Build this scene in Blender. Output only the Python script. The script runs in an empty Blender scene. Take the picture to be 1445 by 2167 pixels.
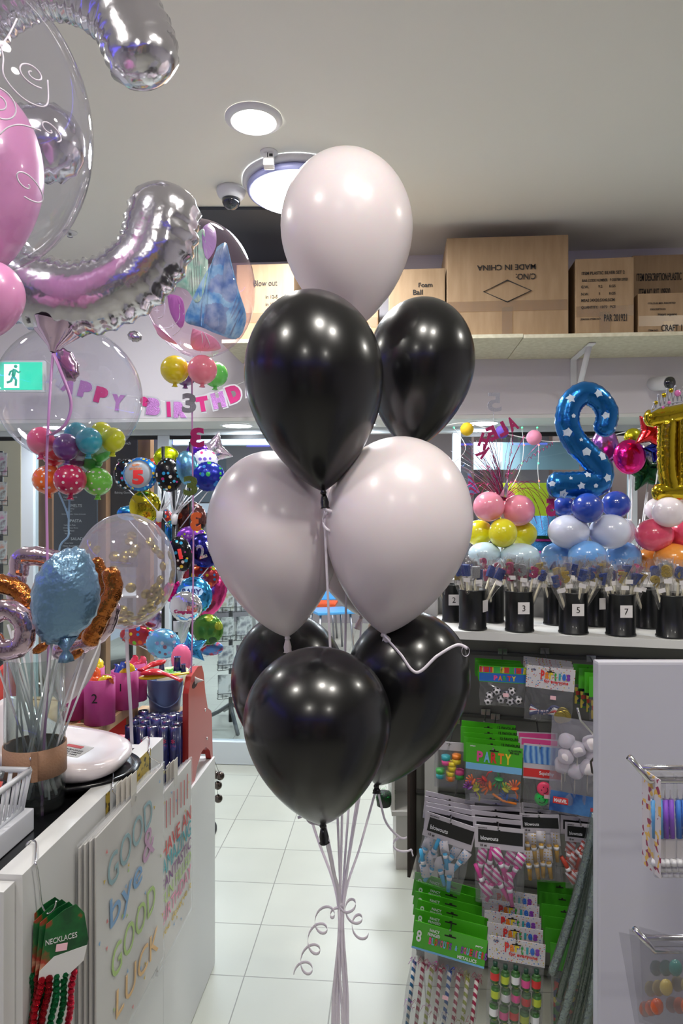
import bpy, bmesh, math, random
from mathutils import Vector as V, Matrix, noise
random.seed(7)
PI = math.pi
SC = bpy.context.scene
COL = SC.collection
# ---------------------------------------------------------------- camera, world, exposure
TH = math.radians(4.43); F = 1445.0; H = 1.55
R_ = V((math.cos(TH), math.sin(TH), 0)); F_ = V((-math.sin(TH), math.cos(TH), 0)); Z_ = V((0, 0, 1))
cd = bpy.data.cameras.new('camera'); cam = bpy.data.objects.new('camera', cd); COL.objects.link(cam)
cd.sensor_fit = 'VERTICAL'; cd.sensor_height = 36; cd.lens = 24; cd.clip_start = .05
cam.location = (0, 0, H); cam.rotation_euler = (PI/2, 0, TH); SC.camera = cam
wd = bpy.data.worlds.new('world'); SC.world = wd; wd.use_nodes = True
wd.node_tree.nodes['Background'].inputs[0].default_value = (.75, .85, 1, 1)
wd.node_tree.nodes['Background'].inputs[1].default_value = .6
SC.view_settings.view_transform = 'Standard'; SC.view_settings.look = 'None'; SC.view_settings.gamma = 1
SC.view_settings.exposure = 0.0
LAMP_W = 12.0          # watts of a small downlight
OYSTER_W = 32.0
MALL_W = 70.0
CEIL = 2.96

# ---------------------------------------------------------------- helpers
def P(px, py, d): return R_*((px-722.5)/F*d) + F_*d + V((0, 0, H+(1083.5-py)/F*d))
def ray(px, py): return R_*((px-722.5)/F) + F_ + V((0, 0, (1083.5-py)/F))
def S(p, d): return p*d/F
def hit(px, py, o, n):
    r = ray(px, py); c = V((0, 0, H)); return c + r*((V(o)-c).dot(n)/r.dot(n))
def lin(c):
    out = []
    for x in c[:3]:
        x = x/255.; out.append(x/12.92 if x <= .04045 else ((x+.055)/1.055)**2.4)
    return (*out, 1)
def frame(o, r=R_, u=Z_):
    r = V(r).normalized(); u = V(u); u = (u-r*u.dot(r)).normalized(); n = r.cross(u)
    m = Matrix((r, u, n)).transposed().to_4x4(); m.translation = V(o); return m    # local z faces the viewer
def tilt(m, deg): return m @ Matrix.Rotation(math.radians(deg), 4, 'Z')
MATS = {}
def new_mat(name):
    m = bpy.data.materials.new(name); m.use_nodes = True
    return m, m.node_tree, m.node_tree.nodes['Principled BSDF']
def ramp(nt, fac, stops, interp='LINEAR'):
    r = nt.nodes.new('ShaderNodeValToRGB'); r.color_ramp.interpolation = interp
    e = r.color_ramp.elements
    while len(e) < len(stops): e.new(.5)
    for i, (p, c) in enumerate(stops): e[i].position = p; e[i].color = lin(c)
    nt.links.new(fac, r.inputs[0]); return r.outputs[0]
def coord(nt, kind='Object', scale=(1, 1, 1)):
    tc = nt.nodes.new('ShaderNodeTexCoord'); mp = nt.nodes.new('ShaderNodeMapping'); mp.inputs['Scale'].default_value = scale
    nt.links.new(tc.outputs[kind], mp.inputs[0]); return mp.outputs[0]
def M(name, col, rough=.5, metal=0., coat=0., bump=None, pat=None, em=0., sss=0., alpha=1., spec=.5, trans=0., coatr=.08, sc=(1, 1, 1)):
    if name in MATS: return MATS[name]
    m, nt, b = new_mat(name)
    b.inputs['Base Color'].default_value = lin(col); b.inputs['Roughness'].default_value = rough
    b.inputs['Metallic'].default_value = metal; b.inputs['Coat Weight'].default_value = coat
    b.inputs['Coat Roughness'].default_value = coatr; b.inputs['Specular IOR Level'].default_value = spec
    b.inputs['Alpha'].default_value = alpha; b.inputs['Transmission Weight'].default_value = trans
    if sss: b.inputs['Subsurface Weight'].default_value = sss; b.inputs['Subsurface Scale'].default_value = .02
    if em: b.inputs['Emission Color'].default_value = lin(col); b.inputs['Emission Strength'].default_value = em
    if pat:
        kind, s, stops = pat
        c = coord(nt, 'Object', sc)
        if kind == 'vor':
            t = nt.nodes.new('ShaderNodeTexVoronoi'); t.inputs['Scale'].default_value = s
            nt.links.new(c, t.inputs['Vector'])
            sp = nt.nodes.new('ShaderNodeSeparateColor'); nt.links.new(t.outputs['Color'], sp.inputs[0])
            out = ramp(nt, sp.outputs[0], stops, 'CONSTANT')
        elif kind == 'dots':      # round spots on a ground colour: stops = [ground, spot...]
            t = nt.nodes.new('ShaderNodeTexVoronoi'); t.inputs['Scale'].default_value = s
            t.inputs['Randomness'].default_value = .25 if len(stops) < 3 else .8
            nt.links.new(c, t.inputs['Vector'])
            lt = nt.nodes.new('ShaderNodeMath'); lt.operation = 'LESS_THAN'; lt.inputs[1].default_value = .26 if len(stops) < 3 else .36
            nt.links.new(t.outputs['Distance'], lt.inputs[0])
            mx = nt.nodes.new('ShaderNodeMix'); mx.data_type = 'RGBA'
            nt.links.new(lt.outputs[0], mx.inputs['Factor']); mx.inputs['A'].default_value = lin(stops[0])
            if len(stops) == 2: mx.inputs['B'].default_value = lin(stops[1])
            else:
                sp = nt.nodes.new('ShaderNodeSeparateColor'); nt.links.new(t.outputs['Color'], sp.inputs[0])
                k = stops[1:]
                nt.links.new(ramp(nt, sp.outputs[0], [(i/len(k), q) for i, q in enumerate(k)], 'CONSTANT'), mx.inputs['B'])
            out = mx.outputs['Result']
        elif kind == 'noise':
            t = nt.nodes.new('ShaderNodeTexNoise'); t.inputs['Scale'].default_value = s; t.inputs['Detail'].default_value = 4
            nt.links.new(c, t.inputs['Vector']); out = ramp(nt, t.outputs['Fac'], stops)
        elif kind in ('wave', 'stripe'):
            t = nt.nodes.new('ShaderNodeTexWave'); t.inputs['Scale'].default_value = s
            t.bands_direction = 'DIAGONAL' if kind == 'stripe' else 'X'
            t.inputs['Distortion'].default_value = 0 if kind == 'stripe' else 3
            nt.links.new(c, t.inputs['Vector']); out = ramp(nt, t.outputs['Fac'], stops, 'CONSTANT' if kind == 'stripe' else 'LINEAR')
        nt.links.new(out, b.inputs['Base Color'])
    if bump:
        s, st = bump[:2]
        t = nt.nodes.new('ShaderNodeTexNoise'); t.inputs['Scale'].default_value = s; t.inputs['Detail'].default_value = 3
        nt.links.new(coord(nt), t.inputs['Vector'])
        bp = nt.nodes.new('ShaderNodeBump'); bp.inputs['Strength'].default_value = st; bp.inputs['Distance'].default_value = .01
        nt.links.new(t.outputs['Fac'], bp.inputs['Height']); nt.links.new(bp.outputs[0], b.inputs['Normal'])
    MATS[name] = m; return m
def film(name, tint=(255, 255, 255), edge=.35, body=0., bcol=(255, 255, 255), rough=.03, ior=1.25):
    """thin clear plastic: see-through, with a skin that reflects more towards its edges and a little milkiness"""
    if name in MATS: return MATS[name]
    m, nt, b = new_mat(name); nt.nodes.remove(b); out = nt.nodes['Material Output']
    tr = nt.nodes.new('ShaderNodeBsdfTransparent'); tr.inputs[0].default_value = lin(tint)
    gl = nt.nodes.new('ShaderNodeBsdfGlossy'); gl.inputs['Roughness'].default_value = rough
    df = nt.nodes.new('ShaderNodeBsdfDiffuse'); df.inputs[0].default_value = lin(bcol)
    lw = nt.nodes.new('ShaderNodeLayerWeight'); lw.inputs['Blend'].default_value = .5
    pw = nt.nodes.new('ShaderNodeMath'); pw.operation = 'POWER'; pw.inputs[1].default_value = 4.5
    ad = nt.nodes.new('ShaderNodeMath'); ad.operation = 'MULTIPLY_ADD'; ad.inputs[1].default_value = edge*1.3; ad.inputs[2].default_value = .05*ior/1.2
    nt.links.new(lw.outputs['Facing'], pw.inputs[0]); nt.links.new(pw.outputs[0], ad.inputs[0])
    a = nt.nodes.new('ShaderNodeMixShader'); a.inputs[0].default_value = body
    nt.links.new(tr.outputs[0], a.inputs[1]); nt.links.new(df.outputs[0], a.inputs[2])
    c = nt.nodes.new('ShaderNodeMixShader'); nt.links.new(ad.outputs[0], c.inputs[0])
    nt.links.new(a.outputs[0], c.inputs[1]); nt.links.new(gl.outputs[0], c.inputs[2])
    nt.links.new(c.outputs[0], out.inputs[0]); MATS[name] = m; return m
def foil(name, col, rough=.14, pat=None, b=.35, s=18, metal=.95, sc=(1, 1, 1)):
    return M(name, col, rough, metal, .3, (s, b), pat, sc=sc)

class MB:
    def __init__(s): s.b = bmesh.new(); s.mi = 0
    def _fin(s, vs, fs, mi=None):
        vv = [s.b.verts.new(v) for v in vs]
        for f in fs:
            try:
                ff = s.b.faces.new([vv[i] for i in f]); ff.material_index = s.mi; ff.smooth = True
            except ValueError: pass
        return s
    def box(s, m, sx, sy, sz, bev=0.):
        """box centred on frame m"""
        if not isinstance(m, Matrix): m = Matrix.Translation(V(m))
        r = bmesh.ops.create_cube(s.b, size=1, matrix=m @ Matrix.Diagonal((sx, sy, sz, 1)))
        vs = r['verts']; fs = {f for v in vs for f in v.link_faces}
        for f in fs: f.material_index = s.mi; f.smooth = False
        if bev:
            es = {e for v in vs for e in v.link_edges}
            bmesh.ops.bevel(s.b, geom=list(es), offset=bev, segments=2, affect='EDGES', profile=.7)
        return s
    def span(s, a, b, bev=0.):
        a = V(a); b = V(b); c = (a+b)/2; d = b-a
        return s.box(Matrix.Translation(c), abs(d.x), abs(d.y), abs(d.z), bev)
    def lathe(s, m, prof, n=32, cap=True, wob=None):
        """prof: (r, z) list revolved about local z of m"""
        if not isinstance(m, Matrix): m = Matrix.Translation(V(m))
        vs, fs = [], []
        for i, (r, z) in enumerate(prof):
            for j in range(n):
                a = 2*PI*j/n; rr = r*(wob(a, i/len(prof)) if wob else 1)
                vs.append(m @ V((rr*math.cos(a), rr*math.sin(a), z)))
        for i in range(len(prof)-1):
            for j in range(n):
                k = (j+1) % n; fs.append((i*n+j, i*n+k, (i+1)*n+k, (i+1)*n+j))
        if cap:
            if prof[0][0] > 1e-5: fs.append(tuple(range(n-1, -1, -1)))
            if prof[-1][0] > 1e-5: fs.append(tuple(range((len(prof)-1)*n, len(prof)*n)))
        return s._fin(vs, fs)
    def cyl(s, a, b, r0, r1=None, n=16, cap=True):
        a = V(a); b = V(b); d = b-a; L = d.length
        m = d.to_track_quat('Z', 'Y').to_matrix().to_4x4(); m.translation = a
        return s.lathe(m, [(r0, 0), (r0 if r1 is None else r1, L)], n, cap)
    def ball(s, c, rx, ry=None, rz=None, n=24, m=None):
        ry = ry or rx; rz = rz or rx
        k = Matrix.Translation(V(c)) @ (m or Matrix.Identity(4)) @ Matrix.Diagonal((rx, ry, rz, 1))
        return s.lathe(k, [(math.sin(PI*i/(n//2)), -math.cos(PI*i/(n//2))) for i in range(n//2+1)], n, False)
    def tube(s, pts, r, n=8, cap=True, closed=False):
        return s.sweep(pts, [(r*math.cos(2*PI*i/n), r*math.sin(2*PI*i/n)) for i in range(n)], None, cap, closed)
    def ribbon(s, pts, w, t=.0004, side=None):
        return s.sweep(pts, [(-w/2, -t/2), (w/2, -t/2), (w/2, t/2), (-w/2, t/2)], side)
    def sweep(s, pts, sec, side=None, cap=True, closed=False):
        pts = [V(p) for p in pts]; vs, fs = [], []; n = len(sec); N = len(pts); up = None
        for i, p in enumerate(pts):
            if closed: t = pts[(i+1) % N]-pts[i-1]
            else: t = pts[min(i+1, N-1)]-pts[max(i-1, 0)]
            t.normalize()
            if side is not None: a = V(side)
            elif up is None: a = V((1, 0, 0)) if abs(t.x) < .8 else V((0, 1, 0))
            else: a = up
            a = a-t*a.dot(t)
            if a.length < 1e-6: a = V((0, 0, 1)).cross(t)
            a.normalize(); up = a; b = t.cross(a)
            for (x, y) in sec: vs.append(p+a*x+b*y)
        for i in range(N if closed else N-1):
            q = (i+1) % N
            for j in range(n): k = (j+1) % n; fs.append((i*n+j, i*n+k, q*n+k, q*n+j))
        if cap and not closed: fs += [tuple(range(n-1, -1, -1)), tuple(range((N-1)*n, N*n))]
        return s._fin(vs, fs)
    def prism(s, m, pts, t, hole=None):
        """outline pts (x, y) in frame m, thickness t along local z (centred)"""
        n = len(pts)
        vs = [m @ V((x, y, -t/2)) for x, y in pts]+[m @ V((x, y, t/2)) for x, y in pts]
        fs = [tuple(range(n-1, -1, -1)), tuple(range(n, 2*n))]+[(i, (i+1) % n, n+(i+1) % n, n+i) for i in range(n)]
        vv = [s.b.verts.new(v) for v in vs]
        for f in fs:
            try: ff = s.b.faces.new([vv[i] for i in f]); ff.material_index = s.mi
            except ValueError: pass
        return s
    def inflate(s, m, outline, T, rings=9, wr=.03, nw=28, k=.5):
        """foil balloon: closed outline (x, y) puffed up to half thickness T"""
        n = len(outline); vs, fs = [], []
        for sg in (1, -1):
            for i in range(rings+1):
                q = math.sin(i/rings*PI/2)
                z = T*max(0, 1-q**2.2)**k
                for j, (x, y) in enumerate(outline):
                    w = 1-wr*(.5+.5*math.sin(j/n*2*PI*nw))*max(0, q-.6)*2.5
                    zz = z*(1-.5*wr*6*(.5+.5*math.sin(j/n*2*PI*nw+1))*max(0, q-.5))
                    vs.append(m @ V((x*q*w, y*q*w, sg*zz)))
        B = (rings+1)*n
        for g in (0, 1):
            for i in range(rings):
                for j in range(n):
                    k2 = (j+1) % n; a = (g*B+i*n+j, g*B+i*n+k2, g*B+(i+1)*n+k2, g*B+(i+1)*n+j)
                    fs.append(a if g else a[::-1])
        s._fin(vs, fs); bmesh.ops.remove_doubles(s.b, verts=s.b.verts, dist=1e-5); return s
    def text(s, m, txt, h=None, w=None, t=.0008, bold=0., al='CENTER', mirror=False, sub=0, proj=None):
        cu = bpy.data.curves.new('t', 'FONT'); cu.body = txt; cu.align_x = al; cu.align_y = 'CENTER'
        cu.resolution_u = 3; cu.offset = bold; cu.size = 1; cu.extrude = .5
        o = bpy.data.objects.new('t', cu); COL.objects.link(o)
        dg = bpy.context.evaluated_depsgraph_get(); me = bpy.data.meshes.new_from_object(o.evaluated_get(dg))
        bpy.data.objects.remove(o); bpy.data.curves.remove(cu)
        if not len(me.vertices): return s
        xs = [v.co.x for v in me.vertices]; ys = [v.co.y for v in me.vertices]
        W = max(xs)-min(xs); Hh = max(ys)-min(ys); cx = (max(xs)+min(xs))/2; cy = (max(ys)+min(ys))/2
        sy = (h/Hh) if h else w/W; sx = (w/W) if w else sy
        tb = bmesh.new(); tb.from_mesh(me); bpy.data.meshes.remove(me)
        for v in tb.verts:
            v.co = V(((v.co.x-cx)*sx*(-1 if mirror else 1), (v.co.y-cy)*sy, v.co.z*t))
        if proj:
            bmesh.ops.triangulate(tb, faces=tb.faces)
            for _ in range(2):
                es = [e for e in tb.edges if e.calc_length() > .006]
                if es: bmesh.ops.subdivide_edges(tb, edges=es, cuts=1); bmesh.ops.triangulate(tb, faces=tb.faces)
        mp = {}
        for v in tb.verts:
            c = v.co.copy()
            if proj: c = V((c.x, c.y, c.z+proj(c.x, c.y)))
            mp[v] = s.b.verts.new(m @ c)
        for f in tb.faces:
            try: ff = s.b.faces.new([mp[v] for v in f.verts]); ff.material_index = s.mi
            except ValueError: pass
        tb.free(); return s

WM = {}
def tag(o, label=None, cat=None, group=None, kind=None):
    if label: o['label'] = label
    if cat: o['category'] = cat
    if group: o['group'] = group
    if kind: o['kind'] = kind
    return o
def thing(name, loc, label, cat, group=None, rz=0):
    o = bpy.data.objects.new(name, None); o.empty_display_size = .05; COL.objects.link(o)
    o.location = loc; o.rotation_euler = (0, 0, rz); tag(o, label, cat, group)
    WM[o.name] = Matrix.Translation(V(loc)) @ Matrix.Rotation(rz, 4, 'Z'); return o
def obj(name, mb, mat, parent=None, label=None, flat=False, sub=0, kind=None):
    me = bpy.data.meshes.new(name)
    b = mb.b
    if parent is not None: W = WM[parent.name]
    else:
        xs = [v.co for v in b.verts]
        if xs:
            lo = V([min(v[i] for v in xs) for i in range(3)]); hi = V([max(v[i] for v in xs) for i in range(3)])
        else: lo = hi = V((0, 0, 0))
        W = Matrix.Translation(V(((lo.x+hi.x)/2, (lo.y+hi.y)/2, lo.z)))
    bmesh.ops.recalc_face_normals(b, faces=b.faces)
    b.transform(W.inverted()); b.to_mesh(me); b.free()
    for m in (mat if isinstance(mat, (list, tuple)) else [mat]): me.materials.append(m)
    o = bpy.data.objects.new(name, me); COL.objects.link(o)
    if parent is not None: o.parent = parent; WM[o.name] = W
    else: o.matrix_world = W; WM[o.name] = W
    if parent is not None and WM.get(parent.name) is not None:
        pass
    if sub: mm = o.modifiers.new('s', 'SUBSURF'); mm.levels = sub; mm.render_levels = sub
    if label: o['label'] = label
    if kind: o['kind'] = kind
    return o
def solo(name, mb, mat, label, cat, group=None, kind=None, sub=0):
    return tag(obj(name, mb, mat, sub=sub), label, cat, group, kind)
def struct(name, mb, mat, parent=None):
    o = obj(name, mb, mat, parent)
    if parent is None: o['kind'] = 'structure'
    return o
def dup(root, M4, label=None, group=None):
    r = root.copy(); COL.objects.link(r); r.matrix_world = M4; WM[r.name] = M4
    if label: r['label'] = label
    if group: r['group'] = group
    for ch in list(root.children):
        c = ch.copy(); COL.objects.link(c); c.parent = r
        for g in list(ch.children): d = g.copy(); COL.objects.link(d); d.parent = c
    return r
def crom(pts, n=8):
    pts = [V(p) for p in pts]; out = []
    for i in range(len(pts)-1):
        p0 = pts[max(i-1, 0)]; p1 = pts[i]; p2 = pts[i+1]; p3 = pts[min(i+2, len(pts)-1)]
        for k in range(n):
            t = k/n
            out.append(.5*((2*p1)+(p2-p0)*t+(2*p0-5*p1+4*p2-p3)*t*t+(3*p1-p0-3*p2+p3)*t**3))
    out.append(pts[-1]); return out
def circle(r, n=48, ry=None): return [(r*math.cos(2*PI*i/n), (ry or r)*math.sin(2*PI*i/n)) for i in range(n)]
def star_pts(r, q=.45, k=5, n=6, rot=PI/2, soft=0.):
    c = []
    for i in range(2*k):
        a = rot+PI*i/k; rr = r if i % 2 == 0 else r*q; c.append((rr*math.cos(a), rr*math.sin(a)))
    out = []
    for i in range(2*k):
        a, b = c[i], c[(i+1) % (2*k)]
        for j in range(n): t = j/n; out.append((a[0]*(1-t)+b[0]*t, a[1]*(1-t)+b[1]*t))
    return out
def foil_tube(mb, pts, r, N, flat=.8, step=.006, wr=.06, freq=260, taper=None):
    """inflated foil tube through pts with crimped seams on its two in-plane sides"""
    c = crom(pts, 14); q = [c[0]]; L = 0
    for p in c[1:]:
        if (p-q[-1]).length >= step: q.append(p)
    n = 28; vs, fs = [], []; N = V(N).normalized(); tot = len(q)
    arc = 0; K = 6
    first = (q[1]-q[0]).normalized(); last = (q[-1]-q[-2]).normalized()
    path = [(q[0]-first*r*math.cos(i/K*PI/2)*.75, math.sin(i/K*PI/2)) for i in range(K)]+[(p, 1) for p in q] + \
           [(q[-1]+last*r*math.sin(i/K*PI/2)*.75, math.cos(i/K*PI/2)) for i in range(1, K+1)]
    for i, (p, sc) in enumerate(path):
        a = path[max(i-1, 0)][0]; b = path[min(i+1, len(path)-1)][0]; t = (b-a).normalized()
        if i: arc += (p-path[i-1][0]).length
        B = t.cross(N).normalized(); rr = r*max(sc, .02)
        if taper: rr *= taper(i/(len(path)-1))
        for j in range(n):
            f = 2*PI*j/n; ed = abs(math.cos(f))**3
            sd = 3 if math.cos(f) > 0 else 0
            w = 1-wr*ed*(.5+.5*math.sin(arc*freq+sd))-wr*.45*abs(math.cos(f))**2*abs(math.sin(arc*freq*.13+sd+.6*noise.noise(p*30)))**.5+wr*.25*noise.noise((p+V((math.cos(f), math.sin(f), 0))*.05)*28)
            vs.append(p+B*rr*w*math.cos(f)+N*rr*flat*w*math.sin(f))
    for i in range(len(path)-1):
        for j in range(n): k = (j+1) % n; fs.append((i*n+j, i*n+k, (i+1)*n+k, (i+1)*n+j))
    fs += [tuple(range(n-1, -1, -1)), tuple(range((len(path)-1)*n, len(path)*n))]
    mb._fin(vs, fs); return mb
def teardrop(a, b, R, tm=.575, n=40, N=34):
    """profile about the axis from knot a to crown b"""
    L = (V(b)-V(a)).length; pr = []
    for i in range(N+1):
        t = (1-math.cos(PI*i/N))/2
        if t < tm:
            s = t/tm; r = (1-(1-s)**1.85)**.78 if tm > .54 else (1-(1-s)**2.05)**.56
        else: s = (t-tm)/(1-tm); r = math.sqrt(max(0, 1-s*s))
        pr.append((R*r, t*L))
    pr[0] = (.004, 0); pr[-1] = (0, L); return pr
def axis_m(a, b):
    d = V(b)-V(a); m = d.to_track_quat('Z', 'Y').to_matrix().to_4x4(); m.translation = V(a); return m
# ---------------------------------------------------------------- the shell
white = M('white_paint', (212, 212, 210), .7)
wallm = M('wall_paint', (208, 203, 208), .7, bump=(60, .03))
ceilm = M('ceiling_paint', (232, 230, 222), .8, bump=(40, .02))
alu = M('aluminium_frame', (205, 212, 216), .4, .2)
dark = M('dark_grey_board', (62, 66, 74), .6)
def floor_material():
    m, nt, b = new_mat('floor_tiles'); n = nt.nodes; l = nt.links
    tc = n.new('ShaderNodeTexCoord'); sp = n.new('ShaderNodeSeparateXYZ'); l.new(tc.outputs['Object'], sp.inputs[0])
    ds = []
    for ax, off, sz in ((0, .2, .3), (1, -2.247, .286)):
        a = n.new('ShaderNodeMath'); a.operation = 'ADD'; a.inputs[1].default_value = off; l.new(sp.outputs[ax], a.inputs[0])
        p = n.new('ShaderNodeMath'); p.operation = 'PINGPONG'; p.inputs[1].default_value = sz/2; l.new(a.outputs[0], p.inputs[0])
        ds.append(p)
    mn = n.new('ShaderNodeMath'); mn.operation = 'MINIMUM'; l.new(ds[0].outputs[0], mn.inputs[0]); l.new(ds[1].outputs[0], mn.inputs[1])
    st = n.new('ShaderNodeMapRange'); st.inputs[1].default_value = .0012; st.inputs[2].default_value = .0024; l.new(mn.outputs[0], st.inputs[0])
    nz = n.new('ShaderNodeTexNoise'); nz.inputs['Scale'].default_value = 3; l.new(tc.outputs['Object'], nz.inputs['Vector'])
    col = ramp(nt, nz.outputs['Fac'], [(.3, (168, 169, 157)), (.7, (176, 177, 165))])
    mx = n.new('ShaderNodeMix'); mx.data_type = 'RGBA'; l.new(st.outputs[0], mx.inputs['Factor'])
    mx.inputs['A'].default_value = lin((120, 118, 110)); l.new(col, mx.inputs['B']); l.new(mx.outputs['Result'], b.inputs['Base Color'])
    b.inputs['Roughness'].default_value = .32
    bp = n.new('ShaderNodeBump'); bp.inputs['Strength'].default_value = .4; bp.inputs['Distance'].default_value = .002
    l.new(st.outputs[0], bp.inputs['Height']); l.new(bp.outputs[0], b.inputs['Normal']); return m
fl = MB(); fl.span((-3.4, -3.6, -.1), (3.4, 12, 0))
fo = struct('floor', fl, floor_material())
# keep the tile grid on world coordinates
for v in fo.data.vertices: v.co += V(fo.location)
fo.location = (0, 0, 0)
GY = 4.15; WY = 3.77; SZ = 2.08
struct('ceiling', MB().span((-3.4, -3.6, CEIL), (3.4, WY+.1, CEIL+.1)), ceilm)
struct('wall_back', MB().span((-3.4, WY, SZ+.001), (3.4, WY+.1, CEIL)), wallm)
struct('trim_soffit', MB().span((-3.4, WY, SZ-.02), (3.4, GY+.1, SZ)), white)
struct('wall_left', MB().span((-3.5, -3.6, 0), (-3.4, GY, CEIL)), wallm)
struct('wall_right', MB().span((3.4, -3.6, 0), (3.5, GY, CEIL)), wallm)
struct('wall_front', MB().span((-3.4, -3.7, 0), (3.4, -3.6, CEIL)), M('rear_wall', (120, 116, 124), .7))
def gx(px): return hit(px, 1083, (0, GY, 0), (0, 1, 0)).x
pane = film('window_glass', (236, 242, 244), .5, 0, ior=1.3, rough=.01)
m_alu = MB(); m_alu.span((-3.4, GY-.03, 2.025), (3.4, GY+.03, 2.062)); struct('trim_head', m_alu, alu)
m_alu = MB(); m_alu.span((-3.4, GY-.03, 0.002), (gx(600), GY+.03, .14), .004); m_alu.span((gx(1000), GY-.03, 0.002), (3.4, GY+.03, .14), .004)
struct('trim_sill', m_alu, alu)
mull = [(-3.4, -3.34), (gx(50), gx(76)), (gx(337), gx(361)), (gx(600), gx(622)), (gx(957), gx(974)), (gx(1330), gx(1345)), (3.34, 3.4)]
for i, (a, b_) in enumerate(mull):
    struct('trim_%d' % (i+1), MB().span((a, GY-.032, .141), (b_, GY+.032, 2.024), .003), alu)
k = 0
for i in range(6):
    if i == 3: continue
    k += 1
    a = mull[i][1]; b_ = mull[i+1][0]
    w = obj('window_%d' % k, MB().span((a, GY-.004, .142), (b_, GY+.004, 2.024)), pane); w['kind'] = 'structure'
    obj('window_edge', MB().span((a, GY-.02, 2.0), (b_, GY-.005, 2.023)), M('black_seal', (20, 20, 22), .5), w)

# dark board set flush in the ceiling
a = hit(345, 437, (0, 0, CEIL), (0, 0, 1)); b_ = hit(720, 437, (0, 0, CEIL), (0, 0, 1))
cb = MB(); y0 = a.y
cb.prism(Matrix.Translation((0, 0, CEIL-.008)), [(a.x, a.y), (b_.x, b_.y-.0), (b_.x, WY-.004), (a.x-.05, WY-.004)], .014)
solo('ceiling_board', cb, dark, 'dark grey board set in the ceiling beside the big round lamp', 'ceiling panel')
# ---------------------------------------------------------------- ceiling lamps
glow = M('lamp_diffuser', (255, 252, 244), .4, em=16)
glow2 = M('cool_diffuser', (240, 246, 255), .4, em=24)
rim = M('white_lamp_rim', (226, 226, 228), .35)
rim2 = M('lilac_lamp_rim', (170, 175, 225), .3)
DN = Matrix.Rotation(PI, 4, 'X')
def area(loc, r, w, col, par):
    l = bpy.data.lights.new('lamp_light', 'AREA'); l.shape = 'DISK'; l.size = 2*r; l.energy = w; l.color = col
    o = bpy.data.objects.new('lamp_light', l); COL.objects.link(o); o.parent = par
    o.location = V(loc)-V(par.location); return o
def downlight(x, y, label, r=.085, w=None, col=(1, .96, .88), z=CEIL, group=None):
    t = thing('ceiling_downlight', (x, y, z), label, 'ceiling light', group)
    m = Matrix.Translation((x, y, z-.001)) @ DN
    obj('rim', MB().lathe(m, [(r*1.28, 0), (r*1.28, .006), (r*1.05, .016), (r, .016), (r, .004)], 48, False), rim, t)
    obj('diffuser', MB().lathe(m, [(r, 0), (r*.99, .012), (r*.8, .02), (r*.1, .024), (0, .024)], 48), glow, t)
    area((x, y, z-.03), r, LAMP_W if w is None else w, col, t); return t
p = hit(537, 250, (0, 0, CEIL), (0, 0, 1))
downlight(p.x, p.y, 'small round ceiling downlight seen above the big lamp', .08)
for x, y, lb in ((.12, .62, 'round downlight nearest above the black and white balloons'), (.62, .55, 'round downlight over the candle display'),
                 (-1.1, .45, 'round downlight over the counter'), (1.9, 1.9, 'round downlight over the balloon columns'),
                 (-1.9, 2.1, 'round downlight over the bubble balloons'), (-.5, -1.3, 'round downlight at the shop back, counter side'), (1.1, -1.3, 'round downlight at the shop back, display side')):
    downlight(x, y, lb)
p = hit(633, 400, (0, 0, CEIL-.03), (0, 0, 1)); r = .215
t = thing('oyster_light', (p.x, p.y, CEIL), 'big round glowing ceiling lamp with lilac rim behind the top white balloon', 'ceiling light')
m = Matrix.Translation((p.x, p.y, CEIL-.001)) @ DN
obj('base_plate', MB().lathe(m, [(r*1.12, 0), (r*1.12, .012), (r*1.06, .02), (r*.9, .02)], 64, False), rim, t)
obj('diffuser', MB().lathe(m, [(r*.96, .015), (r*.98, .04), (r*.9, .06), (r*.5, .078), (0, .082)], 64), glow2, t)
obj('rim', MB().lathe(m, [(r*.97, .02), (r*1.03, .03), (r*1.02, .048), (r*.955, .052), (r*.95, .03)], 64, False), rim2, t, label='lilac trim ring')
area((p.x, p.y, CEIL-.095), r, OYSTER_W, (.9, .95, 1), t)
for px, lb in ((60, 'soffit downlight behind the exit sign'), (480, 'soffit downlight above the pink number string'), (1028, 'soffit downlight left of the starry blue two'), (760, 'soffit downlight behind the black balloons')):
    q = hit(px, 888, (0, 0, SZ-.021), (0, 0, 1)); t = thing('soffit_light', (q.x, 3.95, SZ-.02), lb, 'ceiling light')
    m = Matrix.Translation((q.x, 3.95, SZ-.0205)) @ DN
    obj('rim', MB().lathe(m, [(.1, 0), (.1, .003), (.085, .006), (.085, .002)], 40, False), rim, t)
    obj('diffuser', MB().lathe(m, [(.085, .001), (.08, .006), (0, .007)], 40), glow2, t)
    area((q.x, 3.95, SZ-.035), .08, 5, (.85, .93, 1), t)
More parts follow.
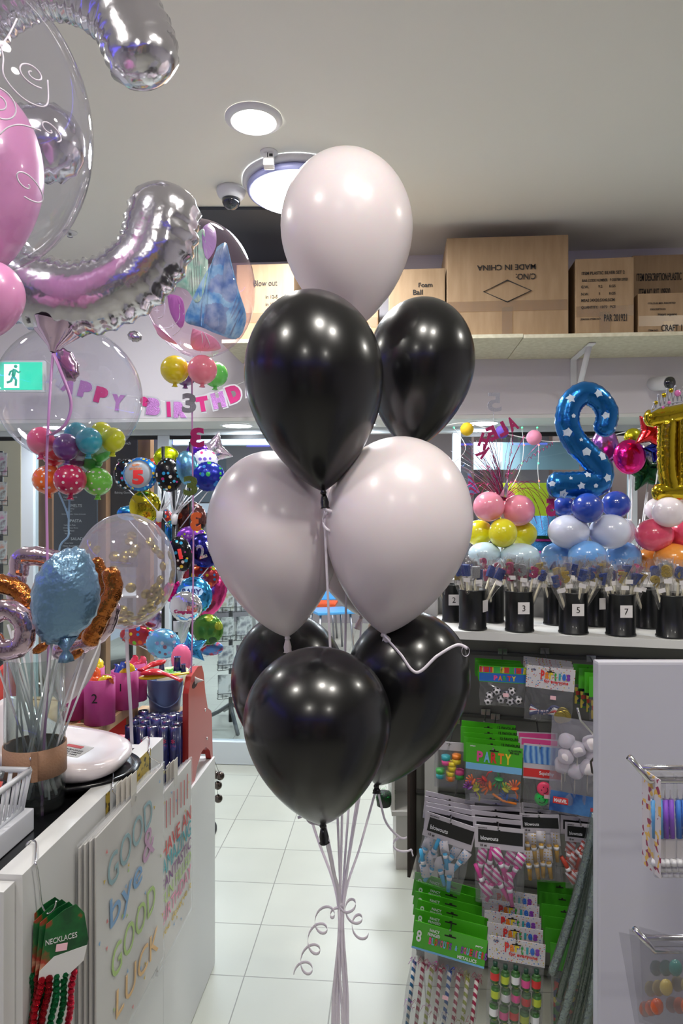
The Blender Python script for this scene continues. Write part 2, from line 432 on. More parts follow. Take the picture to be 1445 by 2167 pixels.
# sprinkler, dome camera, smoke ring
p = hit(569, 322, (0, 0, CEIL), (0, 0, 1)); t = thing('ceiling_sensor', p, 'small boxy white sensor on the ceiling between the two lamps', 'sensor')
m = frame(p)
obj('mount', MB().lathe(Matrix.Translation(p) @ DN, [(.035, 0), (.035, .006), (.02, .012)], 24), rim, t)
obj('body', MB().box(m @ Matrix.Translation((0, -.035, 0)), .042, .05, .042, .006), rim, t)
obj('sensor_lens', MB().box(m @ Matrix.Translation((.01, -.022, .0225)), .014, .01, .003, .001).box(m @ Matrix.Translation((-.003, -.022, .0225)), .003, .018, .002), M('black_plastic', (18, 18, 20), .35), t)
p = hit(489, 400, (0, 0, CEIL), (0, 0, 1)); t = thing('dome_camera', p, 'white ceiling dome security camera with smoked half ball', 'security camera')
m = Matrix.Translation(p) @ DN
obj('housing', MB().lathe(m, [(.062, 0), (.064, .012), (.058, .03), (.044, .045), (.038, .046)], 40), rim, t)
obj('smoked_dome', MB().lathe(m, [(.04, .045), (.039, .06), (.03, .078), (.016, .088), (0, .091)], 32), M('smoked_dome', (30, 34, 42), .08, coat=1), t)
p = hit(148, 491, (0, 0, CEIL), (0, 0, 1)); t = thing('sprinkler', p, 'tiny round sprinkler head on the ceiling seen through the silver number', 'sprinkler')
obj('rosette', MB().lathe(Matrix.Translation(p) @ DN, [(.035, 0), (.033, .006), (.015, .007)], 24), rim, t)
obj('sprinkler_head', MB().lathe(Matrix.Translation(p) @ DN, [(.008, .005), (.006, .02), (.014, .022), (.014, .024)], 16), M('chrome', (220, 220, 222), .12, 1), t)

# ---------------------------------------------------------------- the arcade outside the glass
struct('wall_arcade', MB().span((-6, 9.5, 0), (6, 9.6, 3.2)), M('arcade_wall', (132, 126, 128), .6))
struct('ceiling_arcade', MB().span((-6, GY+.2, 2.75), (6, 9.6, 2.85)), white)
struct('floor_arcade', MB().span((-.35, 5.6, .001), (6, 9.5, .006)), M('arcade_timber_floor', (150, 116, 84), .35, pat=('noise', 6, [(.3, (128, 98, 70)), (.7, (166, 130, 96))], )))
t = thing('arcade_lamp', (0, 6.5, 2.74), 'long white ceiling light outside the shop front', 'ceiling light')
obj('diffuser', MB().box((0, 6.5, 2.73), 6, .25, .03, .005), glow2, t)
for xx in (-2.4, 0.2, 2.4):
    l = bpy.data.lights.new('lamp_light', 'AREA'); l.size = 1.2; l.energy = MALL_W; l.color = (.86, .93, 1)
    o = bpy.data.objects.new('lamp_light', l); COL.objects.link(o); o.parent = t; o.location = (xx, 0, -.06)
oak = M('timber_post', (142, 96, 60), .5, pat=('wave', 3, [(.0, (120, 78, 48)), (1, (158, 112, 72))]))
def post(px0, px1, d, y0, z1, mat, label):
    a = P(px0, 1083, d); b = P(px1, 1083, d); w = (b-a).length
    c = (a+b)/2; c.z = z1/2
    return solo('timber_post', MB().box(frame(c), w, z1, .12, .005), mat, label, 'post')
post(84, 116, 5.9, 0, 2.7, oak, 'brown timber post left of the chalkboard menu outside')
post(205, 229, 6.0, 0, 2.7, oak, 'brown timber post right of the chalkboard menu outside')
post(292, 322, 6.2, 0, 2.7, oak, 'brown timber post behind the foil balloon tree')
post(0, 50, 6.6, 0, 2.7, M('pale_slats', (196, 180, 150), .5), 'pale timber column outside at the far left of the shop front')
slate = M('slate_board', (48, 56, 66), .55); chalk = M('chalk_white', (225, 225, 225), .8)
def board(px0, py0, px1, py1, d, label, mat, lines, par_cat='menu board'):
    a = P((px0+px1)/2, (py0+py1)/2, d); w = S(px1-px0, d); h = S(py1-py0, d); m = frame(a)
    t = thing('menu_board', a-V((0, 0, h/2)), label, par_cat)
    obj('board', MB().box(m, w, h, .03, .004), mat, t)
    if a.z-h/2 < .4:
        for s in (-1, 1): obj('leg', MB().box(frame(V((a.x, a.y, (a.z-h/2)/2+.01))+R_*s*w*.4), .02, a.z-h/2+.02, .02), mat, t)
    for (tx, x, y, hh) in lines:
        obj('lettering', MB().text(m @ Matrix.Translation((S(x-(px0+px1)/2, d), -S(y-(py0+py1)/2, d), .017)), tx, h=S(hh, d)), chalk, t)
    return t
board(115, 1030, 206, 1420, 5.8, 'slate menu board with white headings melts, pasta and salads', slate,
      [('MELTS', 163, 1070, 6), ('PASTA', 162, 1102, 6), ('SALADS', 166, 1140, 6)] +
      [(s, 148+len(s)/2.2-6, y, 2.6) for s, y in (('Vegetarian', 1047), ('Chicken Mozzarella', 1052), ('Ham & Cheese', 1058), ('Assorted fillings', 1077), ('Veggie Melt', 1082), ('Chicken, Avocado, Tomato & Avocado', 1088),
       ('Carbonara Pasta', 1111), ('Chicken Pesto Penne', 1117), ('Tomato Penne', 1123), ('Marinara', 1129), ('Green Salad', 1149), ('Chicken Avocado Salad', 1155), ('Vegan Chickpea Salad', 1161))])
board(231, 925, 291, 1200, 6.1, 'black chalkboard with faint chalk writing behind the foil balloon tree', M('black_board', (34, 32, 32), .6),
      [('Sandwich', 262, 938, 6), ('Cakes', 262, 975, 7), ('Baking Goods', 262, 1043, 6)])
# lit fascia seen through the second pane, frosted panel, yellow poster
p = hit(478, 928, (0, GY+.06, 0), (0, 1, 0)); w = S(230, 4.2)
t = thing('lit_sign_box', p, 'glowing white sign box behind the glass above the foil balloons', 'lit sign')
obj('case', MB().box(frame(p-F_*-.03), w, S(29, 4.2), .05, .003), M('sign_case', (200, 205, 210), .4), t)
obj('lit_face', MB().box(frame(p-F_*.004), w*.99, S(27, 4.2), .006), M('sign_face', (235, 245, 255), .4, em=1.6), t)
for (x0, y0, x1, y1, d, col, nm, lb, em) in ((1002, 936, 1225, 994, 4.5, (160, 190, 200), 'frosted_panel', 'pale frosted panel outside behind the lantern string', 0), (560, 1010, 640, 1200, 5.2, (200, 190, 215), 'shop_poster', 'pale lilac poster outside behind the left white balloon', 0),
        (1058, 1022, 1160, 1120, 4.5, (214, 226, 40), 'yellow_poster', 'bright yellow poster behind the pink column balloons', 0), (370, 960, 500, 1060, 5.6, (96, 104, 112), 'dark_poster', 'dark grey panel outside behind the foil balloon tree', 0),
        (365, 1065, 520, 1085, 5.5, (220, 225, 235), 'shop_sign', 'white strip sign outside behind the balloon tree', 0)):
    if nm in ('frosted_panel', 'yellow_poster'): c = hit((x0+x1)/2, (y0+y1)/2, (0, GY+.012, 0), (0, 1, 0)); d = (c-V((0, 0, H))).dot(F_)
    elif nm != 'shop_poster': d = 9.3; c = P((x0+x1)/2, (y0+y1)/2, d); c.y = 9.49; d = (c-V((0, 0, H))).dot(F_)
    else: c = P((x0+x1)/2, (y0+y1)/2, d)
    solo(nm, MB().box(frame(c), S(x1-x0, d), S(y1-y0, d), .01, .001), M(nm+'_mat', col, .5), lb, 'poster' if 'poster' in nm else 'panel')
# posts and brown joinery far right outside
for (x0, x1, d, lb) in ((1000, 1062, 6.5, 'dark timber panel outside behind the tinsel spray'), (1165, 1230, 6.8, 'dark timber panel outside left of the blue two'), (1290, 1420, 7, 'dark timber panel outside behind the hot pink foil balloon')):
    post(x0, x1, d, 0, 2.7, M('dark_joinery', (70, 52, 44), .5), lb)
# cafe chairs, bin
def cafe_chair(px, py, d, col, label, rz=0):
    g = P(px, py, d); g.z = 0; t = thing('cafe_chair', g, label, 'chair', 'cafe chairs outside')
    c = M('chair_'+str(col[0]), col, .4); W = Matrix.Translation(g) @ Matrix.Rotation(rz, 4, 'Z')
    obj('seat', MB().box(W @ Matrix.Translation((0, 0, .45)), .42, .42, .03, .01), c, t)
    obj('backrest', MB().box(W @ Matrix.Translation((0, .2, .72)) @ Matrix.Rotation(-.15, 4, 'X'), .42, .03, .34, .01), c, t)
    for sx in (-1, 1):
        for sy in (-1, 1):
            obj('leg', MB().cyl(W @ V((sx*.17, sy*.17, .44)), W @ V((sx*.2, sy*.2, 0)), .012), M('steel_leg', (150, 150, 155), .3, .8), t)
cafe_chair(675, 1083, 8.2, (235, 96, 44), 'orange cafe chair outside seen between the white balloons')
cafe_chair(700, 1083, 7.6, (70, 140, 190), 'blue cafe chair outside seen between the white balloons', .4)
g = P(275, 1362, 6.9); g.z = 0
t = thing('pedestal_table', g, 'cafe table on a round black foot outside the glass', 'table')
obj('foot', MB().lathe(g, [(.27, .006), (.27, .02), (.05, .05), (.03, .06)], 40), M('black_plastic', (18, 18, 20), .35), t)
obj('pole', MB().cyl(g+V((0, 0, .05)), g+V((0, 0, .72)), .03), M('black_plastic', (18, 18, 20), .35), t)
obj('table_top', MB().lathe(g, [(.33, .72), (.34, .735), (.33, .75)], 40), M('pale_top', (180, 176, 170), .4), t)
# ---------------------------------------------------------------- card racks outside
wire = M('black_wire', (24, 24, 26), .4, .5)
def card_rack(px, d, y0, y1, cols, label, w=.11, cards=None, legs=True):
    g = P(px, 1083, d); g.z = 0
    t = thing('card_rack', g, label, 'card rack')
    top = P(px, y0, d).z; bot = P(px, y1, d).z
    m = frame(V((g.x, g.y, 0)))
    obj('pole', MB().cyl(g+V((0, 0, .03)), V((g.x, g.y, top)), .015), wire, t)
    if legs:
        for a in range(4):
            q = a*PI/2+.4; e = g+V((math.cos(q)*.3, math.sin(q)*.3, .03))
            obj('leg', MB().tube([g+V((0, 0, .16)), g+V((0, 0, .1))*1+ (e-g)*.3, e], .014), M('dark_leg', (70, 74, 78), .4), t)
    n = int((top-bot)/.2); k = 0
    for i in range(n):
        z = top-.2*(i+.5)
        for j in range(cols):
            for rr in (0, PI/2):
                mm = m @ Matrix.Rotation(rr+.35, 4, 'Y') @ Matrix.Translation(((j-(cols-1)/2)*(w+.02), z, .17))
                c = [(190, 140, 170), (96, 110, 96), (220, 220, 214), (120, 120, 128), (176, 160, 110), (90, 96, 110), (200, 190, 196)] if not cards else cards
                col = c[k % len(c)]; k += 1
                gm = MB().box(mm @ Matrix.Rotation(-.12, 4, 'X'), w, .155, .018)
                solo('greeting_card', gm, M('card_%d' % (k % 7)+str(cols), col, .5, pat=('noise', 14, [(.35, col), (.5, (225, 222, 215)), (.62, tuple(int(q*.5) for q in col))])),
                     'greeting card in a wire pocket of the %s' % ('tall card rack beyond the glass' if not cards else 'pink card rack at the far left'), 'greeting card', 'cards in the %s rack' % ('tall' if not cards else 'pink'))
                b = MB()
                for zz in (-.085, -.05): b.tube([mm @ V((-w/2-.006, zz, -.012)), mm @ V((-w/2-.006, zz, .022)), mm @ V((w/2+.006, zz, .022)), mm @ V((w/2+.006, zz, -.012))], .0022, 5)
                for xx in (-w/2-.006, -w*.25, w*.25, w/2+.006): b.tube([mm @ V((xx, -.085, .022)), mm @ V((xx, -.05+(.03 if abs(xx) > w*.4 else 0), .022))], .002, 5)
                obj('wire_pocket', b, wire, t)
card_rack(488, 4.95, 1175, 1500, 2, 'tall black wire card rack beyond the glass, full of greeting cards')
card_rack(2, 4.8, 955, 1210, 1, 'wire rack of pink and orange cards at the far left outside', cards=[(240, 90, 160), (250, 200, 60), (240, 110, 40), (230, 120, 190)], legs=False)
# ---------------------------------------------------------------- exit sign, banner, wall shelf and its boxes
p = P(46, 797, 3.6); m = frame(p); d = 3.6
t = thing('exit_sign', p-V((0, 0, S(33, d))), 'green illuminated exit sign with running figure on the wall', 'exit sign')
obj('housing', MB().box(m, S(100, d), S(66, d), .03, .004), M('sign_white', (225, 230, 230), .4), t)
obj('lit_panel', MB().box(m @ Matrix.Translation((0, 0, .016)), S(92, d), S(58, d), .004), M('exit_green', (40, 205, 165), .4, em=.9), t, label='glowing green panel')
fig = MB(); q = lambda x, y: m @ V((S(x-46, d), -S(y-797, d), .02))
fig.box(m @ Matrix.Translation((-S(18, d), 0, .0185)), S(32, d), S(50, d), .002)
obj('white_door', fig, M('exit_white', (240, 255, 250), .4, em=1.0), t)
fig = MB(); fig.ball(q(37, 777), S(3.6, d)); fig.tube([q(35, 783), q(32, 797)], S(4, d)); fig.tube([q(32, 797), q(38, 806), q(37, 818)], S(2.6, d))
fig.tube([q(32, 797), q(27, 808), q(19, 811)], S(2.6, d)); fig.tube([q(35, 784), q(43, 790), q(47, 787)], S(2, d)); fig.tube([q(34, 784), q(26, 788), q(23, 796)], S(2, d))
obj('running_figure', fig, M('exit_green2', (30, 170, 140), .4, em=.5), t)

d = 3.55; t = thing('birthday_banner', P(330, 790, d), 'pink letter banner reading happy birthday strung along the wall', 'banner')
ma, mb2, ms = M('magenta_card', (176, 28, 104), .4), M('mauve_glitter', (170, 112, 176), .35, .3, bump=(300, .5)), M('silver_back', (200, 200, 206), .3, .6)
pts = []
for ch, x, y, a, mt, h in (('H', 120, 797, -25, ms, 36), ('A', 147, 814, -24, mb2, 36), ('P', 180, 824, -14, mb2, 36), ('P', 214, 836, -14, ma, 36), ('Y', 249, 852, -8, mb2, 36), ('e', 306, 850, 30, ma, 24), ('B', 325, 861, -8, mb2, 38),
        ('I', 357, 866, 3, ma, 34), ('R', 381, 867, 0, mb2, 36), ('T', 428, 855, 10, ma, 34), ('H', 462, 847, 14, mb2, 36), ('D', 495, 833, 20, ma, 38), ('A', 528, 818, 20, mb2, 36), ('Y', 560, 803, 22, ma, 36)):
    mm = tilt(frame(P(x, y, d)), a)
    obj('letter_outline', MB().text(mm @ Matrix.Translation((0, 0, -.002)), ch, h=S(h+5, d), w=S(h*.95 if ch != 'I' else 14, d), t=.003, bold=.08), ms, t)
    obj('letter', MB().text(mm, ch, h=S(h-2, d), w=S((h-2)*.8 if ch != 'I' else 8, d), t=.005, bold=.09), mt, t)
    pts.append(P(x, y-h*.42, d+.01))
obj('string', MB().tube([P(95, 760, d+.01)]+pts+[P(620, 770, d+.01)], .0015, 5), M('white_string', (225, 225, 225), .5), t)

ply = M('raw_chipboard', (206, 198, 172), .7, pat=('noise', 40, [(.3, (196, 188, 160)), (.7, (216, 210, 186))]))
SHZ = 2.40
def shx(px, d): return hit(px, 716, (0, WY-.45, 0), (0, 1, 0)).x
sf = WY-.46
for (a, b_, dz, lb) in ((shx(470, 3), shx(1106, 3), 0, 'raw chipboard wall shelf under the big cartons, left board'), (shx(1106, 3)+.002, 3.3, -.004, 'raw chipboard wall shelf board carrying the right-hand cartons')):
    solo('wall_shelf', MB().span((a, sf, SHZ-.018+dz), (b_, WY-.002, SHZ+dz), .001), ply, lb, 'shelf')
for (px, lb) in ((1213, 'white folded shelf bracket above the starry blue two'), (700, 'white shelf bracket hidden behind the black balloons')):
    x = hit(px, 760, (0, WY, 0), (0, 1, 0)).x; b = MB()
    b.span((x-.016, WY-.006, SHZ-.35), (x+.016, WY-.001, SHZ-.024)); b.span((x-.016, WY-.36, SHZ-.03), (x+.016, WY-.001, SHZ-.024))
    b.sweep([(x, WY-.008, SHZ-.3), (x, WY-.30, SHZ-.03)], [(-.014, -.003), (.014, -.003), (.014, .003), (-.014, .003)], (1, 0, 0))
    solo('shelf_bracket', b, rim, lb, 'bracket')
kraft = M('kraft_board', (156, 128, 96), .65, pat=('noise', 5, [(.3, (146, 118, 86)), (.7, (162, 134, 102))]), bump=(8, .1), sc=(6, 1, 1))
tapem = film('parcel_tape', (240, 228, 200), .3, .05, rough=.35, ior=1.5); ink = M('black_ink', (36, 32, 30), .7)
def carton(x0, y0, x1, y1, dep, label, lines, rz=0., lift=0., z0=None, fy=None, flap=True):
    """front face between the pixels at the shelf front"""
    Y = sf+.04 if fy is None else fy
    a = hit(x0, y1, (0, Y, 0), (0, 1, 0)); b = hit(x1, y0, (0, Y, 0), (0, 1, 0))
    w = b.x-a.x; z = SHZ+.001 if z0 is None else z0; h = b.z-z-.002
    c = V(((a.x+b.x)/2, Y, z+h/2)); m = frame(c, V((math.cos(rz), math.sin(rz), 0)))
    t = thing('carton', (c.x, c.y, z), label, 'cardboard box')
    obj('carton_box', MB().box(m @ Matrix.Translation((0, 0, -dep/2)), w, h, dep, .006), kraft, t)
    obj('packing_tape', MB().box(m @ Matrix.Translation((0, -h*.2, .0012)), w*.98, .05, .0012).box(m @ Matrix.Translation((0, -h*.35, .0016)), .05, h*.28, .0012), tapem, t)
    k = h/(y1-y0)
    for (tx, px, py, hh, up) in lines:
        mm = m @ Matrix.Translation(((px-(x0+x1)/2)*w/(x1-x0), ((y0+y1)/2-py)*k, .0025)) @ Matrix.Rotation(PI if up else 0, 4, 'Z')
        tw = {'ITEM PLASTIC SILVER SET 2': 90, 'BAR CODE NUMBER   9 320780 20921': 96, 'G.W.          9.2       KGS': 72, 'N.W.          5         KGS': 72, 'MEAS 34X30.5X40.5CM': 70, 'QUANTITY:  12/72   PCS': 72, 'PAR 201921': 48, 'JEMARK ITEM NO.': 44, 'MADE IN CHINA': 124, 'C/NO:': 42, 'ITEM DESCRIPTION:PLASTIC TUMBLER': 130, 'ITEM NO./KIT 109500': 66, 'QUANTITY:  36  SETS': 72, 'CRAFT 140': 58, 'Blow out': 50, 'Heart square': 40}.get(tx)
        obj('printing', MB().text(mm, tx, h=hh*k, w=tw*w/(x1-x0) if tw else None, bold=.01), ink, t)
    return t, m, w, h, k
t, m, w, h, k = carton(945, 495, 1203, 712, .36, 'largest cardboard carton, printed upside down with a diamond', [('MADE IN CHINA', 1072, 563, 12, 1), ('C/NO:', 1113, 584, 13, 1)])
dm = [(-.108, 0), (0, .05), (.108, 0), (0, -.05)]; dm = [(x*1.05-.0, y*1.05-.025) for x, y in dm]
obj('printed_diamond', MB().tube([m @ V((x, y, .003)) for x, y in dm], .0028, 6, closed=True), ink, t)
carton(1218, 543, 1341, 711, .33, 'narrow carton with item lines and a code starting PAR', [('ITEM PLASTIC SILVER SET 2', 1276, 576, 7, 0), ('BAR CODE NUMBER   9 320780 20921', 1280, 592, 6, 0), ('G.W.          9.2       KGS', 1266, 606, 6, 0), ('N.W.          5         KGS', 1266, 622, 6, 0), ('MEAS 34X30.5X40.5CM', 1265, 636, 6.5, 0), ('QUANTITY:  12/72   PCS', 1266, 652, 7, 0), ('PAR 201921', 1302, 676, 16, 0), ('JEMARK ITEM NO.', 1250, 678, 5, 0)], -.03)
carton(1338, 536, 1470, 640, .2, 'carton on top at the back, printed plastic item description', [('ITEM DESCRIPTION:PLASTIC TUMBLER', 1412, 562, 9, 0), ('ITEM NO./KIT 109500', 1385, 580, 9, 0), ('QUANTITY:  36  SETS', 1385, 596, 9, 0)], z0=SHZ+.001, fy=sf+.25)
carton(1350, 617, 1480, 710, .17, 'small right-hand carton marked CRAFT with a white sticker', [('COLOUR MIX ASSORTED', 1400, 641, 4, 0), ('DESCRIPTION', 1392, 655, 4, 0), ('Heart square', 1412, 668, 8, 0), ('CRAFT 140', 1428, 699, 15, 0), ('ITEM NO:', 1382, 704, 4, 0)])
carton(822, 566, 942, 700, .3, 'plain carton with pencilled note behind the right black balloon', [('Foam', 900, 598, 9, 0), ('Ball', 884, 612, 10, 0)])
carton(500, 556, 622, 700, .3, 'carton with handwritten Blow out note left of the white balloon', [('Blow out', 562, 592, 11, 0), ('in 12-5', 575, 618, 6, 0), ('in 12-5', 575, 632, 6, 0)])
carton(640, 600, 800, 700, .3, 'carton hidden behind the upper white balloon', [])
# wall camera
p = P(1415, 808, 3.55); t = thing('bullet_camera', p, 'white bullet security camera on the wall above the gold number', 'security camera')
obj('wall_mount', MB().cyl(p+V((-.05, .16, 0)), p+V((-.05, .11, 0)), .028), rim, t)
obj('body', MB().cyl(p+V((-.045, .12, .01)), p+V((.0, 0, -.005)), .036, .036, 24), rim, t)
obj('glass_front', MB().cyl(p+V((0, 0, -.005)), p+V((.005, -.014, -.006)), .031, .03, 24), M('smoked_dome', (30, 34, 42), .08), t, label='black glass front')
# ---------------------------------------------------------------- the black and white bunch
black = M('black_latex', (7, 7, 9), .27, coat=.25, spec=.5, coatr=.14)
pearl = M('pearl_white_latex', (228, 217, 220), .33, coat=.35, sss=.2, coatr=.2)
rib = M('white_ribbon', (236, 228, 238), .35, coat=.3)
def balloon(top, bot, wpx, d, mat, label, group, name='balloon', neck=.03, tail=V((.002, 0, -1)), d2=None, cat='balloon', tm=.575):
    a = P(bot[0], bot[1], d2 or d); b = P(top[0], top[1], d); t = thing(name, a, label, cat, group)
    R = S(wpx/2, d); m = axis_m(a, b)
    obj('balloon_skin', MB().lathe(m, teardrop(a, b, R, tm), 56, False), mat, t)
    if neck:
        tl = tail.normalized(); k = MB()
        k.lathe(m @ Matrix.Translation((0, 0, -.006)), [(.0, 0), (.005, .0), (.0065, .003), (.005, .008), (.004, .011)], 16)
        s = .6
        mm = axis_m(a+tl*.004, a+tl*(.004+neck))
        k.lathe(mm, [(.004, 0), (.0065, neck*.3), (.0085, neck*.6), (.0075, neck*.9), (.0095, neck), (.007, neck), (.004, neck*.7)], 18, True, lambda q, i: 1+.12*math.sin(3*q))
        obj('neck', k, mat, t)
    return t
G = 'balloons of the black and white helium bunch'
balloon((727, 324), (742, 700), 279, 1.55, pearl, 'pearl white balloon at the top of the bunch, in front of the ceiling lamp', G)
balloon((905, 632), (868, 955), 228, 1.68, black, 'black balloon upper right in the bunch, behind the front black one', G)
balloon((650, 617), (684, 1040), 294, 1.36, black, 'black balloon upper left in the bunch, with a dangling neck', G, tail=V((.1, -.1, -1)))
balloon((560, 955), (608, 1348), 282, 1.5, pearl, 'pearl white balloon on the left of the bunch', G, tail=V((.05, 0, -1)))
balloon((722, 990), (765, 1304), 200, 1.72, pearl, 'pearl white balloon mostly hidden behind the two middle white ones', G, tail=V((-.4, 0, -1)))
balloon((864, 925), (812, 1342), 312, 1.42, pearl, 'pearl white balloon on the right of the bunch with a curled ribbon end', G, tail=V((.4, 0, -.6)), neck=.02)
balloon((600, 1298), (628, 1640), 244, 1.66, black, 'black balloon low at the left, mostly behind the front one', G)
balloon((902, 1298), (797, 1662), 262, 1.5, black, 'black balloon low at the right of the bunch, leaning', G, neck=.012, tm=.62)
balloon((664, 1371), (683, 1745), 312, 1.26, black, 'black balloon lowest and nearest in the bunch', G, tail=V((.08, -.05, -1)), tm=.6)
tie = P(722, 1925, 1.42)
wt = V((tie.x, tie.y, 0))
t = thing('balloon_weight', wt, 'foil wrapped weight on the floor under the balloon bunch', 'balloon weight')
obj('weight', MB().lathe(wt, [(.03, .001), (.045, .02), (.04, .05), (.015, .065), (.03, .09)], 24, True, lambda a, i: 1+.06*math.sin(9*a)), foil('silver_foil', (215, 213, 220), .16), t)
def rb(pts, w, label, group='white ribbons of the balloon bunch', mat=rib, name='ribbon', t=.0004, n=8, side=R_):
    return solo(name, MB().ribbon(crom(pts, n), w, t, side), mat, label, 'ribbon', group)
def knot(px, py, d): return P(px, py, d)
for (x, y, d, bx, w, lb) in ((742, 702, 1.55, 715, .005, 'white ribbon from the top white balloon'), (684, 1046, 1.37, 718, .005, 'white ribbon from the upper left black balloon'), (868, 958, 1.68, 722, .005, 'white ribbon from the upper right black balloon'),
                         (610, 1354, 1.5, 712, .005, 'white ribbon from the left white balloon'), (765, 1308, 1.72, 724, .005, 'white ribbon from the hidden white balloon'), (813, 1346, 1.42, 726, .005, 'white ribbon from the right white balloon'),
                         (628, 1645, 1.66, 710, .006, 'white ribbon from the low left black balloon'), (797, 1666, 1.5, 729, .005, 'white ribbon from the leaning black balloon'), (684, 1750, 1.27, 714, .007, 'white ribbon from the nearest black balloon')):
    a = knot(x, y, d); b = tie+R_*S((bx-720)*.5, 1.42); c = P(bx+(bx-719)*.7, 2167, 1.42)
    e = wt+V((random.uniform(-.01, .01), random.uniform(-.01, .01), .085))
    rb([a, a.lerp(b, .5)+V((0, .01, 0)), b, c, e], w, lb)
def curl(p0, path, r, turns, w, label, n=90):
    """springy curled ribbon tail along path"""
    c = crom([p0]+path, 20); pts = []
    for i, p in enumerate(c):
        s = i/(len(c)-1); a = s*turns*2*PI; rr = r*min(1, s*4)
        pts.append(p+R_*rr*math.cos(a)+Z_*rr*.55*math.sin(a)*1.0+F_*rr*math.sin(a))
    return solo('ribbon_curl', MB().ribbon(pts, w, .0004, Z_), rib, label, 'ribbon')
curl(tie, [P(690, 1935, 1.40), P(672, 1975, 1.38), P(655, 2025, 1.38), P(638, 2062, 1.38)], .016, 4.5, .006, 'curled ribbon tail hanging left of the ribbon tie')
curl(tie, [P(738, 1915, 1.40), P(752, 1945, 1.4), P(765, 1975, 1.4)], .014, 3.0, .006, 'curled ribbon tail hanging right of the ribbon tie')
curl(P(812, 1345, 1.40), [P(845, 1385, 1.36), P(885, 1425, 1.34), P(930, 1385, 1.34), P(965, 1362, 1.35), P(985, 1372, 1.35)], .004, 1.0, .006, 'long looping ribbon end across the leaning black balloon')
solo('ribbon_curl', MB().ribbon([P(985+math.cos(a)*8, 1378-math.sin(a)*11, 1.35+a*.001) for a in [i*.3 for i in range(24)]], .005, .0004, F_), rib, 'small ribbon loop at the right of the leaning black balloon', 'ribbon')
curl(P(690, 1058, 1.36), [P(694, 1085, 1.36), P(690, 1130, 1.37)], .010, 2.2, .006, 'ribbon curl between the two middle white balloons')
curl(P(797, 1668, 1.5), [P(815, 1735, 1.5), P(845, 1768, 1.5), P(858, 1772, 1.5)], .003, 1.0, .005, 'thin ribbon end curling right in front of the white stepped stand')
curl(P(845, 1770, 1.5), [P(838, 1790, 1.5), P(860, 1800, 1.5), P(880, 1812, 1.5)], .006, 1.5, .005, 'thin ribbon curl by the hanging blowout packs')
curl(P(684, 1750, 1.28), [P(665, 1745, 1.28), P(645, 1722, 1.28), P(628, 1735, 1.28)], .004, 1.2, .005, 'short ribbon end left of the lowest neck')

# ---------------------------------------------------------------- left: silver number, bubbles
silver = foil('silver_foil', (222, 218, 230), .1, b=.5, s=26)
N = -F_
def foil_number(name, label, strokes, rpx, d, mat, flat=.8, **kw):
    b = MB()
    for s in strokes: foil_tube(b, [P(x, y, d+z) for x, y, z in s], S(rpx, d), N, flat, **kw)
    lo = min(v.co.z for v in b.b.verts); c = V(strokes[0][0][:2]+(0,))
    t = thing(name, P(strokes[0][0][0], strokes[0][0][1], d), label, 'foil balloon'); obj('foil_skin', b, mat, t); return t
d = 1.4
t = foil_number('number_balloon', 'giant silver foil number three seen from behind, at the top left',
    [[(302, 118, 0), (262, 30, 0), (170, -32, 0), (60, -40, 0), (-40, 20, 0), (-95, 120, 0), (-85, 220, 0), (-10, 290, 0), (60, 305, 0), (120, 302, 0)],
     [(348, 452, 0), (322, 540, 0), (250, 608, 0), (150, 632, 0), (40, 600, 0), (-40, 520, 0), (-75, 430, 0), (-40, 340, 0), (20, 305, 0)]], 84, d, silver, .75, wr=.1, freq=240)
a = P(112, 745, d)
tl = MB(); tl.lathe(axis_m(a, P(120, 690, d)), [(.006, 0), (.012, .012), (.04, .04), (.05, .06)], 24, False, lambda q, i: 1+.15*math.sin(5*q))
tl.inflate(tilt(frame(P(142, 772, d-.01)), 25), circle(.022, 40, .038), .006, 5, .1, 9)
obj('filling_tail', tl, foil('pinkish_foil', (205, 180, 205), .15), t, label='crinkled foil filling tail')
tl = MB().inflate(tilt(frame(P(285, 712, d)), -20), circle(.016, 30, .012), .006, 5, .1, 9)
obj('hanging_tab', tl, silver, t)
lil = M('lilac_ribbon', (206, 150, 206), .35, coat=.3)
rb([a, P(104, 860, 1.36), P(98, 1000, 1.37), P(100, 1170, 1.38), P(102, 1400, 1.41), P(92, 1600, 1.43), P(88, 1708, 1.44)], .0055, 'lilac ribbon hanging straight down from the silver number', None, lil)
rb([a, P(130, 790, 1.35), P(150, 850, 1.34), P(140, 895, 1.34), P(112, 918, 1.35), P(98, 921, 1.36)], .006, 'lilac ribbon loop beside the clear bubble balloon', None, lil)

clear = film('bubble_film', (246, 246, 250), .55, .035, (225, 222, 235), ior=1.22)
def bubble(cx, cy, rx, ry, d, label, mat=clear, name='bubble_balloon'):
    c = P(cx, cy, d); t = thing(name, c-V((0, 0, S(ry, d))), label, 'bubble balloon')
    m = frame(c) @ Matrix.Diagonal((S(rx, d), S(ry, d), S(rx, d), 1))
    obj('bubble_skin', MB().lathe(frame(c) @ Matrix.Rotation(-PI/2, 4, 'X') @ Matrix.Diagonal((S(rx, d), S(rx, d), S(ry, d), 1)), [(math.sin(PI*i/28), -math.cos(PI*i/28)) for i in range(29)], 64, False), mat, t)
    def on(px, py, e=.0008, back=False):
        u = (px-cx)/rx; v = (py-cy)/ry; q = math.sqrt(max(0, 1-u*u-v*v)); sg = 1 if back else -1
        return c+R_*S(px-cx, d)*(1+e)-Z_*S(py-cy, d)*(1+e)+F_*sg*(q*S(rx, d)+e)
    return t, on
